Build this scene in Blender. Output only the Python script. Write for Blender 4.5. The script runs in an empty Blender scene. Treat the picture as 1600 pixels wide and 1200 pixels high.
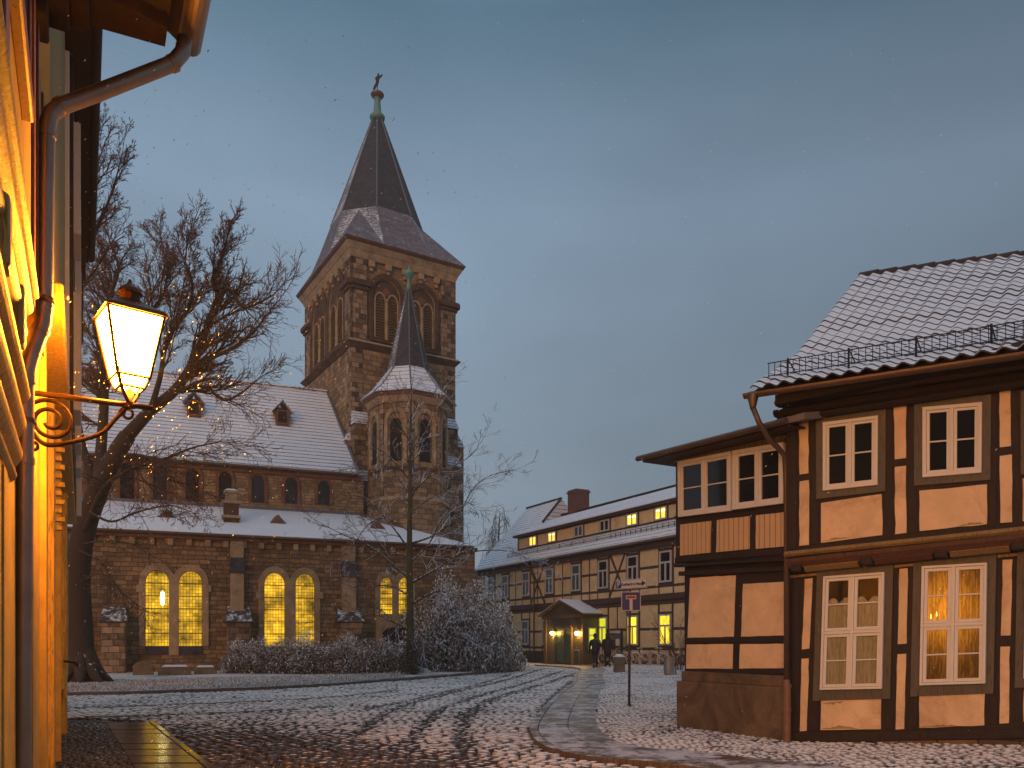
import bpy, math, random
import numpy as np
from mathutils import Vector, Matrix
random.seed(7)
R = math.radians
S = bpy.context.scene
COL = S.collection
# ---------------------------------------------------------------- camera, world, sun, exposure
FPX, HZ, CH = 1250.0, 1003.0, 1.65
cam_d = bpy.data.cameras.new("camera"); cam = bpy.data.objects.new("camera", cam_d); COL.objects.link(cam)
cam.location = (0, 0, CH); cam.rotation_euler = (R(90), 0, 0)
cam_d.sensor_width = 36; cam_d.lens = FPX/1600*36; cam_d.shift_y = (HZ-600)/1600
cam_d.clip_start = .05; cam_d.clip_end = 2000
S.camera = cam
S.view_settings.view_transform = 'Standard'; S.view_settings.look = 'None'
S.view_settings.exposure = 0; S.view_settings.gamma = 1
S.cycles.use_denoising = True
S.cycles.max_bounces = 5; S.cycles.diffuse_bounces = 3; S.cycles.glossy_bounces = 3
S.cycles.volume_bounces = 0; S.cycles.transparent_max_bounces = 12
S.cycles.sample_clamp_indirect = 4
S.cycles.caustics_reflective = False; S.cycles.caustics_refractive = False

SUN_EL, SUN_AZ = 13, 198        # warm, very soft stand-in for unseen street lamps behind the camera
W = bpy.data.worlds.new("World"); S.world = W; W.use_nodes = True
def build_world():
    nt = W.node_tree; N = nt.nodes; L = nt.links; N.clear()
    out = N.new('ShaderNodeOutputWorld'); bg = N.new('ShaderNodeBackground')
    tc = N.new('ShaderNodeTexCoord'); sep = N.new('ShaderNodeSeparateXYZ'); L.new(tc.outputs['Generated'], sep.inputs[0])
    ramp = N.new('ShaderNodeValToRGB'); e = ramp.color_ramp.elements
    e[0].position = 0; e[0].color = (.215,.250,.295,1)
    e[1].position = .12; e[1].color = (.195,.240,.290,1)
    for p, c in ((.235,(.172,.226,.280,1)), (.36,(.185,.258,.335,1)), (.47,(.192,.272,.366,1)), (.54,(.150,.226,.308,1)), (.62,(.088,.163,.232,1)), (.70,(.20,.27,.35,1)), (.85,(.44,.52,.62,1))):  # top two stops, out of view, brightened as added fill light
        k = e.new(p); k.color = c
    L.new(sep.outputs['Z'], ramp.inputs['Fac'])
    # darker towards the right, lighter patch over the roofs on the left
    mr = N.new('ShaderNodeMapRange'); mr.inputs['From Min'].default_value = -.05; mr.inputs['From Max'].default_value = .55
    mr.inputs['To Min'].default_value = 1.06; mr.inputs['To Max'].default_value = .62
    L.new(sep.outputs['X'], mr.inputs['Value'])
    nz = N.new('ShaderNodeTexNoise'); nz.inputs['Scale'].default_value = 1.7; nz.inputs['Detail'].default_value = 4
    mp = N.new('ShaderNodeMapping'); mp.inputs['Scale'].default_value = (1,1,2.2); L.new(tc.outputs['Generated'], mp.inputs[0]); L.new(mp.outputs[0], nz.inputs['Vector'])
    mn = N.new('ShaderNodeMapRange'); mn.inputs['From Min'].default_value = .3; mn.inputs['From Max'].default_value = .7
    mn.inputs['To Min'].default_value = .84; mn.inputs['To Max'].default_value = 1.16; L.new(nz.outputs['Fac'], mn.inputs['Value'])
    mu = N.new('ShaderNodeMath'); mu.operation = 'MULTIPLY'; L.new(mr.outputs[0], mu.inputs[0]); L.new(mn.outputs[0], mu.inputs[1])
    vm = N.new('ShaderNodeVectorMath'); vm.operation = 'SCALE'; L.new(ramp.outputs['Color'], vm.inputs[0]); L.new(mu.outputs[0], vm.inputs['Scale'])
    # a little of the physical twilight sky on top of the overcast sheet
    sky = N.new('ShaderNodeTexSky'); sky.sky_type = 'NISHITA'; sky.sun_disc = False
    sky.sun_elevation = R(SUN_EL); sky.sun_rotation = R(SUN_AZ)
    sc = N.new('ShaderNodeVectorMath'); sc.operation = 'SCALE'; sc.inputs['Scale'].default_value = .0015; L.new(sky.outputs[0], sc.inputs[0])
    ad = N.new('ShaderNodeVectorMath'); ad.operation = 'ADD'; L.new(vm.outputs[0], ad.inputs[0]); L.new(sc.outputs[0], ad.inputs[1])
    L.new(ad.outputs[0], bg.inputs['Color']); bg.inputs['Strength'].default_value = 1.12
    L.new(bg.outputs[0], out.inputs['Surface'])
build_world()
sl = bpy.data.lights.new("street_glow_sun", 'SUN'); sl.energy = 1.12; sl.angle = R(28); sl.color = (1, .44, .15)
so = bpy.data.objects.new("street_glow_sun", sl); COL.objects.link(so)
az = R(SUN_AZ); el = R(SUN_EL)
so.rotation_euler = Vector((math.sin(az)*math.cos(el), math.cos(az)*math.cos(el), math.sin(el))).to_track_quat('Z', 'Y').to_euler()
LAMP_E = 2000.0

# ---------------------------------------------------------------- helpers
def ss(x, a, b):
    t = min(1, max(0, (x-a)/(b-a))); return t*t*(3-2*t)
def gz(x, y):
    "height of the ground"
    z = .12*ss(y, 30, 44) + .16*ss(x, 3, 8)*ss(y, 28, 42)
    z += .09*max(0, x-4.5)*(1-ss(y, 12.5, 16))
    return z
def G(px, py, z=0.0):
    y = FPX*(CH-z)/(py-HZ); return ((px-800)/FPX*y, y)
def at(px, py, y):
    return Vector(((px-800)/FPX*y, y, CH+(HZ-py)/FPX*y))

BASE = {}
def setp(o, label=None, cat=None, group=None, kind=None):
    if label: o['label'] = label
    if cat: o['category'] = cat
    if group: o['group'] = group
    if kind: o['kind'] = kind
    return o
def thing(name, loc, label, cat, group=None):
    o = bpy.data.objects.new(name, None); COL.objects.link(o); o.location = loc; o.empty_display_size = .2
    BASE[o.name] = Vector(loc); return setp(o, label, cat, group)

class MB:
    def __init__(s): s.v = []; s.f = []; s.m = []; s.uv = None
    def add(s, vs, fs, m=0):
        k = len(s.v); s.v.extend([tuple(p) for p in vs]); s.f.extend([tuple(i+k for i in f) for f in fs]); s.m.extend([m]*len(fs))
    def poly(s, pts, m=0): s.add(pts, [tuple(range(len(pts)))], m)
    def prism(s, bot, top, m=0, mtop=None, mbot=None):
        "two matching rings of points, closed solid"
        n = len(bot); k = len(s.v); s.v.extend([tuple(p) for p in bot]+[tuple(p) for p in top])
        for i in range(n):
            j = (i+1) % n; s.f.append((k+i, k+j, k+n+j, k+n+i)); s.m.append(m)
        s.f.append(tuple(k+n+i for i in range(n))); s.m.append(m if mtop is None else mtop)
        s.f.append(tuple(k+n-1-i for i in range(n))); s.m.append(m if mbot is None else mbot)
    def box(s, c, sz, m=0, rz=0, top=1.0):
        "centre of the bottom face, size, taper"
        x, y, z = sz; ca, sa = math.cos(rz), math.sin(rz)
        def ring(k, h): return [(c[0]+(a*x/2*k)*ca-(b*y/2*k)*sa, c[1]+(a*x/2*k)*sa+(b*y/2*k)*ca, c[2]+h) for a, b in ((-1,-1),(1,-1),(1,1),(-1,1))]
        s.prism(ring(1, 0), ring(top, z), m)
    def tube(s, pts, rad, n=8, m=0, caps=True):
        pts = [Vector(p) for p in pts]
        if not hasattr(rad, '__len__'): rad = [rad]*len(pts)
        k = len(s.v); up = Vector((0, 0, 1)); last = None
        for i, p in enumerate(pts):
            if i == 0: t = pts[1]-p
            elif i == len(pts)-1: t = p-pts[i-1]
            else: t = (pts[i+1]-p).normalized()+(p-pts[i-1]).normalized()
            if t.length < 1e-9: t = Vector((0, 0, 1))
            t.normalize()
            if last is None: last = t.cross(up) if abs(t.z) < .95 else t.cross(Vector((1, 0, 0)))
            a = last-t*last.dot(t)
            if a.length < 1e-6: a = t.orthogonal()
            a.normalize(); last = a; b = t.cross(a)
            for j in range(n):
                q = 2*math.pi*j/n; w = p+a*(math.cos(q)*rad[i])+b*(math.sin(q)*rad[i]); s.v.append((w.x, w.y, w.z))
        for i in range(len(pts)-1):
            for j in range(n):
                j2 = (j+1) % n; s.f.append((k+i*n+j, k+i*n+j2, k+(i+1)*n+j2, k+(i+1)*n+j)); s.m.append(m)
        if caps:
            s.f.append(tuple(k+n-1-j for j in range(n))); s.m.append(m)
            q = k+(len(pts)-1)*n; s.f.append(tuple(q+j for j in range(n))); s.m.append(m)
    def lathe(s, c, prof, n=16, m=0):
        k = len(s.v)
        for r, z in prof:
            for j in range(n):
                a = 2*math.pi*j/n; s.v.append((c[0]+r*math.cos(a), c[1]+r*math.sin(a), c[2]+z))
        for i in range(len(prof)-1):
            for j in range(n):
                j2 = (j+1) % n; s.f.append((k+i*n+j, k+i*n+j2, k+(i+1)*n+j2, k+(i+1)*n+j)); s.m.append(m)
        s.f.append(tuple(k+n-1-j for j in range(n))); s.m.append(m)
        q = k+(len(prof)-1)*n; s.f.append(tuple(q+j for j in range(n))); s.m.append(m)
    def ball(s, c, r, m=0, n=8, sz=(1,1,1)):
        prof = [(max(.02,math.sin(math.pi*i/n))*r*sz[0], -math.cos(math.pi*i/n)*r*sz[2]) for i in range(n+1)]
        s.lathe(c, prof, n+2, m)
    def build(s, name, mats, parent=None, bevel=0, smooth=False, uv=True):
        if not isinstance(mats, (list, tuple)): mats = [mats]
        off = BASE[parent.name] if parent else Vector((0, 0, 0))
        me = bpy.data.meshes.new(name)
        V = np.array(s.v, dtype=np.float64)
        me.from_pydata([tuple(p) for p in (V-np.array(off))], [], s.f)
        for m in mats: me.materials.append(m)
        if len(mats) > 1: me.polygons.foreach_set('material_index', s.m)
        me.update()
        if uv and s.uv is None:
            nl = len(me.loops); li = np.empty(nl, dtype=np.int32); me.loops.foreach_get('vertex_index', li)
            npol = len(me.polygons); nr = np.empty(npol*3, dtype=np.float32); me.polygons.foreach_get('normal', nr); nr = nr.reshape(-1, 3)
            tot = np.empty(npol, dtype=np.int32); me.polygons.foreach_get('loop_total', tot)
            nn = np.repeat(nr, tot, axis=0); P = V[li]
            tx = -nn[:, 1]; ty = nn[:, 0]; ln = np.hypot(tx, ty); flat = ln < .08
            ln[ln == 0] = 1; tx = np.where(flat, 1, tx/ln); ty = np.where(flat, 0, ty/ln)
            u = P[:, 0]*tx+P[:, 1]*ty
            # up-slope direction = n x t
            bx = -nn[:, 2]*ty; by = nn[:, 2]*tx; bz = nn[:, 0]*ty-nn[:, 1]*tx
            bx = np.where(flat, 0, bx); by = np.where(flat, 1, by); bz = np.where(flat, 0, bz)
            v = P[:, 0]*bx+P[:, 1]*by+P[:, 2]*bz
            lay = me.uv_layers.new(name='UVMap'); lay.data.foreach_set('uv', np.stack([u, v], 1).astype(np.float32).ravel())
        if smooth: me.polygons.foreach_set('use_smooth', [True]*len(me.polygons))
        o = bpy.data.objects.new(name, me); COL.objects.link(o)
        if parent: o.parent = parent
        BASE[o.name] = off.copy()
        if bevel:
            b = o.modifiers.new('bevel', 'BEVEL'); b.width = bevel; b.segments = 2; b.limit_method = 'ANGLE'; b.angle_limit = R(35)
        return o

class Frame:
    "a vertical facade plane: o on the ground, d along the wall (to the right in the photo), n outward"
    def __init__(s, o, d, n):
        s.o = Vector((o[0], o[1], 0)); s.d = Vector((d[0], d[1], 0)).normalized(); s.n = Vector((n[0], n[1], 0)).normalized()
    def p(s, u, v, w=0): return s.o+s.d*u+s.n*w+Vector((0, 0, v))
    def uv(s, px, py, w=0):
        r = Vector(((px-800)/FPX, 1, (HZ-py)/FPX)); c = Vector((0, 0, CH))
        q = s.o+s.n*w; t = (q-c).dot(s.n)/r.dot(s.n); P = c+r*t-s.o
        return (P.dot(s.d), P.z)
    def box(s, mb, u0, u1, v0, v1, w0, w1, m=0):
        mb.prism([s.p(u0,v0,w1), s.p(u1,v0,w1), s.p(u1,v0,w0), s.p(u0,v0,w0)], [s.p(u0,v1,w1), s.p(u1,v1,w1), s.p(u1,v1,w0), s.p(u0,v1,w0)], m)
    def plate(s, mb, pts, w0, w1, m=0):
        "polygon of (u,v) points extruded from w0 to w1"
        mb.prism([s.p(u, v, w0) for u, v in pts], [s.p(u, v, w1) for u, v in pts], m)
    def pxplate(s, mb, pts, w0, w1, m=0, wp=None, jit=0):
        q = [s.uv(x, y, w0 if wp is None else wp) for x, y in pts]
        if jit: q = rough_edges(q, jit)
        s.plate(mb, q, w0, w1, m)
def rough_edges(q, j, step=.16):
    out = []
    for i in range(len(q)):
        a = q[i]; b = q[(i+1) % len(q)]; L = math.hypot(b[0]-a[0], b[1]-a[1]); n = max(1, int(L/step)); nx, ny = -(b[1]-a[1])/L, (b[0]-a[0])/L
        for k in range(n):
            t = k/n; e = random.gauss(0, j) if k else random.gauss(0, j*.5)
            out.append((a[0]+(b[0]-a[0])*t+nx*e, a[1]+(b[1]-a[1])*t+ny*e))
    return out
class Quad:
    "bilinear patch of a facade, s to the right, t downward (0..1)"
    def __init__(s, F, c, w): s.F = F; s.c = [F.uv(x, y, w) for x, y in c]; s.w = w; s.size()
    def size(s):
        a, b, c, d = s.c; s.W = math.hypot(b[0]-a[0], b[1]-a[1]); s.H = math.hypot(d[0]-a[0], d[1]-a[1])
    @staticmethod
    def of(F, u0, u1, v0, v1, w):
        q = Quad.__new__(Quad); q.F = F; q.w = w; q.c = [(u0,v1),(u1,v1),(u1,v0),(u0,v0)]; q.size(); return q
    def q(s, a, b):
        c = s.c; f = lambda i: (c[0][i]*(1-a)+c[1][i]*a)*(1-b)+(c[3][i]*(1-a)+c[2][i]*a)*b
        return (f(0), f(1))
    def bar(s, mb, a0, a1, b0, b1, w0, w1, m=0):
        s.F.plate(mb, [s.q(a0,b1), s.q(a1,b1), s.q(a1,b0), s.q(a0,b0)], w0, w1, m)
    def ring(s, mb, a0, a1, b0, b1, t, w0, w1, m=0):
        "hollow rectangle with bar width t metres"
        x = t/s.W; y = t/s.H
        s.bar(mb, a0, a1, b0, b0+y, w0, w1, m); s.bar(mb, a0, a1, b1-y, b1, w0, w1, m)
        s.bar(mb, a0, a0+x, b0+y, b1-y, w0, w1, m); s.bar(mb, a1-x, a1, b0+y, b1-y, w0, w1, m)

# ---------------------------------------------------------------- materials
class NB:
    def __init__(s, name):
        s.m = bpy.data.materials.new(name); s.m.use_nodes = True; s.nt = s.m.node_tree; s.nt.nodes.clear()
        s.out = s.new('ShaderNodeOutputMaterial'); s.b = s.new('ShaderNodeBsdfPrincipled'); s.link(s.b.outputs[0], s.out.inputs['Surface'])
        s.tc = s.new('ShaderNodeTexCoord')
    def new(s, t, **k):
        n = s.nt.nodes.new(t)
        for a, b in k.items(): setattr(n, a, b)
        return n
    def link(s, a, b): s.nt.links.new(a, b)
    def put(s, sock, v):
        if hasattr(v, 'links') or hasattr(v, 'is_output'): s.link(v, sock)
        else: sock.default_value = v
    def coord(s, scale=(1,1,1), src='Object', rot=(0,0,0)):
        mp = s.new('ShaderNodeMapping'); s.link(s.tc.outputs[src], mp.inputs[0]); mp.inputs['Scale'].default_value = scale; mp.inputs['Rotation'].default_value = rot
        return mp.outputs[0]
    def noise(s, scale, detail=4, rough=.6, vec=None, dist=0):
        n = s.new('ShaderNodeTexNoise'); n.inputs['Scale'].default_value = scale; n.inputs['Detail'].default_value = detail; n.inputs['Roughness'].default_value = rough
        n.inputs['Distortion'].default_value = dist
        s.link(vec if vec is not None else s.tc.outputs['Object'], n.inputs['Vector']); return n.outputs['Fac']
    def rng(s, v, a, b, c=0.0, d=1.0):
        n = s.new('ShaderNodeMapRange'); s.put(n.inputs['Value'], v)
        for k, x in (('From Min', a), ('From Max', b), ('To Min', c), ('To Max', d)): n.inputs[k].default_value = x
        return n.outputs[0]
    def mix(s, f, a, b, bt='MIX'):
        n = s.new('ShaderNodeMix', data_type='RGBA', blend_type=bt)
        s.put(n.inputs['Factor'], f)
        for sock, v in ((n.inputs['A'], a), (n.inputs['B'], b)): pass
        ia = [i for i in n.inputs if i.type == 'RGBA']
        for sock, v in zip(ia, (a, b)):
            if isinstance(v, tuple): sock.default_value = (v[0], v[1], v[2], 1)
            else: s.link(v, sock)
        return [o for o in n.outputs if o.type == 'RGBA'][0]
    def math(s, op, a, b=0.0):
        n = s.new('ShaderNodeMath', operation=op); s.put(n.inputs[0], a); s.put(n.inputs[1], b); return n.outputs[0]
    def bump(s, h, strength=.5, dist=.02, prev=None):
        n = s.new('ShaderNodeBump'); n.inputs['Strength'].default_value = strength; n.inputs['Distance'].default_value = dist; s.link(h, n.inputs['Height'])
        if prev is not None: s.link(prev, n.inputs['Normal'])
        s.link(n.outputs[0], s.b.inputs['Normal']); return n.outputs[0]
    def base(s, c):
        if isinstance(c, tuple): s.b.inputs['Base Color'].default_value = (*c, 1)
        else: s.link(c, s.b.inputs['Base Color'])
    def fin(s, rough=.8, metal=0, spec=None):
        s.put(s.b.inputs['Roughness'], rough); s.b.inputs['Metallic'].default_value = metal
        if spec is not None: s.b.inputs['Specular IOR Level'].default_value = spec
        return s.m
    def upness(s, lo=.3, hi=.7):
        g = s.new('ShaderNodeNewGeometry'); sp = s.new('ShaderNodeSeparateXYZ'); s.link(g.outputs['Normal'], sp.inputs[0]); return s.rng(sp.outputs['Z'], lo, hi)
SNOW = (.72, .79, .88)
def plaster(name, c, var=.25, bump=.35, sc=3, dirt=(.12,.09,.06), dirtamt=.25):
    b = NB(name); n1 = b.noise(sc, 6, .65); n2 = b.noise(sc*14, 4); n3 = b.noise(.9, 5, .7, dist=.6)
    col = b.mix(b.rng(n1, .3, .7), tuple(x*(1-var) for x in c), tuple(min(1, x*(1+var*.5)) for x in c))
    col = b.mix(b.math('MULTIPLY', b.rng(n3, .50, .68), dirtamt), col, dirt)
    vo = b.new('ShaderNodeTexVoronoi', feature='DISTANCE_TO_EDGE'); vo.inputs['Scale'].default_value = 1.9
    wp = b.new('ShaderNodeVectorMath', operation='ADD'); nn = b.new('ShaderNodeTexNoise'); nn.inputs['Scale'].default_value = 3; nn.inputs['Detail'].default_value = 5
    b.link(b.tc.outputs['Object'], nn.inputs['Vector']); b.link(b.tc.outputs['Object'], wp.inputs[0]); b.link(nn.outputs['Color'], wp.inputs[1]); b.link(wp.outputs[0], vo.inputs['Vector'])
    crack = b.math('MULTIPLY', b.rng(vo.outputs['Distance'], 0, .012, 1, 0), b.rng(n3, .48, .56)); col = b.mix(b.math('MULTIPLY', crack, .6), col, dirt)
    st = b.rng(b.noise(7, 6, .8), .62, .72); col = b.mix(b.math('MULTIPLY', st, dirtamt*.6), col, tuple(x*.6 for x in c)); b.base(col)
    b.bump(b.math('ADD', n1, b.math('MULTIPLY', n2, .4)), bump, .012); return b.fin(.92)
def wood(name, c, c2=None, var=.4, rough=.75, sc=(14,14,1.2), bump=.4, src='Object'):
    b = NB(name); v = b.coord(sc, src); g = b.noise(2.2, 6, .7, v, .6); n = b.noise(1.6, 4)
    col = b.mix(b.rng(g, .3, .7), tuple(x*(1-var) for x in c), c2 or tuple(x*(1+var) for x in c))
    col = b.mix(b.math('MULTIPLY', b.rng(n, .45, .75), .35), col, tuple(x*.5 for x in c))
    g2 = b.noise(5, 3, .5, v, .3); ck = b.rng(g2, .36, .40, 1, 0); col = b.mix(b.math('MULTIPLY', ck, .75), col, tuple(x*.25 for x in c))
    wr = b.rng(b.noise(3.5, 6, .75, b.coord((6,6,1), src)), .60, .70); col = b.mix(b.math('MULTIPLY', wr, .5), col, tuple(min(1, x*2.1+.015) for x in c)); b.base(col)
    b.bump(b.math('SUBTRACT', g, ck), bump, .01); return b.fin(rough)
def plain(name, c, rough=.6, metal=0, var=.15, bump=.1, sc=12):
    b = NB(name); n = b.noise(sc, 4); b.base(b.mix(n, tuple(x*(1-var) for x in c), tuple(min(1, x*(1+var)) for x in c)))
    if bump: b.bump(n, bump, .005)
    return b.fin(rough, metal)
def stonework(name, c1, c2, mortar, bw=.55, bh=.24, bump=.8, soot=.5, sootc=(.035,.028,.024)):
    b = NB(name); v = b.coord((1,1,1), 'UV')
    wv = b.new('ShaderNodeVectorMath', operation='ADD'); nz = b.new('ShaderNodeTexNoise'); nz.inputs['Scale'].default_value = 1.3; nz.inputs['Detail'].default_value = 3; b.link(v, nz.inputs['Vector'])
    sc = b.new('ShaderNodeVectorMath', operation='SCALE'); sc.inputs['Scale'].default_value = .09; b.link(nz.outputs['Color'], sc.inputs[0]); b.link(v, wv.inputs[0]); b.link(sc.outputs[0], wv.inputs[1])
    br = b.new('ShaderNodeTexBrick'); b.link(wv.outputs[0], br.inputs['Vector'])
    br.inputs['Color1'].default_value = (0,0,0,1); br.inputs['Color2'].default_value = (1,1,1,1); br.inputs['Mortar'].default_value = (.5,.5,.5,1)
    br.inputs['Scale'].default_value = 1; br.inputs['Brick Width'].default_value = bw; br.inputs['Row Height'].default_value = bh
    br.inputs['Mortar Size'].default_value = .013; br.inputs['Mortar Smooth'].default_value = .4; br.offset = .43; br.squash = .7; br.squash_frequency = 3
    br2 = b.new('ShaderNodeTexVoronoi'); br2.inputs['Scale'].default_value = 1.7; b.link(wv.outputs[0], br2.inputs['Vector'])
    n1 = b.noise(.55, 6, .7); n2 = b.noise(5, 5)
    tone = b.math('ADD', b.math('MULTIPLY', br.outputs['Color'], .6), b.math('MULTIPLY', n2, .5))
    col = b.mix(b.rng(tone, .2, .9), c1, c2)
    col = b.mix(b.math('MULTIPLY', b.rng(n1, .42, .66), soot), col, sootc)
    # a few blocks are much darker
    bs = b.math('MULTIPLY', b.rng(br.outputs['Color'], .80, .9), .55); col = b.mix(bs, col, sootc)
    col = b.mix(br.outputs['Fac'], col, mortar); b.base(col)
    h = b.math('ADD', b.math('MULTIPLY', br.outputs['Fac'], -1), b.math('MULTIPLY', n2, .7)); b.bump(h, bump, .03)
    return b.fin(.93)
def slate(name, c, snowamt=.5, row=.26, bw=.3, lines=.8):
    "slate courses with snow lying on them, the lower edges of the courses dark"
    b = NB(name); v = b.coord((1,1,1), 'UV')
    nv = b.new('ShaderNodeTexNoise'); nv.inputs['Scale'].default_value = 2.5; b.link(v, nv.inputs['Vector'])
    sc = b.new('ShaderNodeVectorMath', operation='SCALE'); sc.inputs['Scale'].default_value = .05; b.link(nv.outputs['Color'], sc.inputs[0])
    wv = b.new('ShaderNodeVectorMath', operation='ADD'); b.link(v, wv.inputs[0]); b.link(sc.outputs[0], wv.inputs[1])
    br = b.new('ShaderNodeTexBrick'); b.link(wv.outputs[0], br.inputs['Vector'])
    br.inputs['Color1'].default_value = (0,0,0,1); br.inputs['Color2'].default_value = (1,1,1,1)
    br.inputs['Brick Width'].default_value = bw; br.inputs['Row Height'].default_value = row; br.inputs['Scale'].default_value = 1; br.inputs['Mortar Size'].default_value = .012
    sp = b.new('ShaderNodeSeparateXYZ'); b.link(wv.outputs[0], sp.inputs[0])
    fr = b.math('FRACT', b.math('DIVIDE', sp.outputs['Y'], row))      # 0 at the lower edge of a course
    edge = b.rng(fr, .0, .30, 1, 0)
    n1 = b.noise(.8, 6, .7); n2 = b.noise(9, 5, .7)
    col = b.mix(br.outputs['Color'], tuple(x*.7 for x in c), tuple(x*1.3 for x in c))
    thr = b.math('ADD', b.math('ADD', b.math('MULTIPLY', n1, .5), b.math('MULTIPLY', n2, .5)), b.math('MULTIPLY', edge, -.5*lines))
    sm = b.rng(thr, .62-snowamt*.5, .72-snowamt*.5)
    col = b.mix(sm, col, SNOW); b.base(col)
    b.bump(b.math('ADD', b.math('MULTIPLY', fr, -.6), b.math('MULTIPLY', sm, .5)), .8, .03)
    return b.fin(.75)
def emis(name, c, s):
    b = NB(name); b.base((0,0,0)); b.b.inputs['Emission Color'].default_value = (*c, 1); b.b.inputs['Emission Strength'].default_value = s; return b.fin(.4)
def glassdark(name='dark_glass', c=(.012,.014,.016)):
    b = NB(name); n = b.noise(1.5, 2); b.base(c); b.bump(n, .04, .02); return b.fin(.06, 0, .5)
def seeglass():
    b = NB('clear_glass'); b.nt.nodes.remove(b.b); g = b.new('ShaderNodeBsdfGlossy'); g.inputs['Roughness'].default_value = .03; t = b.new('ShaderNodeBsdfTransparent')
    g.inputs['Color'].default_value = (.9,.9,.9,1); t.inputs['Color'].default_value = (.86,.88,.86,1)
    fr = b.new('ShaderNodeFresnel'); fr.inputs['IOR'].default_value = 1.5; mx = b.new('ShaderNodeMixShader'); b.link(fr.outputs[0], mx.inputs[0]); b.link(t.outputs[0], mx.inputs[1]); b.link(g.outputs[0], mx.inputs[2]); b.link(mx.outputs[0], b.out.inputs['Surface'])
    return b.m
def litglass(name, c, s, grid=None, dim=.35):
    "glowing leaded glass: grid = cell size in metres"
    b = NB(name); v = b.coord((1,1,1), 'UV'); n = b.noise(1.3, 3, .5); n2 = b.noise(.5, 2)
    b.base((.02,.02,.01)); st = b.math('MULTIPLY', b.rng(n, .3, .7, 1-dim, 1+dim), s)
    col = b.mix(n2, tuple(c), (c[0]*.92, c[1]*.78, c[2]*.6))
    if grid:
        br = b.new('ShaderNodeTexBrick'); b.link(v, br.inputs['Vector']); br.offset = 0
        br.inputs['Color1'].default_value = (.5,.5,.5,1); br.inputs['Color2'].default_value = (1,1,1,1); br.inputs['Mortar'].default_value = (0,0,0,1)
        br.inputs['Brick Width'].default_value = grid; br.inputs['Row Height'].default_value = grid*1.15; br.inputs['Scale'].default_value = 1; br.inputs['Mortar Size'].default_value = grid*.075
        vo = b.new('ShaderNodeTexWhiteNoise', noise_dimensions='2D')
        st = b.math('MULTIPLY', st, b.rng(br.outputs['Color'], 0, 1, .16, 1))
    b.link(col, b.b.inputs['Emission Color']); b.link(st, b.b.inputs['Emission Strength']); return b.fin(.3)
def bark(name, c, snow=.0, moss=None):
    b = NB(name); v = b.coord((6,6,1.5)); g = b.noise(2.5, 6, .7, v); n = b.noise(7, 4)
    col = b.mix(g, tuple(x*.5 for x in c), tuple(x*1.5 for x in c))
    if moss: col = b.mix(b.rng(b.noise(1.1, 3), .45, .6), col, moss)
    if snow: col = b.mix(b.math('MULTIPLY', b.upness(.05, .4), b.rng(n, .72-snow*.6, .80-snow*.6)), col, SNOW)
    b.base(col); b.bump(g, .8, .03); return b.fin(.9)

M = {}
M['stone'] = stonework('sandstone_rubble', (.13,.08,.045), (.44,.29,.15), (.07,.05,.034), .5, .22, 1.2, .38)
M['stone_tower'] = stonework('sandstone_ashlar', (.16,.10,.055), (.50,.35,.19), (.07,.05,.035), .62, .3, 1.1, soot=.45)
M['belfry_stone'] = stonework('belfry_small_stone', (.22,.14,.07), (.52,.36,.19), (.13,.09,.055), .42, .17, soot=.28)
M['quoin'] = stonework('soot_quoins', (.035,.025,.018), (.60,.41,.25), (.05,.035,.025), .46, .3, soot=.3)
M['dress'] = plaster('dressed_sandstone', (.42,.31,.19), .3, .5, 2.5, (.07,.05,.035), .45)
M['dress_red'] = plaster('red_sandstone', (.22,.10,.055), .3, .5, 3, (.05,.035,.03), .6)
M['sooty'] = plaster('sooty_sandstone', (.11,.065,.04), .35, .6, 3, (.03,.022,.018), .7)
M['slate'] = slate('dark_slate', (.045,.043,.050), .0, .24, .3)
M['slate_mid'] = slate('slate_half_snow', (.060,.058,.068), .47, .24, .3, .55)
M['slate_snow'] = slate('snowy_slate', (.05,.045,.045), .90, .34, .4, .95)
M['nave_roof'] = slate('snowy_nave_slate', (.04,.036,.034), .86, .36, .5, 1.0)
M['tile_far'] = slate('snowy_pantile_far', (.05,.035,.03), .88, .30, .24, .8)
b = NB('smooth_snow'); n = b.noise(1.2, 5, .6); b.base(b.mix(n, (.68,.73,.80), (.82,.86,.92))); b.bump(n, .4, .05); M['snow'] = b.fin(.7)
M['copper'] = plain('green_copper', (.16,.33,.27), .6, .3, .4)
M['copper_brown'] = plain('brown_copper', (.20,.12,.08), .5, .5, .4)
M['iron'] = plain('black_iron', (.03,.028,.026), .5, .6, .3)
M['lead'] = plain('lead_flashing', (.16,.17,.19), .6, .4, .3)
M['timber'] = wood('dark_brown_timber', (.020,.010,.0065), var=.45, rough=.7)
M['timber_far'] = wood('brown_timber', (.075,.040,.024), var=.4)
M['timber_green'] = wood('grey_green_board', (.10,.088,.066), var=.18, bump=.15, rough=.6)
M['fascia'] = wood('reddish_fascia', (.10,.042,.022), var=.3)
M['ochre_wood'] = wood('ochre_painted_wood', (.25,.16,.055), var=.25, rough=.55)
M['infill'] = plaster('cream_infill', (.80,.56,.33), .16, .6, 2.2, (.44,.27,.14), .7)
M['infill_far'] = plaster('far_cream_infill', (.78,.60,.34), .12, .3, 2, (.25,.17,.1), .3)
M['boards'] = None
b = NB('vertical_cream_boards'); v = b.coord((1,1,1), 'UV'); sp = b.new('ShaderNodeSeparateXYZ'); b.link(v, sp.inputs[0]); fr = b.math('FRACT', b.math('DIVIDE', sp.outputs['X'], .115))
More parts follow.
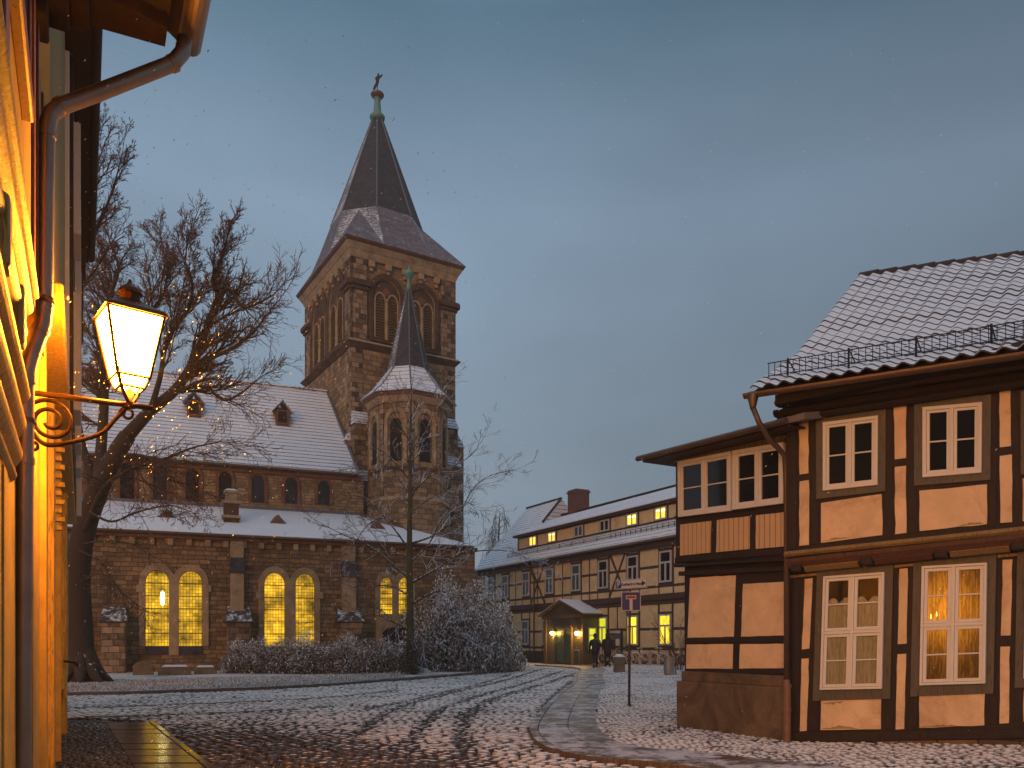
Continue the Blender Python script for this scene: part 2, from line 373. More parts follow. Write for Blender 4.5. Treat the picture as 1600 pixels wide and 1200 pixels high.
ln = b.math('MAXIMUM', b.rng(fr, 0, .07, 1, 0), b.rng(fr, .93, 1)); n = b.noise(3, 5); b.base(b.mix(ln, b.mix(n, (.56,.37,.19), (.70,.47,.26)), (.16,.10,.06))); b.bump(b.math('MULTIPLY', ln, -1), .8, .015); M['boards'] = b.fin(.8)
b = NB('weathered_green_boards'); v = b.coord((1,1,1), 'UV'); sp = b.new('ShaderNodeSeparateXYZ'); b.link(v, sp.inputs[0]); fr = b.math('FRACT', b.math('DIVIDE', sp.outputs['X'], .13))
ln = b.math('MAXIMUM', b.rng(fr, 0, .08, 1, 0), b.rng(fr, .92, 1)); n = b.noise(3, 5, .7, b.coord((9,9,1))); b.base(b.mix(ln, b.mix(n, (.075,.07,.045), (.16,.14,.085)), (.02,.017,.012))); b.bump(b.math('MULTIPLY', ln, -1), .9, .02); M['green_boards'] = b.fin(.8)
M['white'] = plain('white_window_paint', (.72,.68,.62), .45, 0, .08, .05)
M['white_far'] = plain('grey_white_paint', (.55,.55,.54), .5, 0, .1, 0)
M['glass'] = glassdark(); M['clear'] = seeglass()
b = NB('plinth_render'); n1 = b.noise(1.3, 7, .7, dist=.5); n2 = b.noise(12, 5); col = b.mix(b.rng(n1, .35, .65), (.055,.038,.024), (.20,.135,.08)); col = b.mix(b.rng(b.noise(2.3, 5, .7), .66, .70), col, (.32,.2,.1)); b.base(col); b.bump(b.math('ADD', n1, b.math('MULTIPLY', n2, .3)), .7, .03); M['plinth'] = b.fin(.85)
M['rubble'] = stonework('rubble_footing', (.12,.07,.04), (.30,.19,.10), (.04,.03,.02), .5, .2, 1.0)
M['gutter'] = plain('brown_gutter_metal', (.15,.10,.065), .45, .6, .3)
M['zinc'] = plain('zinc_pipe', (.40,.32,.26), .42, .8, .25, .08, 5)
M['redbrick'] = stonework('chimney_brick', (.14,.05,.035), (.22,.09,.06), (.1,.08,.07), .24, .08, .4, .3)
M['lit_y'] = litglass('church_glass', (1,.60,.03), .95, .14, .85)
M['lit_w'] = litglass('lit_office_pane', (1,.62,.07), 1.9, None, .3)
M['lit_g'] = litglass('lit_green_pane', (.66,.72,.03), 1.3, None, .15)
M['lit_y2'] = litglass('lit_yellow_pane', (1,.76,.04), 1.6, None, .2)
M['lead_dull'] = glassdark('old_leaded_glass', (.02,.018,.02))
M['louvre'] = wood('yellowed_louvre', (.28,.19,.05), var=.3)
M['dark'] = plain('dark_void', (.012,.009,.008), .9, 0, .2, 0)
M['door_green'] = wood('green_door_paint', (.06,.115,.075), var=.15, rough=.45, bump=.1)
M['bark'] = bark('dark_bark', (.060,.040,.028), .16)
M['twig'] = bark('brown_twigs', (.15,.075,.042), 0)
M['bark_snow'] = bark('snowy_bark', (.12,.08,.065), 1.05, )
M['bark_moss'] = bark('mossy_bark', (.07,.05,.03), .4, (.10,.095,.03))
M['leaf'] = plain('evergreen_leaf', (.085,.085,.055), .6, 0, .5, 0, 3)
M['leaf_brown'] = plain('withered_leaf', (.24,.14,.105), .8, 0, .5, 0, 3)
b = NB('leaf_snow'); b.base((.80,.77,.76)); M['leaf_snow'] = b.fin(.8)
M['wall_ochre'] = plaster('ochre_wall', (.64,.40,.09), .25, .7, 3, (.3,.17,.07), .6)
M['wall_olive'] = plaster('olive_wall', (.36,.27,.10), .12, .25, 3, (.2,.13,.06), .3)
M['mould'] = wood('ochre_moulding', (.60,.36,.07), var=.45, rough=.5, bump=.25)
M['brown_trim'] = wood('red_brown_trim', (.32,.10,.035), var=.2, rough=.5, bump=.15)
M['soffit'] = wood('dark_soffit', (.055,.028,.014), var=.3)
# ================================================================ SETTING: ground, road, pavements, lawn, kerbs
def inpoly(P, poly):
    x = P[:, 0]; y = P[:, 1]; c = np.zeros(len(P), bool); n = len(poly)
    for i in range(n):
        x1, y1 = poly[i]; x2, y2 = poly[i-1]
        k = ((y1 > y) != (y2 > y)); xi = (x2-x1)*(y-y1)/((y2-y1) if abs(y2-y1) > 1e-9 else 1e-9)+x1
        c ^= k & (x < xi)
    return c
def smoothline(pts, n=8):
    "Catmull-Rom through the points"
    P = [Vector((p[0], p[1], 0)) for p in pts]; P = [P[0]*2-P[1]]+P+[P[-1]*2-P[-2]]; out = []
    for i in range(1, len(P)-2):
        for k in range(n):
            t = k/n; a, b, c, d = P[i-1], P[i], P[i+1], P[i+2]
            q = .5*((2*b)+(-a+c)*t+(2*a-5*b+4*c-d)*t*t+(-a+3*b-3*c+d)*t**3); out.append((q.x, q.y))
    out.append((P[-2].x, P[-2].y)); return out
GZV = np.vectorize(gz)
def setsimple(mb, name, mat, **k):
    o = mb.build(name, mat, None, **k); o['kind'] = 'structure'; return o

# base sheet reaching the horizon, following gz near the square
b = NB('trodden_snow_ground'); n1 = b.noise(.35, 6, .65); n2 = b.noise(6, 6, .7)
b.base(b.mix(b.rng(b.math('ADD', b.math('MULTIPLY', n1, .7), b.math('MULTIPLY', n2, .5)), .56, .70), (.030,.023,.019), (.50,.49,.50))); b.bump(n2, .6, .03); M['ground'] = b.fin(.8)
mb = MB(); xs = [-600,-200,-80,-40]+[-30+i*1.5 for i in range(34)]+[24,40,80,200,600]; ys = [-300,-80,-20,0,5]+[8+i*1.5 for i in range(36)]+[66,80,120,250,700]
for y in ys:
    for x in xs: mb.v.append((x, y, gz(min(max(x,-40),25), y)-.02))
nx = len(xs)
for j in range(len(ys)-1):
    for i in range(nx-1): mb.f.append((j*nx+i, j*nx+i+1, (j+1)*nx+i+1, (j+1)*nx+i)); mb.m.append(0)
setsimple(mb, 'ground', M['ground'], smooth=True)

# kerb lines (from the photo, put down on the ground plane)
kerbL = smoothline([G(40,1091), G(105,1088), G(200,1086.5), G(300,1083), G(400,1079.5), G(500,1074), G(580,1068), G(650,1062,.05), G(720,1056,.08), (-.55,40.5), (.35,44.5), (.3,49.0), (-1.2,53.5), (-4.5,57)], 8)
kerbR = smoothline([(3.4,9.0), (2.35,9.9), G(1010,1200), G(930,1193), G(870,1181), G(845,1171), G(830,1156), G(829,1140), G(843,1118), G(860,1099), G(878,1082), G(893,1070,.05), (2.95,37.5), (3.6,42), (3.2,46.2), (1.4,50.5)], 8)
lawn_z = .13
def offs(line, d):
    out = []
    for i, p in enumerate(line):
        a = line[max(0, i-1)]; b_ = line[min(len(line)-1, i+1)]; tx, ty = b_[0]-a[0], b_[1]-a[1]; L = math.hypot(tx, ty) or 1
        out.append((p[0]-ty/L*d, p[1]+tx/L*d))
    return out
def kerb(line, w, h, name, mat, seg=7):
    mb = MB(); A = offs(line, 0); B = offs(line, w)
    for i in range(len(line)-1):
        gap = .04
        def L(p, q, t): return (p[0]+(q[0]-p[0])*t, p[1]+(q[1]-p[1])*t)
        a0, a1, b0, b1 = A[i], A[i+1], B[i], B[i+1]
        if i % 5 == 0: a1 = L(a0, a1, 1-gap); b1 = L(b0, b1, 1-gap)
        hh = h+random.uniform(-.006, .006)
        bot = [(*a0, gz(*a0)-.05), (*a1, gz(*a1)-.05), (*b1, gz(*b1)-.05), (*b0, gz(*b0)-.05)]
        top = [(*a0, gz(*a0)+hh), (*a1, gz(*a1)+hh), (*b1, gz(*b1)+hh), (*b0, gz(*b0)+hh)]
        mb.prism(bot, top)
    return setsimple(mb, name, mat, bevel=.012)
b = NB('kerb_granite'); n = b.noise(2, 5, .7); n2 = b.noise(22, 4); col = b.mix(n2, (.09,.062,.045), (.19,.135,.10)); col = b.mix(b.math('MULTIPLY', b.upness(.6,.9), b.rng(n, .46, .58)), col, (.6,.58,.58)); b.base(col); b.bump(n2, .5, .01); M['kerb'] = b.fin(.6)
kerb(kerbL, .14, .125, 'kerb', M['kerb']); kerb(kerbR, -.15, .10, 'kerb', M['kerb'])

# lawn behind the left kerb
b = NB('snowy_grass'); n1 = b.noise(.5, 6, .7); n2 = b.noise(30, 5, .8, b.coord((1,.45,1))); n3 = b.noise(4, 4)
f = b.math('ADD', b.math('ADD', b.math('MULTIPLY', n1, .5), b.math('MULTIPLY', n2, .55)), b.math('MULTIPLY', n3, .2))
b.base(b.mix(b.rng(f, .45, .63), (.13,.11,.075), (.72,.70,.70))); b.bump(n2, 1, .05); M['lawn'] = b.fin(.9)
Lin = offs(kerbL, .14)
def lawnh(x, y): return gz(x, y)+lawn_z+.10*ss(y, 30, 38)*(.5+.5*math.sin(x*.9))*.4
pts = []; poly = Lin+[(-8, 62), (-30, 60), (-32, 22)]
mb = MB(); Wn = 6
for i, p in enumerate(Lin[:-1]):
    # strips running back from the kerb to y 60
    pass
cols = [p for p in Lin if p[0] < .2]
cols = [p for i, p in enumerate(cols) if i == 0 or p[0] > cols[i-1][0]+.05]
cols = [(-34, cols[0][1])]+[(-26, cols[0][1])]+cols
NR = 26
for (x, y0) in cols:
    for k in range(NR):
        y = y0+(62-y0)*(k/(NR-1))**1.3; mb.v.append((x, y, lawnh(x, y)))
for i in range(len(cols)-1):
    for k in range(NR-1): mb.f.append((i*NR+k, (i+1)*NR+k, (i+1)*NR+k+1, i*NR+k+1)); mb.m.append(0)
setsimple(mb, 'lawn', M['lawn'], smooth=True)

# tyre tracks and wet stretches: where stones are bare
tracks = []
def track(pts, w): tracks.append((np.array(smoothline([G(*p) if p[1] > 1010 else p for p in pts], 10)), w))
track([(728,1200),(722,1160),(727,1125),(760,1098),(820,1078),(900,1056),(945,1047)], .16)
track([(640,1165),(668,1128),(700,1105),(760,1085),(830,1066),(880,1052)], .13)
track([(560,1150),(600,1118),(650,1098),(720,1080),(800,1062),(850,1049)], .14)
track([(560,1112),(640,1095),(740,1072),(800,1056)], .10)
track([(860,1140),(858,1110),(880,1085),(905,1066),(935,1050)], .10)
track([(842,1145),(845,1112),(866,1087),(893,1067),(925,1050)], .10)
track([(100,1108),(250,1103),(400,1097),(520,1090),(620,1080)], .20)
track([(100,1124),(250,1119),(400,1113),(520,1105)], .22)
def bare(P):
    "0 = snow covered, 1 = bare and wet"
    r = np.zeros(len(P))
    for T, w in tracks:
        d = np.full(len(P), 1e9)
        for i in range(len(T)-1):
            a = T[i]; v = T[i+1]-a; L = (v*v).sum()+1e-9; t = np.clip(((P-a)@v)/L, 0, 1); q = a+t[:, None]*v; d = np.minimum(d, np.hypot(*(P-q).T))
        r = np.maximum(r, np.clip(1.5-d/w, 0, 1)*.62)
    # broad dark sweep at the bottom left of the road
    px = 800+FPX*P[:, 0]/P[:, 1]; py = HZ+FPX*CH/P[:, 1]
    lim = 1118+np.clip((px-420)/420, 0, 1)**1.1*75
    r = np.maximum(r, np.clip((py-lim)/34, 0, 1)*np.clip((900-px)/120, 0, 1)*.80)
    return np.clip(r, 0, 1)

def cobbles(name, poly, sx, sy, mat, rot=0, h=.035, hole=None, base=0.0, snowbias=0.0, ymax=60):
    A = np.array(poly); c, s_ = math.cos(rot), math.sin(rot); Rm = np.array([[c, s_], [-s_, c]]); Q = A@Rm.T
    x0, y0 = Q.min(0); x1, y1 = Q.max(0); rs = np.random.RandomState(3)
    rows = []; y = y0
    j = 0
    while y < y1:
        n = int((x1-x0)/sx)+2; xs_ = x0+np.arange(n)*sx+(j % 2)*sx*.5+rs.uniform(-.3, .3)*sx; rows.append(np.stack([xs_+rs.normal(0, sx*.10, n), np.full(n, y)+rs.normal(0, sy*.10, n)+.09*np.sin(xs_*1.1+y*.7)+.03*np.sin(xs_*4.3+y*3)], 1)); y += sy*rs.uniform(.93, 1.07); j += 1
    P = np.concatenate(rows)@Rm
    k = inpoly(P, poly) & (P[:, 1] < ymax) & (P[:, 1] > 8.5)
    if hole is not None: k &= ~inpoly(P, hole)
    P = P[k]; N = len(P)
    hx = sx*.5*rs.uniform(.66, .92, N); hy = sy*.5*rs.uniform(.64, .88, N); an = rot+rs.normal(0, .09, N)
    z = GZV(P[:, 0], P[:, 1])+base; hh = h*rs.uniform(.6, 1.15, N); tx = rs.normal(0, .05, N); ty = rs.normal(0, .05, N)
    ring = []
    sh = [(-1,-1),(0,-1.12),(1,-1),(1.12,0),(1,1),(0,1.12),(-1,1),(-1.12,0)]
    V = np.zeros((N, 17, 3))
    for i, (a, b_) in enumerate(sh):
        ja = 1+rs.uniform(-.16, .10, N)
        for lev, (m_, zz) in enumerate(((1.0, -.03), (.80, None))):
            u = a*hx*m_*ja; v = b_*hy*m_*ja; X = u*np.cos(an)-v*np.sin(an); Y = u*np.sin(an)+v*np.cos(an)
            V[:, i+8*lev, 0] = P[:, 0]+X; V[:, i+8*lev, 1] = P[:, 1]+Y; V[:, i+8*lev, 2] = z+(zz if zz is not None else hh*.72+u*tx+v*ty)
    V[:, 16, :2] = P; V[:, 16, 2] = z+hh
    F = []
    base_f = [(i, (i+1) % 8, 8+(i+1) % 8, 8+i) for i in range(8)]; tri = [(8+i, 8+(i+1) % 8, 16) for i in range(8)]
    Fq = (np.array(base_f)[None]+np.arange(N)[:, None, None]*17).reshape(-1, 4); Ft = (np.array(tri)[None]+np.arange(N)[:, None, None]*17).reshape(-1, 3)
    me = bpy.data.meshes.new(name); nv = N*17; nq, nt = len(Fq), len(Ft)
    me.vertices.add(nv); me.vertices.foreach_set('co', V.reshape(-1).astype(np.float32))
    me.loops.add(nq*4+nt*3); me.loops.foreach_set('vertex_index', np.concatenate([Fq.ravel(), Ft.ravel()]).astype(np.int32))
    me.polygons.add(nq+nt); me.polygons.foreach_set('loop_start', np.concatenate([np.arange(nq)*4, nq*4+np.arange(nt)*3]).astype(np.int32))
    try: me.polygons.foreach_set('loop_total', np.concatenate([np.full(nq, 4), np.full(nt, 3)]).astype(np.int32))
    except Exception: pass
    me.polygons.foreach_set('use_smooth', [True]*(nq+nt)); me.update(calc_edges=True); me.validate()
    at_ = me.attributes.new('bare', 'FLOAT', 'POINT'); bv = np.clip(bare(P)-snowbias+rs.normal(0, .10, N), 0, 1); at_.data.foreach_set('value', np.repeat(bv, 17).astype(np.float32))
    at2 = me.attributes.new('tone', 'FLOAT', 'POINT'); at2.data.foreach_set('value', np.repeat(rs.uniform(0, 1, N), 17).astype(np.float32))
    me.materials.append(mat); o = bpy.data.objects.new(name, me); COL.objects.link(o); o['kind'] = 'structure'; return o
def cobmat(name, c1, c2, snow=(.88,.82,.79)):
    b = NB(name); a = b.new('ShaderNodeAttribute', attribute_name='bare'); t = b.new('ShaderNodeAttribute', attribute_name='tone')
    n1 = b.noise(.45, 5, .7); n2 = b.noise(13, 5, .75); n3 = b.noise(60, 2)
    col = b.mix(t.outputs['Fac'], c1, c2); col = b.mix(b.math('MULTIPLY', n2, .5), col, tuple(x*.4 for x in c1))
    f = b.math('ADD', b.math('ADD', b.math('MULTIPLY', n1, .55), b.math('MULTIPLY', n2, .55)), b.math('MULTIPLY', t.outputs['Fac'], .12))
    f = b.math('SUBTRACT', f, b.math('MULTIPLY', a.outputs['Fac'], .36)); f = b.math('ADD', f, b.math('MULTIPLY', b.upness(.75, 1), .24))
    sm = b.math('MULTIPLY', b.rng(f, .50, .64), b.upness(.35, .8)); b.base(b.mix(sm, col, snow)); b.bump(b.math('ADD', n2, n3), .35, .01)
    return b.fin(b.rng(sm, 0, 1, .27, .8))
M['cobble'] = cobmat('road_cobble', (.035,.026,.023), (.10,.068,.056)); M['cobble_small'] = cobmat('mosaic_cobble', (.04,.03,.026), (.12,.09,.07), (.86,.82,.80))
# wet slab pavement at the bottom left
slabA = [G(166,1131), G(232,1130), G(330,1210), G(215,1210)]
darkA = [G(60,1128), G(166,1131), G(215,1210), G(-40,1215)]
kerbSlab = [G(232,1130), G(240,1129), G(345,1210), G(330,1210)]
roadpoly = kerbL+[(-8,64),(8,62)]+kerbR[::-1]+[(2.2,8.2),(-3.0,8.2),G(345,1212),G(240,1129),G(150,1124),G(60,1122),(-16,22)]
cobbles('road', roadpoly, .20, .155, M['cobble'], rot=.12, h=.04)
cobbles('road', darkA, .11, .10, M['cobble_small'], rot=.4, h=.02, snowbias=-.35)
b = NB('wet_slab'); n1 = b.noise(1.4, 5); n2 = b.noise(9, 4); b.base(b.mix(n2, (.035,.027,.02), (.09,.07,.05))); b.bump(b.math('ADD', b.math('MULTIPLY', n1, .5), n2), .32, .012); M['wet'] = b.fin(b.rng(n1, .3, .7, .05, .20), 0, .8)
mb = MB()
def lerp2(a, b_, t): return (a[0]+(b_[0]-a[0])*t, a[1]+(b_[1]-a[1])*t)
n = 9
for i in range(n):
    t0, t1 = i/n, (i+1)/n-.012
    a, b_, c, d = lerp2(slabA[0], slabA[3], t0), lerp2(slabA[1], slabA[2], t0), lerp2(slabA[1], slabA[2], t1), lerp2(slabA[0], slabA[3], t1)
    h = .03+random.uniform(-.004, .004); mb.prism([(*p, -.05) for p in (a, b_, c, d)], [(*p, h) for p in (a, b_, c, d)])
setsimple(mb, 'pavement', M['wet'], bevel=.01)
mb = MB(); n = 7
for i in range(n):
    t0, t1 = i/n, (i+1)/n-.01
    a, b_, c, d = lerp2(kerbSlab[0], kerbSlab[3], t0), lerp2(kerbSlab[1], kerbSlab[2], t0), lerp2(kerbSlab[1], kerbSlab[2], t1), lerp2(kerbSlab[0], kerbSlab[3], t1)
    mb.prism([(*p, -.05) for p in (a, b_, c, d)], [(*p, .045) for p in (a, b_, c, d)])
setsimple(mb, 'kerb', M['wet'], bevel=.012)
# right pavement: slabs along the kerb, mosaic cobbles up to the houses
inner = offs(kerbR, -.16); outer = offs(kerbR, -1.25)
b = NB('snowy_slabs'); n1 = b.noise(1.1, 6, .7); n2 = b.noise(11, 5, .75); n3 = b.noise(3.2, 4, .6, dist=.8)
f = b.math('ADD', b.math('ADD', b.math('MULTIPLY', n1, .45), b.math('MULTIPLY', n3, .4)), b.math('MULTIPLY', n2, .3)); sm = b.rng(f, .53, .62)
b.base(b.mix(sm, b.mix(n2, (.05,.036,.028), (.13,.09,.065)), (.58,.55,.56))); b.bump(b.math('ADD', n2, sm), .4, .012); M['slabs'] = b.fin(b.rng(sm, 0, 1, .35, .8))
mb = MB(); k = 0
for i in range(0, len(inner)-2, 2):
    a0, a1, b0, b1 = inner[i], inner[i+2], outer[i], outer[i+2]
    L = math.hypot(a1[0]-a0[0], a1[1]-a0[1]); m_ = max(1, round(L/.75))
    for q in range(m_):
        for s0, s1 in ((0, .49), (.5, 1)):
            t0, t1 = q/m_, (q+1)/m_-.02
            A0, A1 = lerp2(a0, a1, t0), lerp2(a0, a1, t1); B0, B1 = lerp2(b0, b1, t0), lerp2(b0, b1, t1)
            c4 = [lerp2(A0, B0, s0), lerp2(A1, B1, s0), lerp2(A1, B1, s1), lerp2(A0, B0, s1)]
            hh = .095+random.uniform(-.006, .006); mb.prism([(*p, gz(*p)-.03) for p in c4], [(*p, gz(*p)+hh) for p in c4])
setsimple(mb, 'pavement', M['slabs'], bevel=.006)
mb = MB()   # bedding under the right pavement
xs = np.linspace(-1, 14, 31); ys = np.linspace(8, 56, 97); 
walkpoly = outer+[(2.0,54),(9,48),(12,40),(14,30),(14,8),(4.5,8)]
ok = inpoly(np.array([(x, y) for y in ys for x in xs]), walkpoly).reshape(len(ys), len(xs))
for j, y in enumerate(ys):
    for i, x in enumerate(xs): mb.v.append((x, y, gz(x, y)+.055))
for j in range(len(ys)-1):
    for i in range(len(xs)-1):
        if ok[j,i] and ok[j+1,i] and ok[j,i+1] and ok[j+1,i+1]: mb.f.append((j*len(xs)+i, j*len(xs)+i+1, (j+1)*len(xs)+i+1, (j+1)*len(xs)+i)); mb.m.append(0)
setsimple(mb, 'pavement', M['ground'], smooth=True)
cobbles('pavement', walkpoly, .135, .12, M['cobble_small'], rot=.5, h=.03, base=.06, snowbias=.05, ymax=46)

# ================================================================ HOUSE ON THE RIGHT (main part)
def window(F, parent, c4, w, cols=2, rows=1, muntin=1, cas=.045, sash=.04, name='window', mfr='white', pane='glass', curtain=None, dep=.05, sub=True, mull=.05):
    "casing, centre mullion, sashes with glazing bars; panes as a sub-part"
    q = Quad(F, c4, w) if not isinstance(c4, Quad) else c4
    mb = MB(); g = MB(); x, y = cas/q.W, cas/q.H; q.ring(mb, 0, 1, 0, 1, cas, w, w+dep)
    mx = mull/q.W; cw = (1-2*x-(cols-1)*mx)/cols; my = mull/q.H; rh = (1-2*y-(rows-1)*my)/rows
    for i in range(1, cols): a = x+i*cw+(i-1)*mx; q.bar(mb, a, a+mx, y, 1-y, w, w+dep*.95)
    for j in range(1, rows): b0 = y+j*rh+(j-1)*my; q.bar(mb, x, 1-x, b0, b0+my, w+.001, w+dep*.85)
    for i in range(cols):
        for j in range(rows):
            a0 = x+i*(cw+mx); a1 = a0+cw; b0 = y+j*(rh+my); b1 = b0+rh
            if sash: q.ring(mb, a0+.002, a1-.002, b0+.002, b1-.002, sash, w+.002, w+dep*.66)
            for k in range(1, muntin+1):
                t = b0+(b1-b0)*k/(muntin+1); hy = .011/q.H; q.bar(mb, a0, a1, t-hy, t+hy, w+.003, w+dep*.5)
            q.bar(g, a0, a1, b0, b1, w+dep*.18, w+dep*.25)
    f = mb.build(name, M[mfr], parent, bevel=.004 if sub and dep > .04 else 0)
    g.build('pane', M[pane] if isinstance(pane, str) else pane, f)
    return f, q
d0 = Vector((1.12,-1)).normalized()
FH = Frame((4.455, 12.72), (d0.x, d0.y), (d0.y, -d0.x))
FH.n = Vector((-abs(d0.y), -abs(d0.x), 0)).normalized()
house = thing('timber_framed_house', FH.p(0, 0), 'large half-timbered house with cream infill and snowy pantile roof at the right edge', 'house')
UL = 6.2   # length along the facade
WU = .20   # jetty of the upper storey
nb = -FH.n
# bodies
mb = MB(); FH.box(mb, 0, UL, .05, 3.02, -6.5, 0); mb.build('timber_frame', M['timber'], house)
def linev(F, pts, w): return [F.uv(x, y, w) for x, y in pts]
# upper storey body follows the sloping floor line
lo_l = FH.uv(1229, 872, WU)[1]; lo_r = FH.uv(1600, 838, WU)[1]; eaL = FH.uv(1215, 640, WU)[1]
uR = FH.uv(1600, 800, WU)[0]; slope = (lo_r-lo_l)/(uR+.1)
mb = MB(); u0 = FH.uv(1228, 800, WU)[0]
FH.plate(mb, [(u0, lo_l), (UL, lo_l+slope*UL), (UL, 5.62), (u0, 5.62)], WU, -6.3); mb.build('timber_frame', M['timber'], house)
# rubble footing
mb = MB(); q0 = FH.uv(1238, 1161, .03)[1]; q1 = FH.uv(1600, 1150, .03)[1]; ur = FH.uv(1600, 1150, .03)[0]
FH.plate(mb, [(-.12, -.3), (UL, -.1), (UL, q1+(q1-q0)*.7), (-.12, q0+.0)], -.6, .035)
mb.build('plinth', M['rubble'], house)
for i in range(7):      # single stones standing proud in the footing
    pass
# sill beam
mb = MB(); FH.plate(mb, rough_edges([(-.02, q0), (UL, q1+(q1-q0)*.8), (UL, q1+.36), (-.02, q0+.16)], .004, .3), 0, .05); mb.build('sill_beam', M['timber'], house, bevel=.01)
# plaster infill, lower and upper storey
low = [[(1257.7,905),(1270.3,903.3),(1265,1013.3),(1253.3,1015)], [(1252.7,1029.3),(1264.3,1028.7),(1260.7,1141.7),(1249.7,1142.7)],
 [(1283.3,1090),(1377.3,1088),(1376.7,1139.3),(1282,1140.7)], [(1405.7,889),(1418.7,887.7),(1417.3,1005.7),(1403.3,1006.7)], [(1402.7,1022.3),(1416,1021.3),(1413.3,1139.3),(1399.3,1140)],
 [(1437.3,1080),(1539,1078),(1538.3,1133.3),(1437,1137.3)], [(1566.7,875),(1582.3,874),(1579.3,992.7),(1564,993.3)], [(1563.3,1010.7),(1578.3,1010),(1576.7,1130),(1561.7,1130.7)],
 [(1600,1078),(1720,1070),(1718,1122),(1599,1128)], [(1752,855),(1772,853),(1768,985),(1749,986)]]
upp = [[(1248.3,653.3),(1263.3,651.7),(1263.7,740),(1249.7,741.7)], [(1249.7,752.3),(1264.3,750),(1264.5,851.5),(1249,853)], [(1283.3,786),(1378,772),(1379,836),(1283.3,848.3)],
 [(1397.3,626),(1416,623.7),(1416,716),(1398.3,718.3)], [(1398.3,730),(1416,727.7),(1416.7,832.7),(1399,835)], [(1436.7,766.7),(1542.3,756.7),(1542.3,819.3),(1437.3,830)],
 [(1561.7,604),(1579.3,603.3),(1580,697.3),(1562.3,699.3)], [(1562.3,712.7),(1581.3,710),(1581.7,816),(1563.3,817.3)], [(1598,748),(1720,736),(1722,802),(1598,815)]]
for L, w, nm in ((low, 0, 'lower'), (upp, WU, 'upper')):
    for p in L:
        mb = MB(); FH.pxplate(mb, p, w, w+.014, wp=w, jit=.0035); mb.build('plaster_panel', M['infill'], house, bevel=.004)
# plaster flaking off along some edges
M['peel'] = plaster('flaked_plaster', (.40,.29,.17), .3, .9, 5, (.22,.14,.08), .6)
rp_ = random.Random(12)
def peel(F, w, pts, th):
    q = [F.uv(x, y, w) for x, y in pts]; top = []; bot = []
    for i in range(len(q)-1):
        n = 7
        for k in range(n):
            t = k/n; u = q[i][0]+(q[i+1][0]-q[i][0])*t; v = q[i][1]+(q[i+1][1]-q[i][1])*t; top.append((u, v)); bot.append((u, v+th*(.35+rp_.random()*.9)*math.sin(math.pi*min(.93, max(.07, (i*n+k)/(n*(len(q)-1)))))))
    mb = MB(); F.plate(mb, top+bot[::-1], w+.0145, w+.0165); mb.build('flaked_patch', M['peel'], house)
peel(FH, 0, [(1284,1139),(1310,1138.6),(1345,1138.6)], .05); peel(FH, 0, [(1286,1099),(1300,1097),(1322,1096)], -.04); peel(FH, 0, [(1440,1136),(1470,1135),(1500,1134)], .03)
peel(FH, WU, [(1285,846),(1310,843),(1330,840)], .03); peel(FH, WU, [(1500,822),(1520,820),(1540,818)], .04)
# posts: slightly proud pieces so that the frame reads as separate timbers
for px, (ya, yb) in ((1243,(895,1143)), (1272,(1095,1140)), (1390,(1092,1138)), (1427,(1090,1136)), (1552,(1085,1132))):
    a = FH.uv(px-6, ya, 0); c = FH.uv(px+6, yb, 0); mb = MB(); FH.plate(mb, rough_edges([(a[0], c[1]), (c[0], c[1]), (c[0], a[1]), (a[0], a[1])], .004), 0, .012); mb.build('post', M['timber'], house, bevel=.005)
for px, (ya, yb) in ((1239,(650,858)), (1273,(785,850)), (1388,(640,840)), (1426,(640,832)), (1552,(620,822))):
    a = FH.uv(px-6, ya, WU); c = FH.uv(px+6, yb, WU); mb = MB(); FH.plate(mb, rough_edges([(a[0], c[1]), (c[0], c[1]), (c[0], a[1]), (a[0], a[1])], .004), WU, WU+.012); mb.build('post', M['timber'], house, bevel=.005)
# board surrounds and windows
def surround(F, par, out, inn, w, t=.03):
    mb = MB(); o = [F.uv(x, y, w) for x, y in out]; i = [F.uv(x, y, w) for x, y in inn]
    for k in range(4):
        j = (k+1) % 4; F.plate(mb, [o[k], o[j], i[j], i[k]], w, w+t)
    return mb.build('window_surround', M['timber_green'], par)
wl = []
for out, inn, w in (([(1276,652.7),(1385,637),(1384.3,767.7),(1276.3,780)], [(1287.3,661),(1373.3,650),(1372.7,758.3),(1287.3,767.3)], WU),
                    ([(1429.3,627.3),(1549.3,616.7),(1548.3,750),(1429,759.3)], [(1442.7,637.3),(1535.7,629.3),(1534.7,739.3),(1442.7,746.7)], WU),
                    ([(1595.6,612),(1716,602),(1715,735),(1595.3,742)], [(1609,623),(1702,614),(1701,724),(1609,731)], WU)):
    surround(FH, house, out, inn, w+.001); window(FH, house, inn, w+.004, 2, 1, 1, cas=.05, sash=.038, dep=.055)
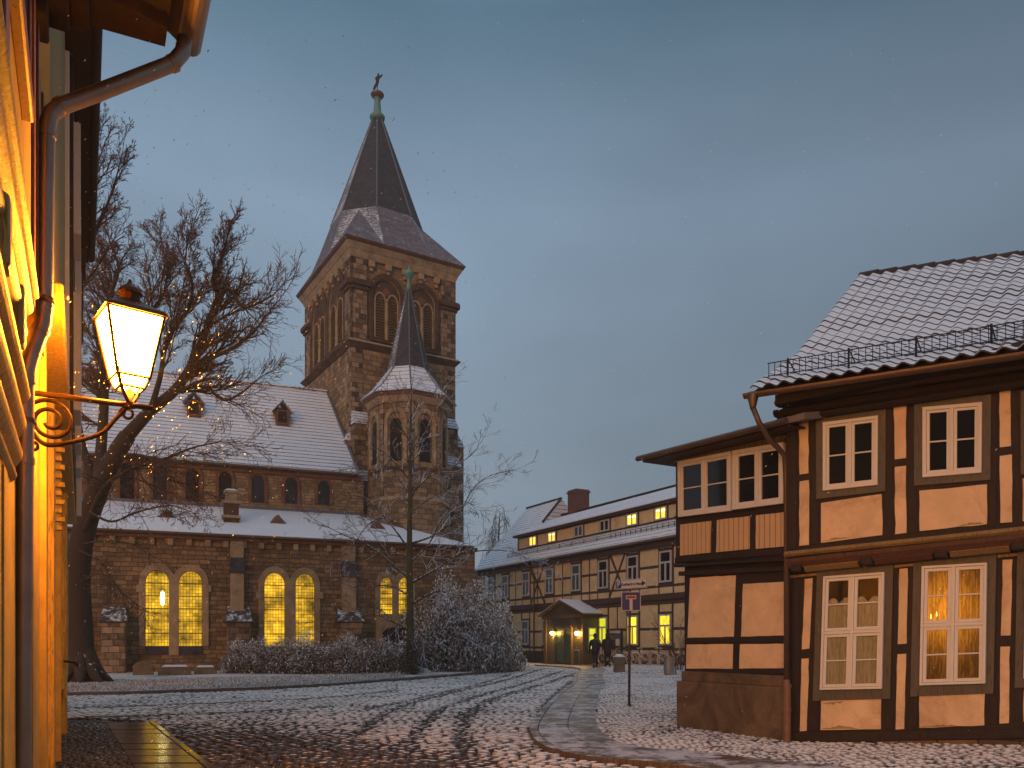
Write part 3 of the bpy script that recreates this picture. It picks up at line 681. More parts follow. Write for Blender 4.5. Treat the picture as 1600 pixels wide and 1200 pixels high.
# curtains glowing or lace
b = NB('lit_curtain'); v = b.coord((1,1,1), 'UV'); wv = b.new('ShaderNodeTexWave'); wv.inputs['Scale'].default_value = 4; wv.inputs['Distortion'].default_value = 7; wv.inputs['Detail'].default_value = 2; b.link(v, wv.inputs['Vector'])
b.base(b.mix(wv.outputs['Fac'], (.18,.10,.04), (.42,.26,.12))); 
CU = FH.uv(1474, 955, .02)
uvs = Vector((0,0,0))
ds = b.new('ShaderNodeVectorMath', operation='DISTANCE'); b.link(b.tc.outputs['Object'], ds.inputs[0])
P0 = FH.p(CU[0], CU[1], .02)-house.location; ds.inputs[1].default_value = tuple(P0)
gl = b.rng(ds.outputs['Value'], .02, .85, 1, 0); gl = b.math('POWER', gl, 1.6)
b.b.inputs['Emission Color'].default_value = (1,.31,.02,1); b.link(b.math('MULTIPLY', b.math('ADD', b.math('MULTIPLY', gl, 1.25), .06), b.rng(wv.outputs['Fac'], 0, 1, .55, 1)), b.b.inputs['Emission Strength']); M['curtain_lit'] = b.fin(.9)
b = NB('lace_curtain'); v = b.coord((1,1,1), 'UV'); wv = b.new('ShaderNodeTexWave'); wv.inputs['Scale'].default_value = 4; wv.inputs['Distortion'].default_value = 7; b.link(v, wv.inputs['Vector']); b.base(b.mix(wv.outputs['Fac'], (.62,.55,.48), (.84,.79,.73))); M['lace'] = b.fin(.95)
def curtain(F, par, q, a0, a1, tops, b1, w, mat, amp=.006, n=26):
    "pleated cloth: tops(s) gives the upper edge"
    mb = MB()
    for i in range(n+1):
        s = i/n; a = a0+(a1-a0)*s; ww = w+amp*math.sin(s*n*1.9)+amp*.5*math.sin(s*31)
        for t in (tops(s), b1): u, v = q.q(a, t); mb.v.append(tuple(F.p(u, v, ww)))
    for i in range(n): mb.f.append((2*i, 2*i+1, 2*i+3, 2*i+2)); mb.m.append(0)
    return mb.build('curtain', mat, par, smooth=True)
for out, inn, kind in (([(1277.7,890),(1396.7,879),(1391.7,1091.7),(1270.7,1095)], [(1288.3,901),(1383.3,894),(1379.3,1076),(1282.7,1077.7)], 0),
                       ([(1428.3,874),(1557.7,864),(1552.7,1083.3),(1423.3,1088.3)], [(1441.7,885),(1543.3,879.3),(1540.7,1067.7),(1438,1070.7)], 1),
                       ([(1590,862),(1722,850),(1718,1068),(1586,1075)], [(1604,874),(1706,866),(1703,1054),(1600,1060)], 0)):
    surround(FH, house, out, inn, .001)
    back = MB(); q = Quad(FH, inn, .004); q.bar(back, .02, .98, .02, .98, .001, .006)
    f, q = window(FH, house, inn, .03, 2, 2, 1, cas=.035, sash=.045, dep=.06, pane='clear', mull=.045)
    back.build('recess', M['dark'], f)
    # dark front face behind, curtain in between
    if kind == 0:
        curtain(FH, f, q, .05, .95, lambda s: .52, .97, .022, M['lace'])
        curtain(FH, f, q, .05, .48, lambda s: .245-.05*abs(math.sin(s*3.14*2)), .50, .020, M['lace'])
        curtain(FH, f, q, .52, .95, lambda s: .245-.05*abs(math.sin(s*3.14*2)), .50, .020, M['lace'])
    else:
        curtain(FH, f, q, .04, .96, lambda s: .03, .97, .018, M['curtain_lit'], n=34)
        for px, py in ((1454.5,964),(1463.5,960)):
            mb = MB(); u, v = FH.uv(px, py, .03); P = FH.p(u, v, .030); mb.lathe(P, [(.001,-.03),(.006,-.018),(.007,-.005),(.004,.02),(.001,.045)], 8); mb.build('candle_flame', emis('flame', (1,.6,.12), 6), f)
# the facade goes on to the right of the photograph in the same rhythm
per = FH.uv(1573, 940, 0)[0]-FH.uv(1411, 940, 0)[0]; c2 = FH.uv(1490, 980, 0)[0]
for k in (2,):
    du = k*per
    for L, w in ((low[3:7], 0), (upp[3:8], WU)):
        for p in L:
            q = [(u+du, v+slope*du*.7) for u, v in (FH.uv(x, y, w) for x, y in p)]; mb = MB(); FH.plate(mb, rough_edges(q, .0035), w, w+.014); mb.build('plaster_panel', M['infill'], house, bevel=.004)
    for y0, y1, w, rws in ((885, 1069, 0, 2), (633, 743, WU, 1)):
        a, c = FH.uv(1442, y0, w), FH.uv(1542, y1, w); qq = Quad.of(FH, a[0]+du, c[0]+du, c[1]+slope*du*.7, a[1]+slope*du*.7, w+.03)
        mb = MB(); FH.box(mb, qq.c[0][0]-.1, qq.c[1][0]+.1, qq.c[2][1]-.13, qq.c[0][1]+.1, w, w+.025); mb.build('window_surround', M['timber_green'], house)
        window(FH, house, qq, w+.03, 2, rws, 1, cas=.045, sash=.04, dep=.055)
# floor band: mouldings under the jetty
def band(F, par, a, b_, th, w0, w1, mat, name='moulding', bevel=.008):
    "straight strip from pixel a to pixel b (top edge), th metres high"
    mb = MB(); p = F.uv(*a, w1); q = F.uv(*b_, w1); F.plate(mb, [(p[0], p[1]-th), (q[0], q[1]-th), (q[0], q[1]), (p[0], p[1])], w0, w1)
    return mb.build(name, mat, par, bevel=bevel)
def mould(F, par, a, b_, prof, mat, name='moulding'):
    "profile of (w, dv) swept along the line a-b given in pixels at w=ref"
    p = F.uv(*a, prof[0][0]); q = F.uv(*b_, prof[0][0]); mb = MB()
    A = [F.p(p[0], p[1]+dv, w) for w, dv in prof]; B = [F.p(q[0], q[1]+dv, w) for w, dv in prof]; mb.prism(A, B); return mb.build(name, mat, par, bevel=.004)
mould(FH, house, (1225,862), (1800,801), [(.27,0),(.285,-.02),(.285,-.05),(.25,-.085),(.20,-.09),(.10,-.09),(.10,0)], M['ochre_wood'])
mould(FH, house, (1229,873), (1800,811), [(.25,0),(.25,-.06),(.19,-.15),(.0,-.15),(.0,0)], M['fascia'], 'fascia')
for x0, x1, mt in ((1255.5,1340,'ochre_wood'), (1365,1456,'fascia'), (1483.5,1577,'ochre_wood'), (1604,1700,'fascia')):
    f0 = lambda x: 886-(x-1230)*.106
    mould(FH, house, (x0, f0(x0)), (x1, f0(x1)), [(.19,0),(.20,-.03),(.14,-.10),(.02,-.11),(.02,0)], M[mt], 'filling_board')
for x in (1243, 1353, 1469.5, 1590):
    y = 882-(x-1230)*.106; p = FH.uv(x, y, .22); mb = MB(); FH.box(mb, p[0]-.085, p[0]+.085, p[1]-.13, p[1], -.1, .225); mb.build('joist_end', M['timber'], house, bevel=.02)
for x0, x1 in ((1234,1276), (1397,1428), (1558,1590)):
    y = lambda x: 899-(x-1234)*.10; band(FH, house, (x0, y(x0)), (x1, y(x1)), .045, 0, .05, M['ochre_wood'])
# dark wall plate mouldings under the eaves
for k, (w1, dy, th, mt) in enumerate(((.30, 0, .10, 'timber'), (.36, -14, .07, 'soffit'), (.42, -24, .07, 'timber'), (.34, 12, .08, 'timber'))):
    mould(FH, house, (1208+k*2, 641+dy), (1800, 550+dy), [(w1,0),(w1+.02,-th*.5),(w1-.03,-th),(WU-.02,-th),(WU-.02,0)], M[mt], 'eaves_beam')
mb = MB()       # carved joist heads under the eaves
for i in range(9):
    u = .05+i*.62; v = FH.uv(1215, 634, .3)[1]; FH.box(mb, u-.08, u+.08, v-.02+.0*i, v+.14, -.1, .50)
mb.build('joist_end', M['timber'], house, bevel=.02)
# ---- roof: pantiles as real waves
WE = .70
eL = FH.uv(1172, 611, WE); eR = FH.uv(1600, 546.5, WE); es = (eR[1]-eL[1])/(eR[0]-eL[0])
def solve_back(px, py, u):
    "point in the verge plane (fixed u) seen at px -> (w, v)"
    c = (px-800)/FPX; o = FH.p(u, 0, 0); # X = c*Y : (o.x+n.x w) = c (o.y + n.y w)
    w = (c*o.y-o.x)/(FH.n.x-c*FH.n.y); P = FH.p(u, 0, w); return w, CH+(HZ-py)/FPX*P.y
uV = eL[0]; kw, kv = solve_back(1243, 560, uV); rw, rv = solve_back(1343, 433, uV)
rR = None
c_ = (1600-800)/FPX
# ridge right end at px 1600
o_ = FH.p(0, 0, rw); t_ = (c_*o_.y-o_.x)/(FH.d.x-c_*FH.d.y); Pr = FH.p(t_, 0, rw); rv2 = CH+(HZ-400)/FPX*Pr.y; rs_ = (rv2-rv)/(t_-uV)
print('roof', eL, eR, kw, kv, rw, rv, rv2)
def roofpt(u, t):
    "t 0..1 eave->kink, 1..2 kink->ridge"
    du = u-uV
    E = (WE, eL[1]+es*du); K = (kw, kv+(es*.8+rs_*.2)*du); Rr = (rw, rv+rs_*du)
    a, b_, s = (E, K, t) if t < 1 else (K, Rr, t-1)
    return (a[0]+(b_[0]-a[0])*s, a[1]+(b_[1]-a[1])*s)
Lk = math.hypot(kw-WE, kv-eL[1]); Lr = math.hypot(rw-kw, rv-kv); TW = .24; RH = .235
rows = max(1, round((Lk+Lr)/RH)); mb = MB(); usegs = int((UL+.6)/TW*6)
def surf(u, s_):
    s_ = min(s_, Lk+Lr); t = s_/Lk if s_ < Lk else 1+(s_-Lk)/Lr; return roofpt(u, t)
wav = []
for i in range(usegs+1):
    u = uV+i*TW/6; ph = (i % 6)/6; wav.append((u, .030*math.sin(2*math.pi*ph)+.004*math.sin(4*math.pi*ph)))
for r in range(rows):
    s0 = r*(Lk+Lr)/rows; s1 = (r+1)*(Lk+Lr)/rows+.03; k = len(mb.v); jit = random.uniform(-.004, .004)
    for i, (u, wv_) in enumerate(wav):
        tj = .006*math.sin(i//6*12.9+r*7.7)
        for q, (s_, h) in enumerate(((s0, .018), (s0, .042), (s0+.03, .046), (s1, .020))):
            w, v = surf(u, s_); mb.v.append(tuple(FH.p(u, v+h+wv_+jit+(tj if q < 3 else 0)+.02, w)))
    n = len(wav)
    for i in range(n-1):
        for q in range(3): mb.f.append((k+i*4+q, k+(i+1)*4+q, k+(i+1)*4+q+1, k+i*4+q+1)); mb.m.append(1 if q == 0 else 0)
b = NB('snow_on_pantile'); n1 = b.noise(2.1, 6, .7); n2 = b.noise(14, 5); f = b.math('ADD', b.math('MULTIPLY', n1, .5), b.math('MULTIPLY', n2, .5)); b.base(b.mix(b.rng(f, .27, .36), (.10,.055,.045), (.62,.73,.84))); b.bump(n2, .3, .01); M['ptile_snow'] = b.fin(.7)
M['ptile'] = plain('clay_tile_edge', (.035,.022,.020), .7, 0, .4, .2)
mb.build('roof', [M['ptile_snow'], M['ptile']], house, smooth=False)
mb = MB()   # boarding beneath the tiles, and the other slope
A = [(*roofpt(uV+.03, 0),), (*roofpt(uV+.03, 1),), (*roofpt(uV+.03, 2),)]; B = [roofpt(UL, 0), roofpt(UL, 1), roofpt(UL, 2)]
for (a, c, uu) in ((A, B, 0),):
    ring0 = [FH.p(uV+.03, v-.03, w) for w, v in a]+[FH.p(uV+.03, a[0][1]+.4, rw*2-.6), FH.p(uV+.03, a[0][1]+.3, rw*2-.6), FH.p(uV+.03, a[2][1]-.25, rw), FH.p(uV+.03, a[1][1]-.16, kw), FH.p(uV+.03, a[0][1]-.06, WE)]
    ring1 = [FH.p(UL, v-.03, w) for w, v in c]+[FH.p(UL, c[0][1]+.4, rw*2-.6), FH.p(UL, c[0][1]+.3, rw*2-.6), FH.p(UL, c[2][1]-.25, rw), FH.p(UL, c[1][1]-.16, kw), FH.p(UL, c[0][1]-.06, WE)]
    mb.prism(ring0, ring1)
mb.build('roof_boarding', M['soffit'], house)
mb = MB(); v0 = roofpt(uV+.3, 0)[1]; FH.plate(mb, [(uV+.35, 5.3), (UL, 5.3), (UL, v0-.09), (uV+.35, v0-.09)], -3, WE-.12); mb.build('soffit', M['timber'], house)
mb = MB()   # ridge tiles
i = 0; u = uV
while u < UL:
    w, v = roofpt(u, 2); mb.tube([FH.p(u, v+.01, w), FH.p(u+.36, v+.02+rs_*.36, w)], [.075, .09], 10); u += .34
mb.build('ridge_tiles', M['ptile'], house)
# gutter, hopper, downpipe
mb = MB(); w_ = WE+.07; prof = [(w_+.07*math.cos(a), -.05+.07*math.sin(a)) for a in [math.pi+i*math.pi/8 for i in range(9)]]
prof2 = [(w_+.062*math.cos(a), -.046+.062*math.sin(a)) for a in [2*math.pi-i*math.pi/8 for i in range(9)]]
gl0 = eL[1]-.01; ring = prof+prof2
mb.prism([FH.p(uV-.06, gl0+dv, w) for w, dv in ring], [FH.p(UL, gl0+es*(UL-uV)+dv, w) for w, dv in ring]); mb.build('gutter', M['gutter'], house)
mb = MB(); hp = FH.p(uV+.08, 0, w_)
hz_ = gl0-.10; mb.lathe((hp.x, hp.y, 0), [(.085,hz_+.05),(.085,hz_-.02),(.05,hz_-.16),(.045,hz_-.20)], 14)
P1 = at(1186, 660, hp.y-.02); P2 = at(1203, 688, 12.45); P3 = at(1226, 712, 12.62); P4 = at(1229, 760, 12.62); P5 = at(1229, 1085, 12.62)
mb.tube([Vector((hp.x, hp.y, hz_-.18)), P1, P2, at(1216,700,12.5), P3, P4, P5], .042, 12); mb.build('downpipe', M['gutter'], house, smooth=True)
mb = MB(); Pb = Vector((P5.x, P5.y-.02, .02)); mb.tube([Pb, Vector((P5.x, P5.y-.02, .95)), Vector((P5.x, P5.y, 1.05))], [.062,.062,.05], 12); 
for z in (.55, .93): mb.tube([Vector((P5.x, P5.y-.02, z)), Vector((P5.x, P5.y-.02, z+.05))], .073, 12)
mb.build('standpipe', plain('rusty_painted_pipe', (.22,.12,.075), .6, .3, .3), house)
# snow guard
mb = MB(); mk = MB()
def sg(u, s_, h):
    w, v = surf(u, s_); return FH.p(u, v+h, w)
s_ = .42
for h in (.10, .30): mb.tube([sg(uV+.12, s_, h), sg(uV+2.5, s_, h), sg(UL, s_, h)], .009, 5)
u = uV+.14
while u < UL: mb.tube([sg(u, s_, .08), sg(u, s_, .31)], .0065, 4); u += .098
u = uV+.45
while u < UL:
    mb.tube([sg(u, s_, .0), sg(u, s_, .33)], .016, 5); mb.tube([sg(u, s_+.02, .30), sg(u, s_+.30, .05)], .010, 4); u += .92
mb.build('snow_guard', M['iron'], house)

# ================================================================ SIDE WING next to it
dW = Vector((-1.30, 2.32)).normalized()
FW = Frame((4.385, 12.73), (-dW.x, -dW.y), (-dW.y, dW.x)); FW.n = Vector((dW.y*-1, dW.x, 0)).normalized()
if FW.n.dot(Vector((-4,-12,0))) < 0: FW.n = -FW.n
wing = thing('side_wing_house', FW.p(-1.4, 0), 'narrow timber-framed wing with rendered base, left of the big half-timbered house', 'house')
uL = FW.uv(1056, 900, 0)[0]; uLow = FW.uv(1066, 950, 0)[0]
mb = MB(); jz = FW.uv(1140, 888, 0)[1]
FW.box(mb, uLow, .02, .5, jz+.12, -3.2, -.06); mb.build('timber_frame', M['timber'], wing)
mb = MB(); tz = FW.uv(1140, 690, 0)[1]
FW.plate(mb, [(uL, FW.uv(1056, 880, 0)[1]), (.02, FW.uv(1228, 872, 0)[1]), (.02, FW.uv(1228,655,0)[1]), (uL, FW.uv(1056,708,0)[1])], -3.2, 0); mb.build('timber_frame', M['timber'], wing)
mb = MB(); FW.box(mb, FW.uv(1057,1100,.04)[0], .0, -.3, FW.uv(1140,1069,.04)[1], -3.2, .045); mb.build('plinth', M['plinth'], wing, bevel=.02)
mb = MB(); FW.box(mb, FW.uv(1063,1060,0)[0], .0, FW.uv(1140,1069,.04)[1], FW.uv(1140,1052,.0)[1], -3.2, -.02); mb.build('plinth', M['plinth'], wing, bevel=.015)
for p, w, mt in (([(1079,903),(1150,899),(1147,994.6),(1075,996.6)], -.06, 'infill'), ([(1162,912.4),(1226.5,909),(1226,993),(1158.5,994.6)], -.06, 'infill'),
              ([(1073.5,1007),(1145.8,1006.5),(1145,1044.7),(1072.6,1044.7)], -.06, 'infill'), ([(1157,1006.5),(1226,1006),(1226,1044),(1155.7,1044.7)], -.06, 'infill'),
              ([(1063.6,819.6),(1111.8,814),(1111,863.5),(1063,868.6)], 0, 'boards'), ([(1120.8,812.5),(1172,806.3),(1172,857.8),(1119.4,863)], 0, 'boards'), ([(1181.7,805.4),(1226.5,800),(1226.5,853.6),(1181.7,857.8)], 0, 'boards')):
    mb = MB(); FW.pxplate(mb, p, w, w+.014, wp=w, jit=.003); mb.build('plaster_panel' if mt == 'infill' else 'boarded_panel', M[mt], wing, bevel=.003)
mb = MB(); FW.pxplate(mb, [(1054,707.7),(1226,652),(1227,696),(1054,723)], 0, .012, wp=0); mb.build('gable_boards', M['green_boards'], wing)
for c4 in ([(1062.7,721.8),(1145.7,705.4),(1145.7,798.3),(1063.6,808.3)], [(1148.6,704.8),(1228,691.5),(1228,787),(1148.6,797)]):
    window(FW, wing, c4, .012, 2, 1, 1, cas=.065, sash=.045, dep=.07, mull=.05)
for a, b_, th, w1, mt in (((1054,806),(1228,783),.055,.035,'timber'), ((1054,871),(1228,856),.10,.03,'timber'), ((1052,882),(1228,871),.05,.055,'timber'), ((1060,893),(1228,884),.08,.0,'timber'), ((1072,997),(1228,995),.09,-.045,'timber'), ((1072,1045.5),(1228,1045),.085,-.045,'timber')):
    band(FW, wing, a, b_, th, -.08, w1, M[mt], 'beam')
# its roof: a shallow metal roof with deep eaves
WR = .42
a = FW.uv(1000, 712, WR); b_ = FW.uv(1232, 652, WR); th = .10
mb = MB(); back = -3.6
FW_pts = lambda w, dz: [FW.p(a[0], a[1]+dz, w), FW.p(b_[0]+.3, b_[1]+dz+.02, w)]
r0 = [FW.p(a[0], a[1]-th, WR), FW.p(a[0], a[1], WR), FW.p(a[0], a[1]+.75, back), FW.p(a[0], a[1]+.62, back)]
r1 = [FW.p(b_[0]+.3, b_[1]-th, WR), FW.p(b_[0]+.3, b_[1], WR), FW.p(b_[0]+.3, b_[1]+.75, back), FW.p(b_[0]+.3, b_[1]+.62, back)]
mb.prism(r0, r1); mb.build('roof', plain('grey_sheet_roof', (.20,.18,.17), .6, .2, .2), wing)
mb = MB(); FW.plate(mb, [(a[0]+.03, a[1]-th-.03), (b_[0], b_[1]-th-.03), (b_[0], b_[1]-th-.002), (a[0]+.03, a[1]-th-.002)], -.5, WR-.04); mb.build('soffit', M['soffit'], wing)
mb = MB(); mb.tube([FW.p(a[0]-.03, a[1]-.06, WR+.045), FW.p(b_[0], b_[1]-.06, WR+.045)], .05, 10); mb.build('gutter', M['gutter'], wing)
# ================================================================ CHURCH
dA = Vector((2.48, 1)).normalized()
FA0 = (-18.24, 38.0)
FC = Frame(FA0, (dA.x, dA.y), (dA.y, -dA.x))
church = thing('church', FC.p(8, 0), 'sandstone church with snowy roofs, a tall slate-spired bell tower and glowing lancet windows', 'church')
uE0 = FC.uv(60, 900)[0]; uE1 = FC.uv(742, 900)[0]
EAV = 6.98; OV = .35
def arch_pts(u0, u1, v0, vs, vt, n=8, k=1.0):
    "outline of a pointed opening, counter-clockwise from bottom left"
    pts = [(u0, v0), (u1, v0), (u1, vs)]; c = (u0+u1)/2; h = vt-vs; hw = (u1-u0)/2
    for i in range(1, n):
        a = i/n*math.pi/2; pts.append((c+hw*math.cos(a)**k, vs+h*math.sin(a)**.92))
    pts.append((c, vt))
    for i in range(n-1, 0, -1):
        a = i/n*math.pi/2; pts.append((c-hw*math.cos(a)**k, vs+h*math.sin(a)**.92))
    pts.append((u0, vs)); return pts
def arch_frame(F, mb, u0, u1, v0, vs, vt, t, w0, w1, m=0, legs=True, k=1.0, v0b=None):
    "stone surround following the arch"
    inn = arch_pts(u0, u1, v0, vs, vt, k=k)[2:]; out = arch_pts(u0-t, u1+t, v0, vs, vt+t*1.15, k=k)[2:]
    if legs: inn = [(u1, v0)]+inn+[(u0, v0)]; out = [(u1+t, v0)]+out+[(u0-t, v0)]
    for i in range(len(inn)-1):
        F.plate(mb, [inn[i], out[i], out[i+1], inn[i+1]], w0, w1, m)
def lancet(F, par, u0, u1, v0, vs, vt, t=.28, mat='lit_y', w=0.0, lead=True, sill=True, stone='dress', rec=.02, name='window'):
    f = MB(); arch_frame(F, f, u0, u1, v0, vs, vt, t, w-.02, w+.10)
    o = f.build(name, M[stone], par, bevel=.012)
    f = MB(); arch_frame(F, f, u0, u1, v0, vs, vt, .05, w-.02, w+.06); f.build('inner_frame', M['sooty'], o)
    g = MB(); F.plate(g, arch_pts(u0+.02, u1-.02, v0, vs, vt-.02), w+.005, w+.015); g.build('glass', M[mat], o)
    if lead:
        n = 5
        for i in range(1, n+1):
            l = MB(); v = v0+(vs-v0)*i/n+.0; F.box(l, u0, u1, v-.018, v+.018, w+.012, w+.035); l.build('glazing_bar', M['iron'], o)
    if sill:
        s = MB(); F.plate(s, [(u0+.0, v0-.42), (u1-.0, v0-.42), (u1, v0), (u0, v0)], w+.0, w+.06); s.build('sill', M['slate'], o)
    return o
# aisle wall
mb = MB(); FC.box(mb, uE0, uE1, -.4, EAV-.15, -4.4, 0); mb.build('aisle_wall', M['stone'], church)
mb = MB(); FC.box(mb, uE0, uE1+.04, -.3, .9, -.3, .12); mb.build('plinth', M['stone'], church, bevel=.03)
mb = MB(); FC.box(mb, uE0, uE1+.1, EAV-.33, EAV-.12, -.1, .22); mb.build('cornice', M['dress_red'], church, bevel=.03)
u = uE0+.4
while u < uE1-.3:
    mb = MB(); FC.box(mb, u, u+.26, EAV-.66, EAV-.33, -.05, .17); u += .84; mb.build('corbel', M['dress'], church, bevel=.04)
# windows of the aisle
def W2(x0, x1, yt, ysp, yb, **k):
    u0, vs = FC.uv(x0, ysp); u1 = FC.uv(x1, ysp)[0]; v0 = FC.uv((x0+x1)/2, yb)[1]; vt = FC.uv((x0+x1)/2, yt)[1]
    return lancet(FC, church, u0, u1, v0, vs, vt, **k)
W2(227, 264.5, 891, 911, 1009.5); W2(279, 316.5, 892.5, 912, 1009.5)
P = FC.uv(254, 935); mb = MB(); Pq = FC.p(P[0], P[1], .03); mb.lathe(Pq, [(.02,-.34),(.085,-.26),(.10,0),(.085,.28),(.02,.36)], 10); mb.build('window_lamp', emis('hanging_lamp', (1,.85,.4), 7), church, smooth=True)
W2(412.7, 445, 895, 914, 1010); W2(460.7, 491.3, 896.7, 915, 1010)
W2(594, 613, 902, 918, 962); W2(622, 640, 903, 919, 962)
# piers between each pair, label stops
mb = MB()
for x0, x1, yb, yt in ((264.5,279,1024,905), (445,460.7,1024,908), (613,622,978,912)):
    a = FC.uv(x0, yb); c = FC.uv(x1, yt); FC.box(mb, a[0]-.02, c[0]+.02, a[1], c[1], -.02, .13)
mb.build('window_pier', M['dress'], church, bevel=.02)
for (x, y) in ((405,925), (500,925), (452,925), (219,914), (325,914)):
    mb = MB(); a = FC.uv(x, y); FC.box(mb, a[0]-.16, a[0]+.16, a[1]-.35, a[1], -.02, .14); mb.build('label_stop', M['dress'], church, bevel=.02)
# low doorway under the third pair
u0, v1 = FC.uv(597, 975); u1 = FC.uv(640, 975)[0]
mb = MB(); FC.box(mb, u0-.35, u1+.35, .1, v1+.55, -.05, .09); mb.build('door_surround', M['dress'], church, bevel=.02)
mb = MB(); FC.plate(mb, [(u0,.1),(u1,.1),(u1,v1-.45),(u1-.3,v1-.2),(u0+.3,v1-.2),(u0,v1-.45)], .092, .10); mb.build('door', M['dark'], church)
# buttresses
b = NB('mossy_coping'); n = b.noise(4, 5, .7); n2 = b.noise(14, 4); b.base(b.mix(b.math('MULTIPLY', b.rng(n, .48, .62), b.upness(.1,.5)), b.mix(n2, (.03,.025,.02), (.09,.075,.055)), SNOW)); b.bump(n2, .6, .02); M['coping'] = b.fin(.9)
def stepbut(xl, xr, ycap, ytop, proj=.95, upper=None, name='buttress'):
    a = FC.uv(xl, ycap, proj); c = FC.uv(xr, ycap, proj); o = MB()
    FC.box(o, a[0], c[0], -.3, a[1], -.1, proj); ob = o.build(name, M['quoin'], church, bevel=.03)
    o = MB(); z0 = a[1]; zt = FC.uv((xl+xr)/2, ytop, .1)[1]; e = .09
    L = [FC.p(a[0]-e, z0-.02, proj+e), FC.p(c[0]+e, z0-.02, proj+e), FC.p(c[0]+e, z0-.02, .01), FC.p(a[0]-e, z0-.02, .01)]
    T = [FC.p(a[0]+.04, zt, .12), FC.p(c[0]-.04, zt, .12), FC.p(c[0]-.04, zt, .01), FC.p(a[0]+.04, zt, .01)]
    T0 = [FC.p(a[0]-e, z0+.05, proj+e), FC.p(c[0]+e, z0+.05, proj+e), FC.p(c[0]+e, z0+.05, .01), FC.p(a[0]-e, z0+.05, .01)]
    o.prism(L, T0); o.prism([p+Vector((0,0,.002)) for p in T0], T); o.build('coping', M['coping'], ob, bevel=.01)
    if upper:
        x0, x1, ya, yb_, yc = upper; a = FC.uv(x0, yb_, .3); c = FC.uv(x1, yb_, .3)
        o = MB(); FC.box(o, a[0], c[0], zt-.35, FC.uv(x0, yc, .42)[1], -.05, .42); o.build('shaft', M['dress'], ob, bevel=.02)
        o = MB(); zc = FC.uv(x0, yc, .42)[1]; ze = FC.uv(x0, yb_, .25)[1]
        o.prism([FC.p(a[0]-.06, zc, .50), FC.p(c[0]+.06, zc, .50), FC.p(c[0]+.06, zc, .01), FC.p(a[0]-.06, zc, .01)], [FC.p(a[0], ze, .26), FC.p(c[0], ze, .26), FC.p(c[0], ze, .01), FC.p(a[0], ze, .01)]); o.build('coping', M['slate'], ob)
        o = MB(); FC.box(o, a[0], c[0], ze, EAV-.34, -.05, .24); o.build('shaft', M['dress'], ob, bevel=.02)
stepbut(158, 196, 972, 947, .95)
stepbut(355, 392, 972, 947, .95, (360, 381, 841, 871, 895))
stepbut(530, 567, 972, 950, .95, (535, 556, 850, 877, 901))
stepbut(118, 124, 972, 947, .6)
# aisle roof
tD = 4.5; top_z = FC.uv(200, 783, -tD)[1]; uT = FC.uv(557, 797, -tD)[0]
mb = MB(); a, c = uE0-.3, FC.uv(740, 857, OV)[0]; th = .10
def rf(u, w, z): return FC.p(u, z, w)
mb.prism([rf(a,OV,EAV-.14), rf(c,OV,EAV-.14), rf(c+.6,-tD,EAV-.14), rf(a,-tD,EAV-.14)], [rf(a,OV,EAV-.12), rf(c,OV,EAV-.12), rf(c+.6,-tD,EAV-.12), rf(a,-tD,EAV-.12)]); 
mb.build('eaves_board', M['soffit'], church)
mb = MB(); mb.prism([rf(a,OV,EAV-.115), rf(c,OV,EAV-.115), rf(uT,-tD,top_z-.12), rf(a,-tD,top_z-.12)], [rf(a,OV,EAV), rf(c,OV,EAV), rf(uT,-tD,top_z), rf(a,-tD,top_z)])
mb.poly([rf(c,OV,EAV), rf(c+.6,-tD,EAV), rf(uT,-tD,top_z)])
mb.build('aisle_roof', M['snow'], church, bevel=.02)
mb = MB(); mb.tube([rf(a,OV+.05,EAV-.10), rf(c,OV+.05,EAV-.10)], .07, 8); mb.build('gutter', M['gutter'], church)
for x, y in ((261,803), (433,810), (587,820)):      # triangular roof vents
    w = -2.4; u, v = FC.uv(x, y+8, w)
    f = (OV-w)/(OV+tD); v = EAV+(top_z-EAV)*f; mb = MB(); hw = .46; hh = .50
    mb.prism([rf(u-hw, w+.55, v-.25), rf(u+hw, w+.55, v-.25), rf(u, w+.55, v-.25+hh)], [rf(u-hw*.2, w-.8, v+.3), rf(u+hw*.2, w-.8, v+.3), rf(u, w-.8, v+.3+.02)]); o = mb.build('roof_vent', M['lead'], church)
    mb = MB(); FC.plate(mb, [(u-hw*.74, v-.21), (u+hw*.74, v-.21), (u, v-.25+hh*.82)], w+.55, w+.57); mb.build('vent_opening', M['dress_red'], o)
w = -1.9; u = FC.uv(361, 820, w)[0]; f = (OV-w)/(OV+tD); v = EAV+(top_z-EAV)*f
mb = MB(); P = FC.p(u, 0, w); mb.box((P.x,P.y,v-.4), (.74,.62,1.25), 0, math.atan2(dA.y,dA.x)); o = mb.build('roof_chimney', M['sooty'], church, bevel=.03)
mb = MB(); mb.box((P.x,P.y,v+.10), (.92,.80,.14), 0, math.atan2(dA.y,dA.x)); mb.box((P.x,P.y,v+.85), (.94,.82,.14), 0, math.atan2(dA.y,dA.x)); mb.box((P.x,P.y,v+.99), (.58,.50,.42), 0, math.atan2(dA.y,dA.x)); mb.box((P.x,P.y,v+1.41), (.80,.70,.12), 0, math.atan2(dA.y,dA.x), .7); mb.build('cap', M['dress'], o, bevel=.03)
mb = MB(); mb.box((P.x,P.y,v+1.53), (.72,.62,.10), 0, math.atan2(dA.y,dA.x), .5); mb.build('snow_cap', M['snow'], o, bevel=.03)
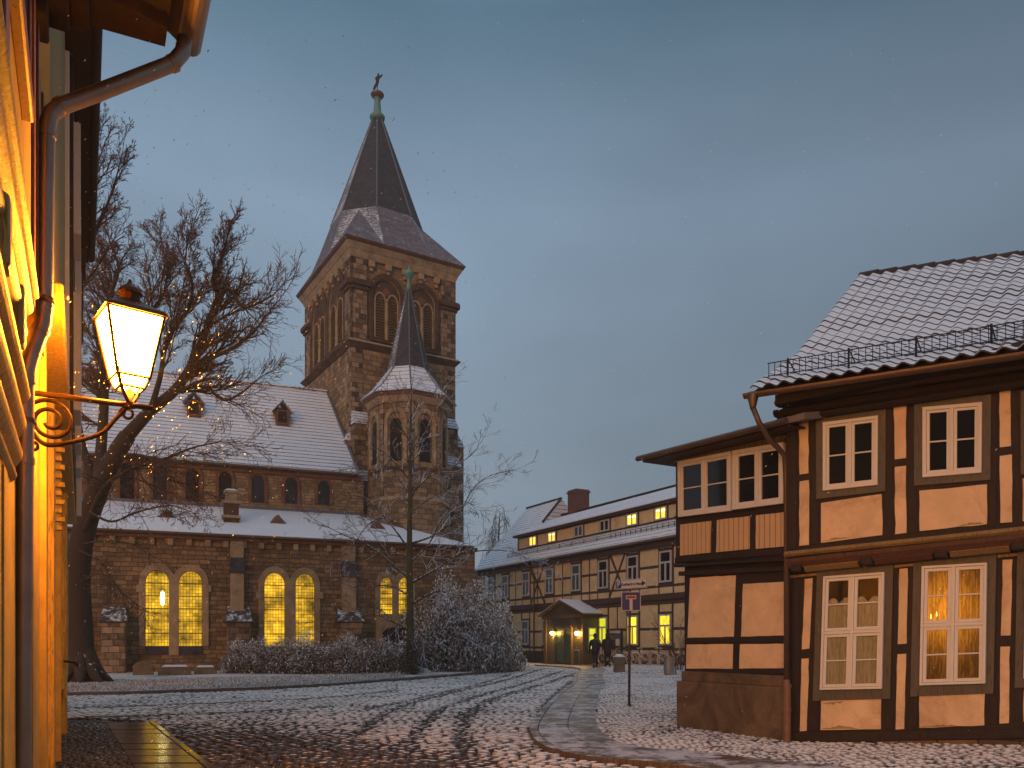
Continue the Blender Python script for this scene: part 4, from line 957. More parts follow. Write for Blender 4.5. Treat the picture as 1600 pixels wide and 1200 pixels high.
# clerestory wall
NE = FC.uv(557, 742, -tD)[1]; uN1 = FC.uv(560, 742, -tD)[0]
mb = MB(); FC.box(mb, uE0-1, uN1+.3, 6.5, NE-.05, -11, -tD); mb.build('nave_wall', M['belfry_stone'], church)
mb = MB(); FC.box(mb, uE0-1, uN1+.1, top_z-.06, top_z+.12, -tD-.1, -tD+.10); mb.build('flashing', M['lead'], church)
mb = MB(); FC.box(mb, uE0-1, uN1+.1, NE-.35, NE-.1, -tD-.1, -tD+.16); mb.build('cornice', M['dress_red'], church, bevel=.02)
for x in (96, 148, 199, 250, 301, 352, 403, 455, 506):
    u, v = FC.uv(x, 760, -tD); vb = FC.uv(x, 787+(x-455)*.03, -tD)[1]; vt = FC.uv(x, 741.5+(x-403)*.09, -tD)[1]
    o = lancet(FC, church, u-.34, u+.34, vb, vt-.45, vt, .17, 'lead_dull', -tD, False, False, 'dress_red')
# nave roof
tN = 10.5; OVn = .35; rz_ = FC.uv(510, 613, -tN)[1]; ua = uE0-2; e0 = NE-.10
uRe = FC.uv(560, 741, -tD+OVn)[0]; uRr = FC.uv(511, 612, -tN)[0]
mb = MB(); mb.prism([rf(ua,-tD+OVn,e0), rf(uRe,-tD+OVn,e0), rf(uRr,-tN,rz_-.15), rf(ua,-tN,rz_-.15)], [rf(ua,-tD+OVn,e0+.14), rf(uRe,-tD+OVn,e0+.14), rf(uRr,-tN,rz_), rf(ua,-tN,rz_)]); mb.build('nave_roof', M['nave_roof'], church)
mb = MB(); mb.poly([rf(ua,-tN-.01,rz_), rf(uRr,-tN-.01,rz_), rf(uRr+1,-tN-6,e0), rf(ua,-tN-6,e0)]); mb.build('nave_roof', M['nave_roof'], church)
mb = MB(); mb.tube([rf(ua,-tN,rz_+.04), rf(uRr,-tN,rz_+.04)], .12, 8); mb.build('ridge_tiles', M['slate_mid'], church)
mb = MB(); mb.tube([rf(ua,-tD+OVn+.05,e0+.03), rf(uRe,-tD+OVn+.05,e0+.03)], .08, 8); mb.build('gutter', M['gutter'], church)
mb = MB(); mb.prism([rf(uRe-.06,-tD+OVn+.02,e0), rf(uRe+.06,-tD+OVn+.02,e0), rf(uRr+.06,-tN,rz_), rf(uRr-.06,-tN,rz_)], [rf(uRe-.06,-tD+OVn+.02,e0+.22), rf(uRe+.06,-tD+OVn+.02,e0+.22), rf(uRr+.06,-tN,rz_+.1), rf(uRr-.06,-tN,rz_+.1)]); mb.build('verge', M['lead'], church)
for x in (440, 303):      # little roof dormers
    f = .56; w = -tD+OVn-(tN-tD+OVn)*f; v = e0+.14+(rz_-e0-.14)*f; u = FC.uv(x, 650, w)[0]
    mb = MB(); FC.box(mb, u-.38, u+.38, v-.45, v+.45, w-.7, w+.55); o = mb.build('roof_dormer', M['dress_red'], church)
    mb = MB(); FC.box(mb, u-.25, u+.25, v-.30, v+.36, w+.55, w+.56); mb.build('hatch', M['dark'], o)
    mb = MB()
    for s in (-1, 1):
        A = [FC.p(u, v+1.05, w+.72), FC.p(u+s*.62, v+.34, w+.78), FC.p(u+s*.55, v+.62, w-.95), FC.p(u, v+1.2, w-1.0)]
        mb.prism([p-Vector((0,0,.07)) for p in A], A)
    mb.build('dormer_roof', M['slate_snow'], o)
# ---- tower
Y0 = 47.5
def same_z(px, py, ref): return at(px, py, ref*1.0)
Zt = CH+(HZ-362)/FPX*Y0
def cornerpt(px, py):
    y = (Zt-CH)*FPX/(HZ-py); return Vector(((px-800)/FPX*y, y))
eN, eLf, eRt = cornerpt(540, 362), cornerpt(455, 459), cornerpt(731, 412)
dl = (eLf-eN); dr = (eRt-eN)
dl_n = dl.normalized(); dr_n = dr.normalized(); OVT = .55
# orthogonal tower axes, averaged
ax = (dr_n+Vector((dl_n.y, -dl_n.x))).normalized() if Vector((dl_n.y,-dl_n.x)).dot(dr_n) > 0 else (dr_n-Vector((dl_n.y,-dl_n.x))).normalized()
ay = Vector((-ax.y, ax.x))
if ay.dot(dl_n) < 0: ay = -ay
LX = dr.length-2*OVT; LY = dl.length-2*OVT
c0 = eN+ax*OVT+ay*OVT
print('tower', c0, LX, LY, Zt, ax, ay)
FT = Frame(c0, ax, -ay)                                   # front: u = 0..LX
FL = Frame(c0+ay*LY, -ay, -ax)                            # left side: u = 0 (far) .. LY (near)
FB = Frame(c0+ax*LX+ay*LY, -ax, ay); FRt = Frame(c0+ax*LX, ay, ax)
tc = c0+ax*LX/2+ay*LY/2
zS = FT.uv(546, 529, 0)[1]      # belfry string course
zE = Zt-.1
def rectring(z, e): return [Vector((*(c0-ax*e-ay*e), z)), Vector((*(c0+ax*(LX+e)-ay*e), z)), Vector((*(c0+ax*(LX+e)+ay*(LY+e)), z)), Vector((*(c0-ax*e+ay*(LY+e)), z))]
mb = MB(); mb.prism(rectring(0, 0), rectring(zS, 0)); tw = mb.build('tower_wall', M['stone_tower'], church)
mb = MB(); mb.prism(rectring(zS, -.12), rectring(zE-.9, -.12)); bel = mb.build('belfry', M['belfry_stone'], church)
def ringband(z0, z1, e0_, e1_, mat, name, par, bevel=.02):
    mb = MB(); mb.prism(rectring(z0, e0_), rectring(z1, e1_)); return mb.build(name, M[mat], par, bevel=bevel)
ringband(zS-.45, zS-.15, .05, .32, 'sooty', 'string_course', church); ringband(zS-.15, zS+.05, .34, .10, 'dress', 'string_course', church)
ringband(zE-.95, zE-.55, .05, .20, 'dress', 'cornice', church); ringband(zE-.55, zE-.20, .22, .42, 'dress', 'cornice', church); ringband(zE-.20, zE-.08, .44, .50, 'sooty', 'cornice', church); ringband(zE-.08, zE, .50, .555, 'dress_red', 'cornice', church)
for F, LL in ((FT, LX), (FL, LY), (FB, LX), (FRt, LY)):
    # corner pilasters with caps, quoins
    for u0 in (0, LL-1.0):
        mb = MB(); F.box(mb, u0-(.06 if u0 == 0 else 0), u0+1.0+(.06 if u0 else 0), zS+.05, zE-.96, -.14, .06); mb.build('corner_pilaster', M['quoin'], bel, bevel=.02)
        mb = MB(); zc = zS+(zE-zS)*.55; F.box(mb, u0-.20, u0+1.2, zc, zc+.34, -.1, .34); F.box(mb, u0-.08, u0+1.08, zc-.22, zc, -.1, .2); mb.build('pilaster_cap', M['sooty'], bel, bevel=.06)
    n = int((LL-2.6)/.95)
    for i in range(n+1):
        mb = MB(); u = 1.3+i*(LL-2.6)/n; F.box(mb, u-.2, u+.2, zE-1.35, zE-.95, -.14, .16); F.box(mb, u-.12, u+.12, zE-1.6, zE-1.35, -.14, .04); mb.build('corbel', M['dress'], bel, bevel=.06)
    for bay in (0, 1):
        if F in (FB,): break
        cu = LL/2+(-1 if bay == 0 else 1)*(LL-2.2)*.25; hw = (LL-2.2)*.25-.30
        v0 = zS+.35; vs = zS+(zE-zS)*.50; vt = zS+(zE-zS)*.50+hw*1.25
        mb = MB(); arch_frame(F, mb, cu-hw, cu+hw, v0, vs, vt, .30, -.14, .04, k=1.0); o = mb.build('belfry_window', M['sooty'], bel, bevel=.03)
        mb = MB(); arch_frame(F, mb, cu-hw+.02, cu+hw-.02, v0, vs, vt-.02, .16, -.14, -.02); mb.build('inner_order', M['dress'], o)
        mb = MB(); F.plate(mb, arch_pts(cu-hw+.0, cu+hw, v0, vs, vt), -.14, -.115); mb.build('tympanum', M['sooty'], o)
        for s in (-1, 1):
            a0 = cu+s*hw*.46-hw*.34; a1 = a0+hw*.68; va = vs-.35
            mb = MB(); arch_frame(F, mb, a0, a1, v0+.1, va, va+.55, .09, -.115, -.03); mb.build('light_frame', M['dress'], o, bevel=.01)
            mb = MB(); k = 0; z = v0+.12
            while z < va+.30:
                x0, x1 = (a0, a1) if z < va else (a0+.12, a1-.12)
                mb.prism([F.p(x0,z,-.112), F.p(x1,z,-.112), F.p(x1,z,-.04), F.p(x0,z,-.04)], [F.p(x0,z+.05,-.112), F.p(x1,z+.05,-.112), F.p(x1,z+.02,-.04), F.p(x0,z+.02,-.04)]); z += .17
            mb.build('louvre', M['louvre'], o)
        mb = MB(); P = F.p(cu, 0, -.05); mb.lathe((P.x,P.y,0), [(.10,v0),(.10,v0+.2),(.065,v0+.25),(.065,vs-.3),(.11,vs-.22),(.12,vs-.1)], 10); mb.build('column', M['dress'], o)
        mb = MB(); ct = F.p(cu, vs+.42, -.09); kk = [(cu+.26*math.cos(t*math.pi/6), vs+.36+.26*math.sin(t*math.pi/6)) for t in range(12)]; F.plate(mb, kk, -.115, -.06); mb.build('roundel', M['dress_red'], o)
        mb = MB(); F.box(mb, cu-hw-.2, cu+hw+.2, v0-.22, v0, -.14, .10); mb.build('sill', M['sooty'], o, bevel=.02)
    # quoins of the shaft below
    for u0 in (-.04, LL-.72):
        mb = MB(); F.box(mb, u0, u0+.76, .1, zS-.46, -.1, .05); mb.build('quoins', M['quoin'], tw, bevel=.02)
# tall pilaster strips and stage lines on the front
for z in (zS*.64, zS*.42):
    ringband(z, z+.22, .10, .05, 'sooty', 'string_course', church)
# corner buttresses (near corner and right corner)
def tbut(F, u0, u1, steps, name='buttress'):
    "steps: list of (z_top, projection) from the bottom"
    mb = MB(); caps = []; zb = -.1
    for i, (zt, pr) in enumerate(steps):
        F.box(mb, u0, u1, zb, zt, -.1, pr); nx_ = steps[i+1][1] if i+1 < len(steps) else .02; h = (pr-nx_)*1.7
        mc = MB(); caps.append(mc); mc.prism([F.p(u0-.05,zt,pr+.06), F.p(u1+.05,zt,pr+.06), F.p(u1+.05,zt,0), F.p(u0-.05,zt,0)], [F.p(u0,zt+h,nx_), F.p(u1,zt+h,nx_), F.p(u1,zt+h,0), F.p(u0,zt+h,0)]); zb = zt
    o = mb.build(name, M['quoin'], church, bevel=.03); [mc.build('coping', M['slate_mid'], o) for mc in caps]
zr = FT.uv(727, 700, 0)[1]
tbut(FRt, .0, 1.15, [(5.0, 1.15), (zr, .68)]); tbut(FT, LX-1.15, LX, [(zr-1.5, .9), (zr+1.0, .5)])
zl = FT.uv(557, 665, 0)[1]
tbut(FT, -.0, 1.0, [(zl-3.5, 1.0), (zl, .55)]); tbut(FL, LY-1.05, LY, [(zl-1.0, .40)])
# spire
H = Vector((0, 0, 1))
zk = CH+(HZ-360)/FPX*(tc.y)          # height of the break
zp = CH+(HZ-182)/FPX*tc.y
er = rectring(zE, .56); C3 = Vector((tc.x, tc.y, 0))
rk = 2.85
hx_, hy_ = rk, rk*1.05
def octv(r, z, k):      # k 0..7 ; cardinal sides face the tower faces
    a = math.pi/8+k*math.pi/4; rr = r/math.cos(math.pi/8); q = ax*(rr*math.cos(a))+ay*(rr*math.sin(a)); return Vector((tc.x+q.x, tc.y+q.y, z))
mb = MB()
O = [octv(rk, zk, k) for k in range(8)]; Tt = [octv(.24, zp, k) for k in range(8)]
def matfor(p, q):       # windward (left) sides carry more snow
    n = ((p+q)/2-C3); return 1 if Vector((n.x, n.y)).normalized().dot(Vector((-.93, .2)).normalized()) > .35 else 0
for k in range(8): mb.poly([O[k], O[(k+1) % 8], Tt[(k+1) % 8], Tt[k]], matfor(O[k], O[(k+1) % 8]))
# cardinal sides: k edges between vertices 7-0 (+ax), 1-2 (+ay), 3-4 (-ax), 5-6 (-ay)
crn = {(-1,-1): er[0], (1,-1): er[1], (1,1): er[2], (-1,1): er[3]}
sides = [((1,-1),(1,1),7,0), ((1,1),(-1,1),1,2), ((-1,1),(-1,-1),3,4), ((-1,-1),(1,-1),5,6)]
br = .30
ep = {}
for ca, cb, k0, k1 in sides:
    A, B = crn[ca], crn[cb]; P, Q = A.lerp(B, br), A.lerp(B, 1-br); ep[(ca, cb)] = (P, Q); mid = lambda a, b_, d: a.lerp(b_, .5)-H*d
    # flared skirt: one break in the middle
    m0, m1 = O[k0].lerp(P, .5)-H*.12, O[k1].lerp(Q, .5)-H*.12
    f = matfor(P, Q)
    mb.poly([P, Q, m1, m0], 2); mb.poly([m0, m1, O[k1], O[k0]], 2)
for c_k, ka, kb, sa, sb in (((-1,-1), 4, 5, ((-1,1),(-1,-1)), ((-1,-1),(1,-1))), ((1,-1), 6, 7, ((-1,-1),(1,-1)), ((1,-1),(1,1))), ((1,1), 0, 1, ((1,-1),(1,1)), ((1,1),(-1,1))), ((-1,1), 2, 3, ((1,1),(-1,1)), ((-1,1),(-1,-1)))):
    C = crn[c_k]; PA = ep[sa][1]; PB = ep[sb][0]; Ap = O[ka].lerp(O[kb], .5)+H*.55*0-(O[ka].lerp(O[kb], .5)-C3-H*zk)*(-.04)-H*.15
    mA = O[ka].lerp(PA, .5)-H*.12; mB = O[kb].lerp(PB, .5)-H*.12
    mb.poly([PA, C, Ap], 2); mb.poly([C, PB, Ap], 2)
    mb.poly([PA, Ap, mA], 1); mb.poly([mA, Ap, O[ka]], 1); mb.poly([PB, mB, Ap], 1); mb.poly([mB, O[kb], Ap], 1); mb.poly([O[ka], Ap, O[kb]], 1)
mb.poly(er[::-1], 0)
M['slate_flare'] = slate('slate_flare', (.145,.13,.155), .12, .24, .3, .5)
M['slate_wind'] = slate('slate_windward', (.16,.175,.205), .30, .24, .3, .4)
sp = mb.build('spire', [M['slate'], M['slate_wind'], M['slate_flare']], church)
mb = MB()
for k in range(8): mb.tube([Tt[k], O[k]], .055, 5)
mb.build('hip_flashing', M['lead'], sp)
mb = MB(); z = zp-.15; mb.lathe((tc.x, tc.y, z), [(.42,-.15),(.50,.0),(.52,.12),(.40,.25),(.28,.35),(.24,.8),(.20,1.15),(.26,1.35)], 14); fin = mb.build('finial', M['copper'], sp, smooth=True)
mb = MB(); mb.lathe((tc.x, tc.y, z+1.33), [(.20,0),(.40,.16),(.46,.28),(.38,.38),(.20,.45),(.05,.55)], 14); mb.build('finial', M['copper_brown'], sp, smooth=True)
mb = MB(); zc = z+1.85; mb.tube([(tc.x,tc.y,zc), (tc.x,tc.y,zc+.75)], .03, 6)
def wv(pts):
    return [Vector((tc.x+x, tc.y, zc+y)) for x, y in pts]
mb.build('weathervane_rod', M['iron'], sp)
mb = MB(); sil = [(-.30,.02),(-.22,.28),(-.12,.42),(-.10,.60),(-.16,.78),(-.02,.92),(.04,1.12),(.12,1.10),(.10,.92),(.34,1.04),(.36,.98),(.14,.74),(.10,.52),(.04,.30),(-.06,.22),(-.16,.04)]
mb.prism([p+Vector((0,.03,.1)) for p in wv(sil)], [p-Vector((0,.03,-.1)) for p in wv(sil)]); mb.build('weathervane', M['iron'], sp)
# ---- stair turret
tu = Vector((-6.15, 47.6))
def oc(r, z, k, c=tu, rot=.18): a = rot+k*math.pi/4; return Vector((c.x+r*math.cos(a), c.y+r*math.sin(a), z))
zTe = CH+(HZ-612)/FPX*45.4; zTk = CH+(HZ-583)/FPX*47; zTp = CH+(HZ-452)/FPX*47.6
mb = MB(); rb = 2.32
for z0, z1, r in ((0, zTe-6.0, rb+.12), (zTe-6.0, zTe-.2, rb)): mb.prism([oc(r, z0, k) for k in range(8)], [oc(r, z1, k) for k in range(8)])
tur = mb.build('stair_turret', M['stone_tower'], church, bevel=.02)
for z0, z1, r0, r1, mt in ((zTe-.55, zTe-.2, rb+.06, rb+.25, 'dress'), (zTe-.2, zTe, rb+.28, rb+.42, 'dress_red'), (zTe-6.15, zTe-5.9, rb+.22, rb+.05, 'dress'), (zTe-4.4, zTe-4.2, rb+.1, rb+.04, 'sooty')):
    mb = MB(); mb.prism([oc(r0, z0, k) for k in range(8)], [oc(r1, z1, k) for k in range(8)]); mb.build('turret_moulding', M[mt], tur, bevel=.02)
for k in range(8):      # blind arches and slit openings on each side of the turret
    a, c = oc(rb, 0, k), oc(rb, 0, (k+1) % 8); d = Vector((c.x-a.x, c.y-a.y)); n = Vector((d.y, -d.x)).normalized()
    if n.dot(Vector((a.x-tu.x, a.y-tu.y))) < 0: n = -n
    if n.y > .5: continue
    Fk = Frame((a.x, a.y), d, n); W_ = d.length
    mb = MB(); arch_frame(Fk, mb, .42, W_-.42, zTe-4.1, zTe-1.75, zTe-1.1, .22, -.02, .10); o = mb.build('turret_arch', M['dress'], tur, bevel=.02)
    mb = MB(); Fk.plate(mb, arch_pts(.55, W_-.55, zTe-3.9, zTe-1.95, zTe-1.45), .0, .02); mb.build('opening', M['dark'], o)
    mb = MB(); Fk.box(mb, -.05, .16, zTe-5.9, zTe-.56, -.05, .07); mb.build('quoins', M['quoin'], tur, bevel=.01)
mb = MB(); re_, rk_ = rb+.55, 1.25
E = [oc(re_, zTe, k) for k in range(8)]; K = [oc(rk_, zTk+.25, k) for k in range(8)]; T = [oc(.10, zTp, k) for k in range(8)]; MD = [oc((re_*.55+rk_*.45), zTe*.55+(zTk+.25)*.45-.18, k) for k in range(8)]
for k in range(8):
    j = (k+1) % 8; q = (E[k]+E[j])/2; wnd = (q.x-tu.x) < -1.2
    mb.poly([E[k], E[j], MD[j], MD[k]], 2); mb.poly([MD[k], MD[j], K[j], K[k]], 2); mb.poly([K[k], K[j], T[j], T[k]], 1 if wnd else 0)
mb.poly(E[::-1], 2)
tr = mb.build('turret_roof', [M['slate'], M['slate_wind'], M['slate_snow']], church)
mb = MB()
for k in range(8): mb.tube([T[k], K[k], MD[k], E[k]], .04, 5)
mb.build('hip_flashing', M['lead'], tr)
mb = MB(); mb.lathe((tu.x, tu.y, zTp-.1), [(.16,0),(.14,.25),(.09,.6),(.13,.75),(.30,.92),(.34,1.02),(.22,1.15),(.08,1.22),(.03,1.5)], 12); mb.build('finial', M['copper'], tr, smooth=True)
# low porch gable to the right of the turret (seen through the branches)
mb = MB(); a = FC.uv(700, 900, .0)[0]; FC.plate(mb, [(a,0),(uE1+.95,0),(uE1+.85,3.2),(uE1+.1,5.6),(a,5.9)], -3.5, .05); mb.build('end_wall', M['stone'], church)
# ================================================================ TIMBER-FRAMED OFFICE BUILDING at the back
FB_d = Vector((.552, -1)).normalized()
FO = Frame((.576, 60.0), FB_d, Vector((-.8755, -.483))); gb = .26
office = thing('long_timber_framed_building', FO.p(8, gb), 'long cream half-timbered building with snowy roof and lit windows in the background', 'building')
uo0 = -8.0; uo1 = 22.5
ez = 7.55
mb = MB(); FO.box(mb, uo0, uo1, 0, ez-.05, -9, 0); mb.build('timber_frame', M['timber_far'], office)
mb = MB(); FO.box(mb, uo0-.05, uo1, -.3, FO.uv(930,1030,0)[1]+.25, -.5, .08); mb.build('plinth', plaster('dark_plinth', (.07,.05,.035)), office)
def cx(x): return 730+x*.28333
def cy(y): return 740+y*.28333
zF0 = FO.uv(943, 951, 0)[1]; zF1 = FO.uv(943, 944, 0)[1]
mb = MB(); FO.box(mb, uo0, uo1, zF1+.02, zF1+.32, -.1, .09); FO.box(mb, uo0, uo1, zF0+.06, zF0+.2, -.1, .07); mb.build('beam', M['timber_far'], office)
upw = [(cx(x), cy(a), cy(b_), w*.28333) for x, a, b_, w in ((60,592,705,34),(135,584,703,36),(212,575,700,40),(327,558,692,46),(455,538,677,50),(602,510,655,55),(752,480,632,60),(915,452,607,65),(1097,425,590,68),(1320,385,560,76))]
low_w = [(cx(x), cy(a), cy(b_), w*.28333, m_) for x, a, b_, w, m_ in ((135,842,975,40,'glass'),(215,840,975,42,'glass'),(323,838,972,48,'glass'),(440,832,965,50,'glass'),(748,792,945,58,'lit_g'),(915,782,935,65,'lit_y2'),(1095,765,925,70,'lit_y2'),(1320,740,905,76,'glass'))]
def owin(x, ya, yb, wpx, mat, cols=2, transom=.36):
    u, v1 = FO.uv(x, ya, 0); v0 = FO.uv(x, yb, 0)[1]; hw = .56
    return u, v0, v1, hw
v_sill = FO.uv(943, 919.5, 0)[1]; v_top = FO.uv(943, 875.5, 0)[1]
l_sill = FO.uv(942, 1008, 0)[1]; l_top = FO.uv(942, 964, 0)[1]
def add_window(F, par, u, v0, v1, hw, mat, w=.02, transom=.37, group=None):
    mb = MB(); q = Quad.of(F, u-hw, u+hw, v0, v1, w); q.ring(mb, 0, 1, 0, 1, .10, w, w+.08)
    xm = .055/q.W
    if transom: q.bar(mb, .09/q.W, 1-.09/q.W, transom-.03, transom+.03, w, w+.07); q.bar(mb, .5-xm, .5+xm, transom, 1-.06, w+.001, w+.06)
    else: q.bar(mb, .5-xm, .5+xm, .05, .95, w+.001, w+.06)
    f = mb.build('window', M['white_far'], par); g = MB(); q.bar(g, .05, .95, .03, .97, w+.01, w+.02); g.build('pane', M[mat], f); return f
panels = MB(); PL = []
def panel(F, u0, u1, v0, v1, w=0, mat='infill_far', par=office):
    if u1-u0 < .12 or v1-v0 < .1: return
    mb = MB(); F.plate(mb, rough_edges([(u0,v0),(u1,v0),(u1,v1),(u0,v1)], .006, .5), w, w+.02); mb.build('plaster_panel', M[mat], par)
ups = []
for x, ya, yb, wp in upw:
    u = FO.uv(x, (ya+yb)/2, 0)[0]; ups.append(u); add_window(FO, office, u, v_sill, v_top, .52, 'glass')
    panel(FO, u-.5, u+.5, v_top+.16, v_top+.42)
    panel(FO, u-.56, u+.56, zF1+.36, v_sill-.28)
lows = []
for x, ya, yb, wp, m_ in low_w:
    u = FO.uv(x, (ya+yb)/2, 0)[0]; lows.append(u); add_window(FO, office, u, l_sill, l_top, .52, m_); panel(FO, u-.5, u+.5, l_top+.14, l_top+.56)
    panel(FO, u-.5, u+.5, 1.0, l_sill-.28)
def bay_panels(us, sill, top, lowz, hiz, brace):
    for i in range(len(us)-1):
        a, c = us[i]+.70, us[i+1]-.70; n = 1 if c-a < 1.7 else 2; step = (c-a-(n-1)*.16)/n
        for k in range(n):
            p0 = a+k*(step+.16); p1 = p0+step; mid = sill+(top-sill)*.53
            panel(FO, p0, p1, lowz, sill-.28); panel(FO, p0, p1, sill-.12, mid-.08); panel(FO, p0, p1, mid+.08, hiz)
        if i in brace:
            for s in (0, 1):
                mb = MB(); x0, x1 = (a-.05, c+.05) if s == 0 else (c+.05, a-.05); th = .085
                v0, v1 = lowz, hiz; L = math.hypot(x1-x0, v1-v0); nx_, ny = -(v1-v0)/L*th, (x1-x0)/L*th
                FO.plate(mb, [(x0-nx_,v0-ny),(x1-nx_,v1-ny),(x1+nx_,v1+ny),(x0+nx_,v0+ny)], 0, .035+s*.006); mb.build('brace', M['timber_far'], office)
bay_panels(ups, v_sill, v_top, zF1+.36, v_top+.42, (3, 6))
bay_panels(lows, l_sill, l_top, 1.0, l_top+.56, ())
# main roof: eaves, left hip, ridge
OVo = .45; wr = -4.0
zr1 = 12.83; eu0 = FO.uv(741, 893, OVo)[0]; ru0 = FO.uv(823, 794, wr)[0]; ru1 = FO.uv(877, 779, wr)[0]
def rp(u, w, z): return FO.p(u, z, w)
EZ = ez-.02
def roofz(w, zt=zr1): return EZ+(zt-EZ)*(OVo-w)/(OVo-wr)
wd = -.45; zdb = roofz(wd); uD0 = FO.uv(809, 868, wd)[0]
mb = MB()
mb.poly([rp(eu0,OVo,EZ), rp(ru1,OVo,EZ), rp(ru1,wr,zr1), rp(ru0,wr,zr1)])
mb.poly([rp(ru1,OVo,EZ), rp(uo1,OVo,EZ), rp(uo1,wd-.3,roofz(wd-.3)), rp(ru1,wd-.3,roofz(wd-.3))])
mb.poly([rp(eu0,OVo,EZ), rp(ru0,wr,zr1), rp(ru0,wr-.01,zr1), rp(eu0,-9.4,EZ)])
mb.poly([rp(ru0,wr,zr1), rp(ru1,wr,zr1), rp(ru1,-9.4,EZ), rp(eu0,-9.4,EZ)])
mb.poly([rp(ru1,wr,zr1), rp(ru1,OVo,EZ), rp(ru1,-9.4,EZ)])
mb.build('roof', M['tile_far'], office)
mb = MB(); mb.prism([rp(eu0,OVo,EZ-.16), rp(uo1,OVo,EZ-.16), rp(uo1,-.2,EZ-.16), rp(eu0,-.2,EZ-.16)], [rp(eu0,OVo,EZ-.02), rp(uo1,OVo,EZ-.02), rp(uo1,-.2,EZ-.02), rp(eu0,-.2,EZ-.02)]); mb.build('eaves', M['soffit'], office)
mb = MB(); FO.box(mb, uo0, uo1, EZ-.5, EZ-.18, -.1, .22); mb.build('beam', M['timber_far'], office)
mb = MB(); mb.tube([rp(eu0,OVo+.06,EZ-.05), rp(uo1,OVo+.06,EZ-.05)], .07, 8); mb.build('gutter', M['zinc'], office)
# long dormer
zdt = FO.uv(930, 810, wd)[1]
zdt = CH+(HZ-785)*45.2/FPX+.05
mb = MB(); FO.box(mb, uD0, uo1, zdb-.25, zdt, -3.6, wd); dor = mb.build('dormer', M['timber_far'], office)
dw = [(cx(365),'lit_w'),(cx(470),'lit_w'),(cx(617),'glass'),(cx(760),'glass'),(cx(912),'lit_w'),(cx(1070),'lit_w'),(cx(1260),'glass')]
dus = [uD0-.45]
for x, m_ in dw:
    u = FO.uv(x, 820, wd)[0]; v0 = zdb+.12; v1 = zdt-.12
    f = MB(); q = Quad.of(FO, u-.52, u+.52, v0, v1, wd+.02); q.ring(f, 0, 1, 0, 1, .085, wd+.02, wd+.09); q.bar(f, .5-.05, .5+.05, .05, .95, wd+.021, wd+.08); fo = f.build('dormer_window', M['white_far'], office)
    g = MB(); q.bar(g, .05, .95, .03, .97, wd+.03, wd+.04); g.build('pane', M[m_], fo)
    if m_ == 'lit_w' and x > cx(400):
        g = MB(); q.bar(g, .12, .46, .22, .29, wd+.041, wd+.045); q.bar(g, .54, .88, .25, .32, wd+.041, wd+.045); g.build('ceiling_lamp', emis('strip_lamp', (1,.9,.55), 4), fo)
    panel(FO, dus[-1]+.68, u-.68, v0-.0, v1, wd); dus.append(u)
mb = MB(); FO.box(mb, uD0-.25, uo1, zdt, zdt+.16, -3, wd+.3); mb.build('dormer_eaves', M['soffit'], office)
zrd = 11.5
mb = MB(); mb.prism([rp(uD0-.3,wd+.35,zdt+.14), rp(uo1,wd+.35,zdt+.14), rp(uo1,wr,zrd-.05), rp(uD0-.3,wr+.9,zrd-.4)], [rp(uD0-.3,wd+.35,zdt+.2), rp(uo1,wd+.35,zdt+.2), rp(uo1,wr,zrd), rp(uD0-.3,wr+.9,zrd-.35)])
mb.poly([rp(ru1,wr,zrd), rp(uo1,wr,zrd), rp(uo1,-9,EZ), rp(ru1,-9,EZ)])
mb.build('dormer_roof', M['tile_far'], office)
mb = MB(); mb.tube([rp(ru0,wr,zr1+.03), rp(ru1,wr,zr1+.03)], .09, 6); mb.tube([rp(ru1,wr,zr1+.03), rp(ru1,-2.3,roofz(-2.3)+.06)], .09, 6); mb.tube([rp(ru1,wr,zrd+.03), rp(uo1,wr,zrd+.03)], .09, 6); mb.build('ridge_tiles', M['ptile'], office)
mb = MB()      # chimney
u = FO.uv(900, 790, wr-.3)[0]; v1 = FO.uv(900, 766, wr-.3)[1]; FO.box(mb, u-.55, u+.62, zrd-1, v1, wr-1.1, wr+.1); FO.box(mb, u-.62, u+.69, v1-.25, v1-.12, wr-1.17, wr+.17); mb.build('chimney', M['redbrick'], office)
mb = MB(); u = uo0+6        # snow guard on the eaves
while u < uo1: mb.tube([rp(u,OVo-.5,roofz(OVo-.5)), rp(u,OVo-.5,roofz(OVo-.5)+.28)], .02, 4); u += .5 if u > 11 else 1.5
for h in (.1, .26): mb.tube([rp(uo0+6,OVo-.5,roofz(OVo-.5)+h), rp(uo1,OVo-.5,roofz(OVo-.5)+h)], .018, 4)
mb.build('snow_guard', M['iron'], office)
for x, y0, y1 in ((835, 884, 1036),):
    u = FO.uv(x, 960, .1)[0]; mb = MB(); mb.tube([rp(u-.4,OVo+.06,EZ-.1), rp(u-.3,.25,EZ-.75), rp(u,.14,EZ-1.3), rp(u,.14,.2)], .06, 8); mb.build('downpipe', M['gutter'], office)
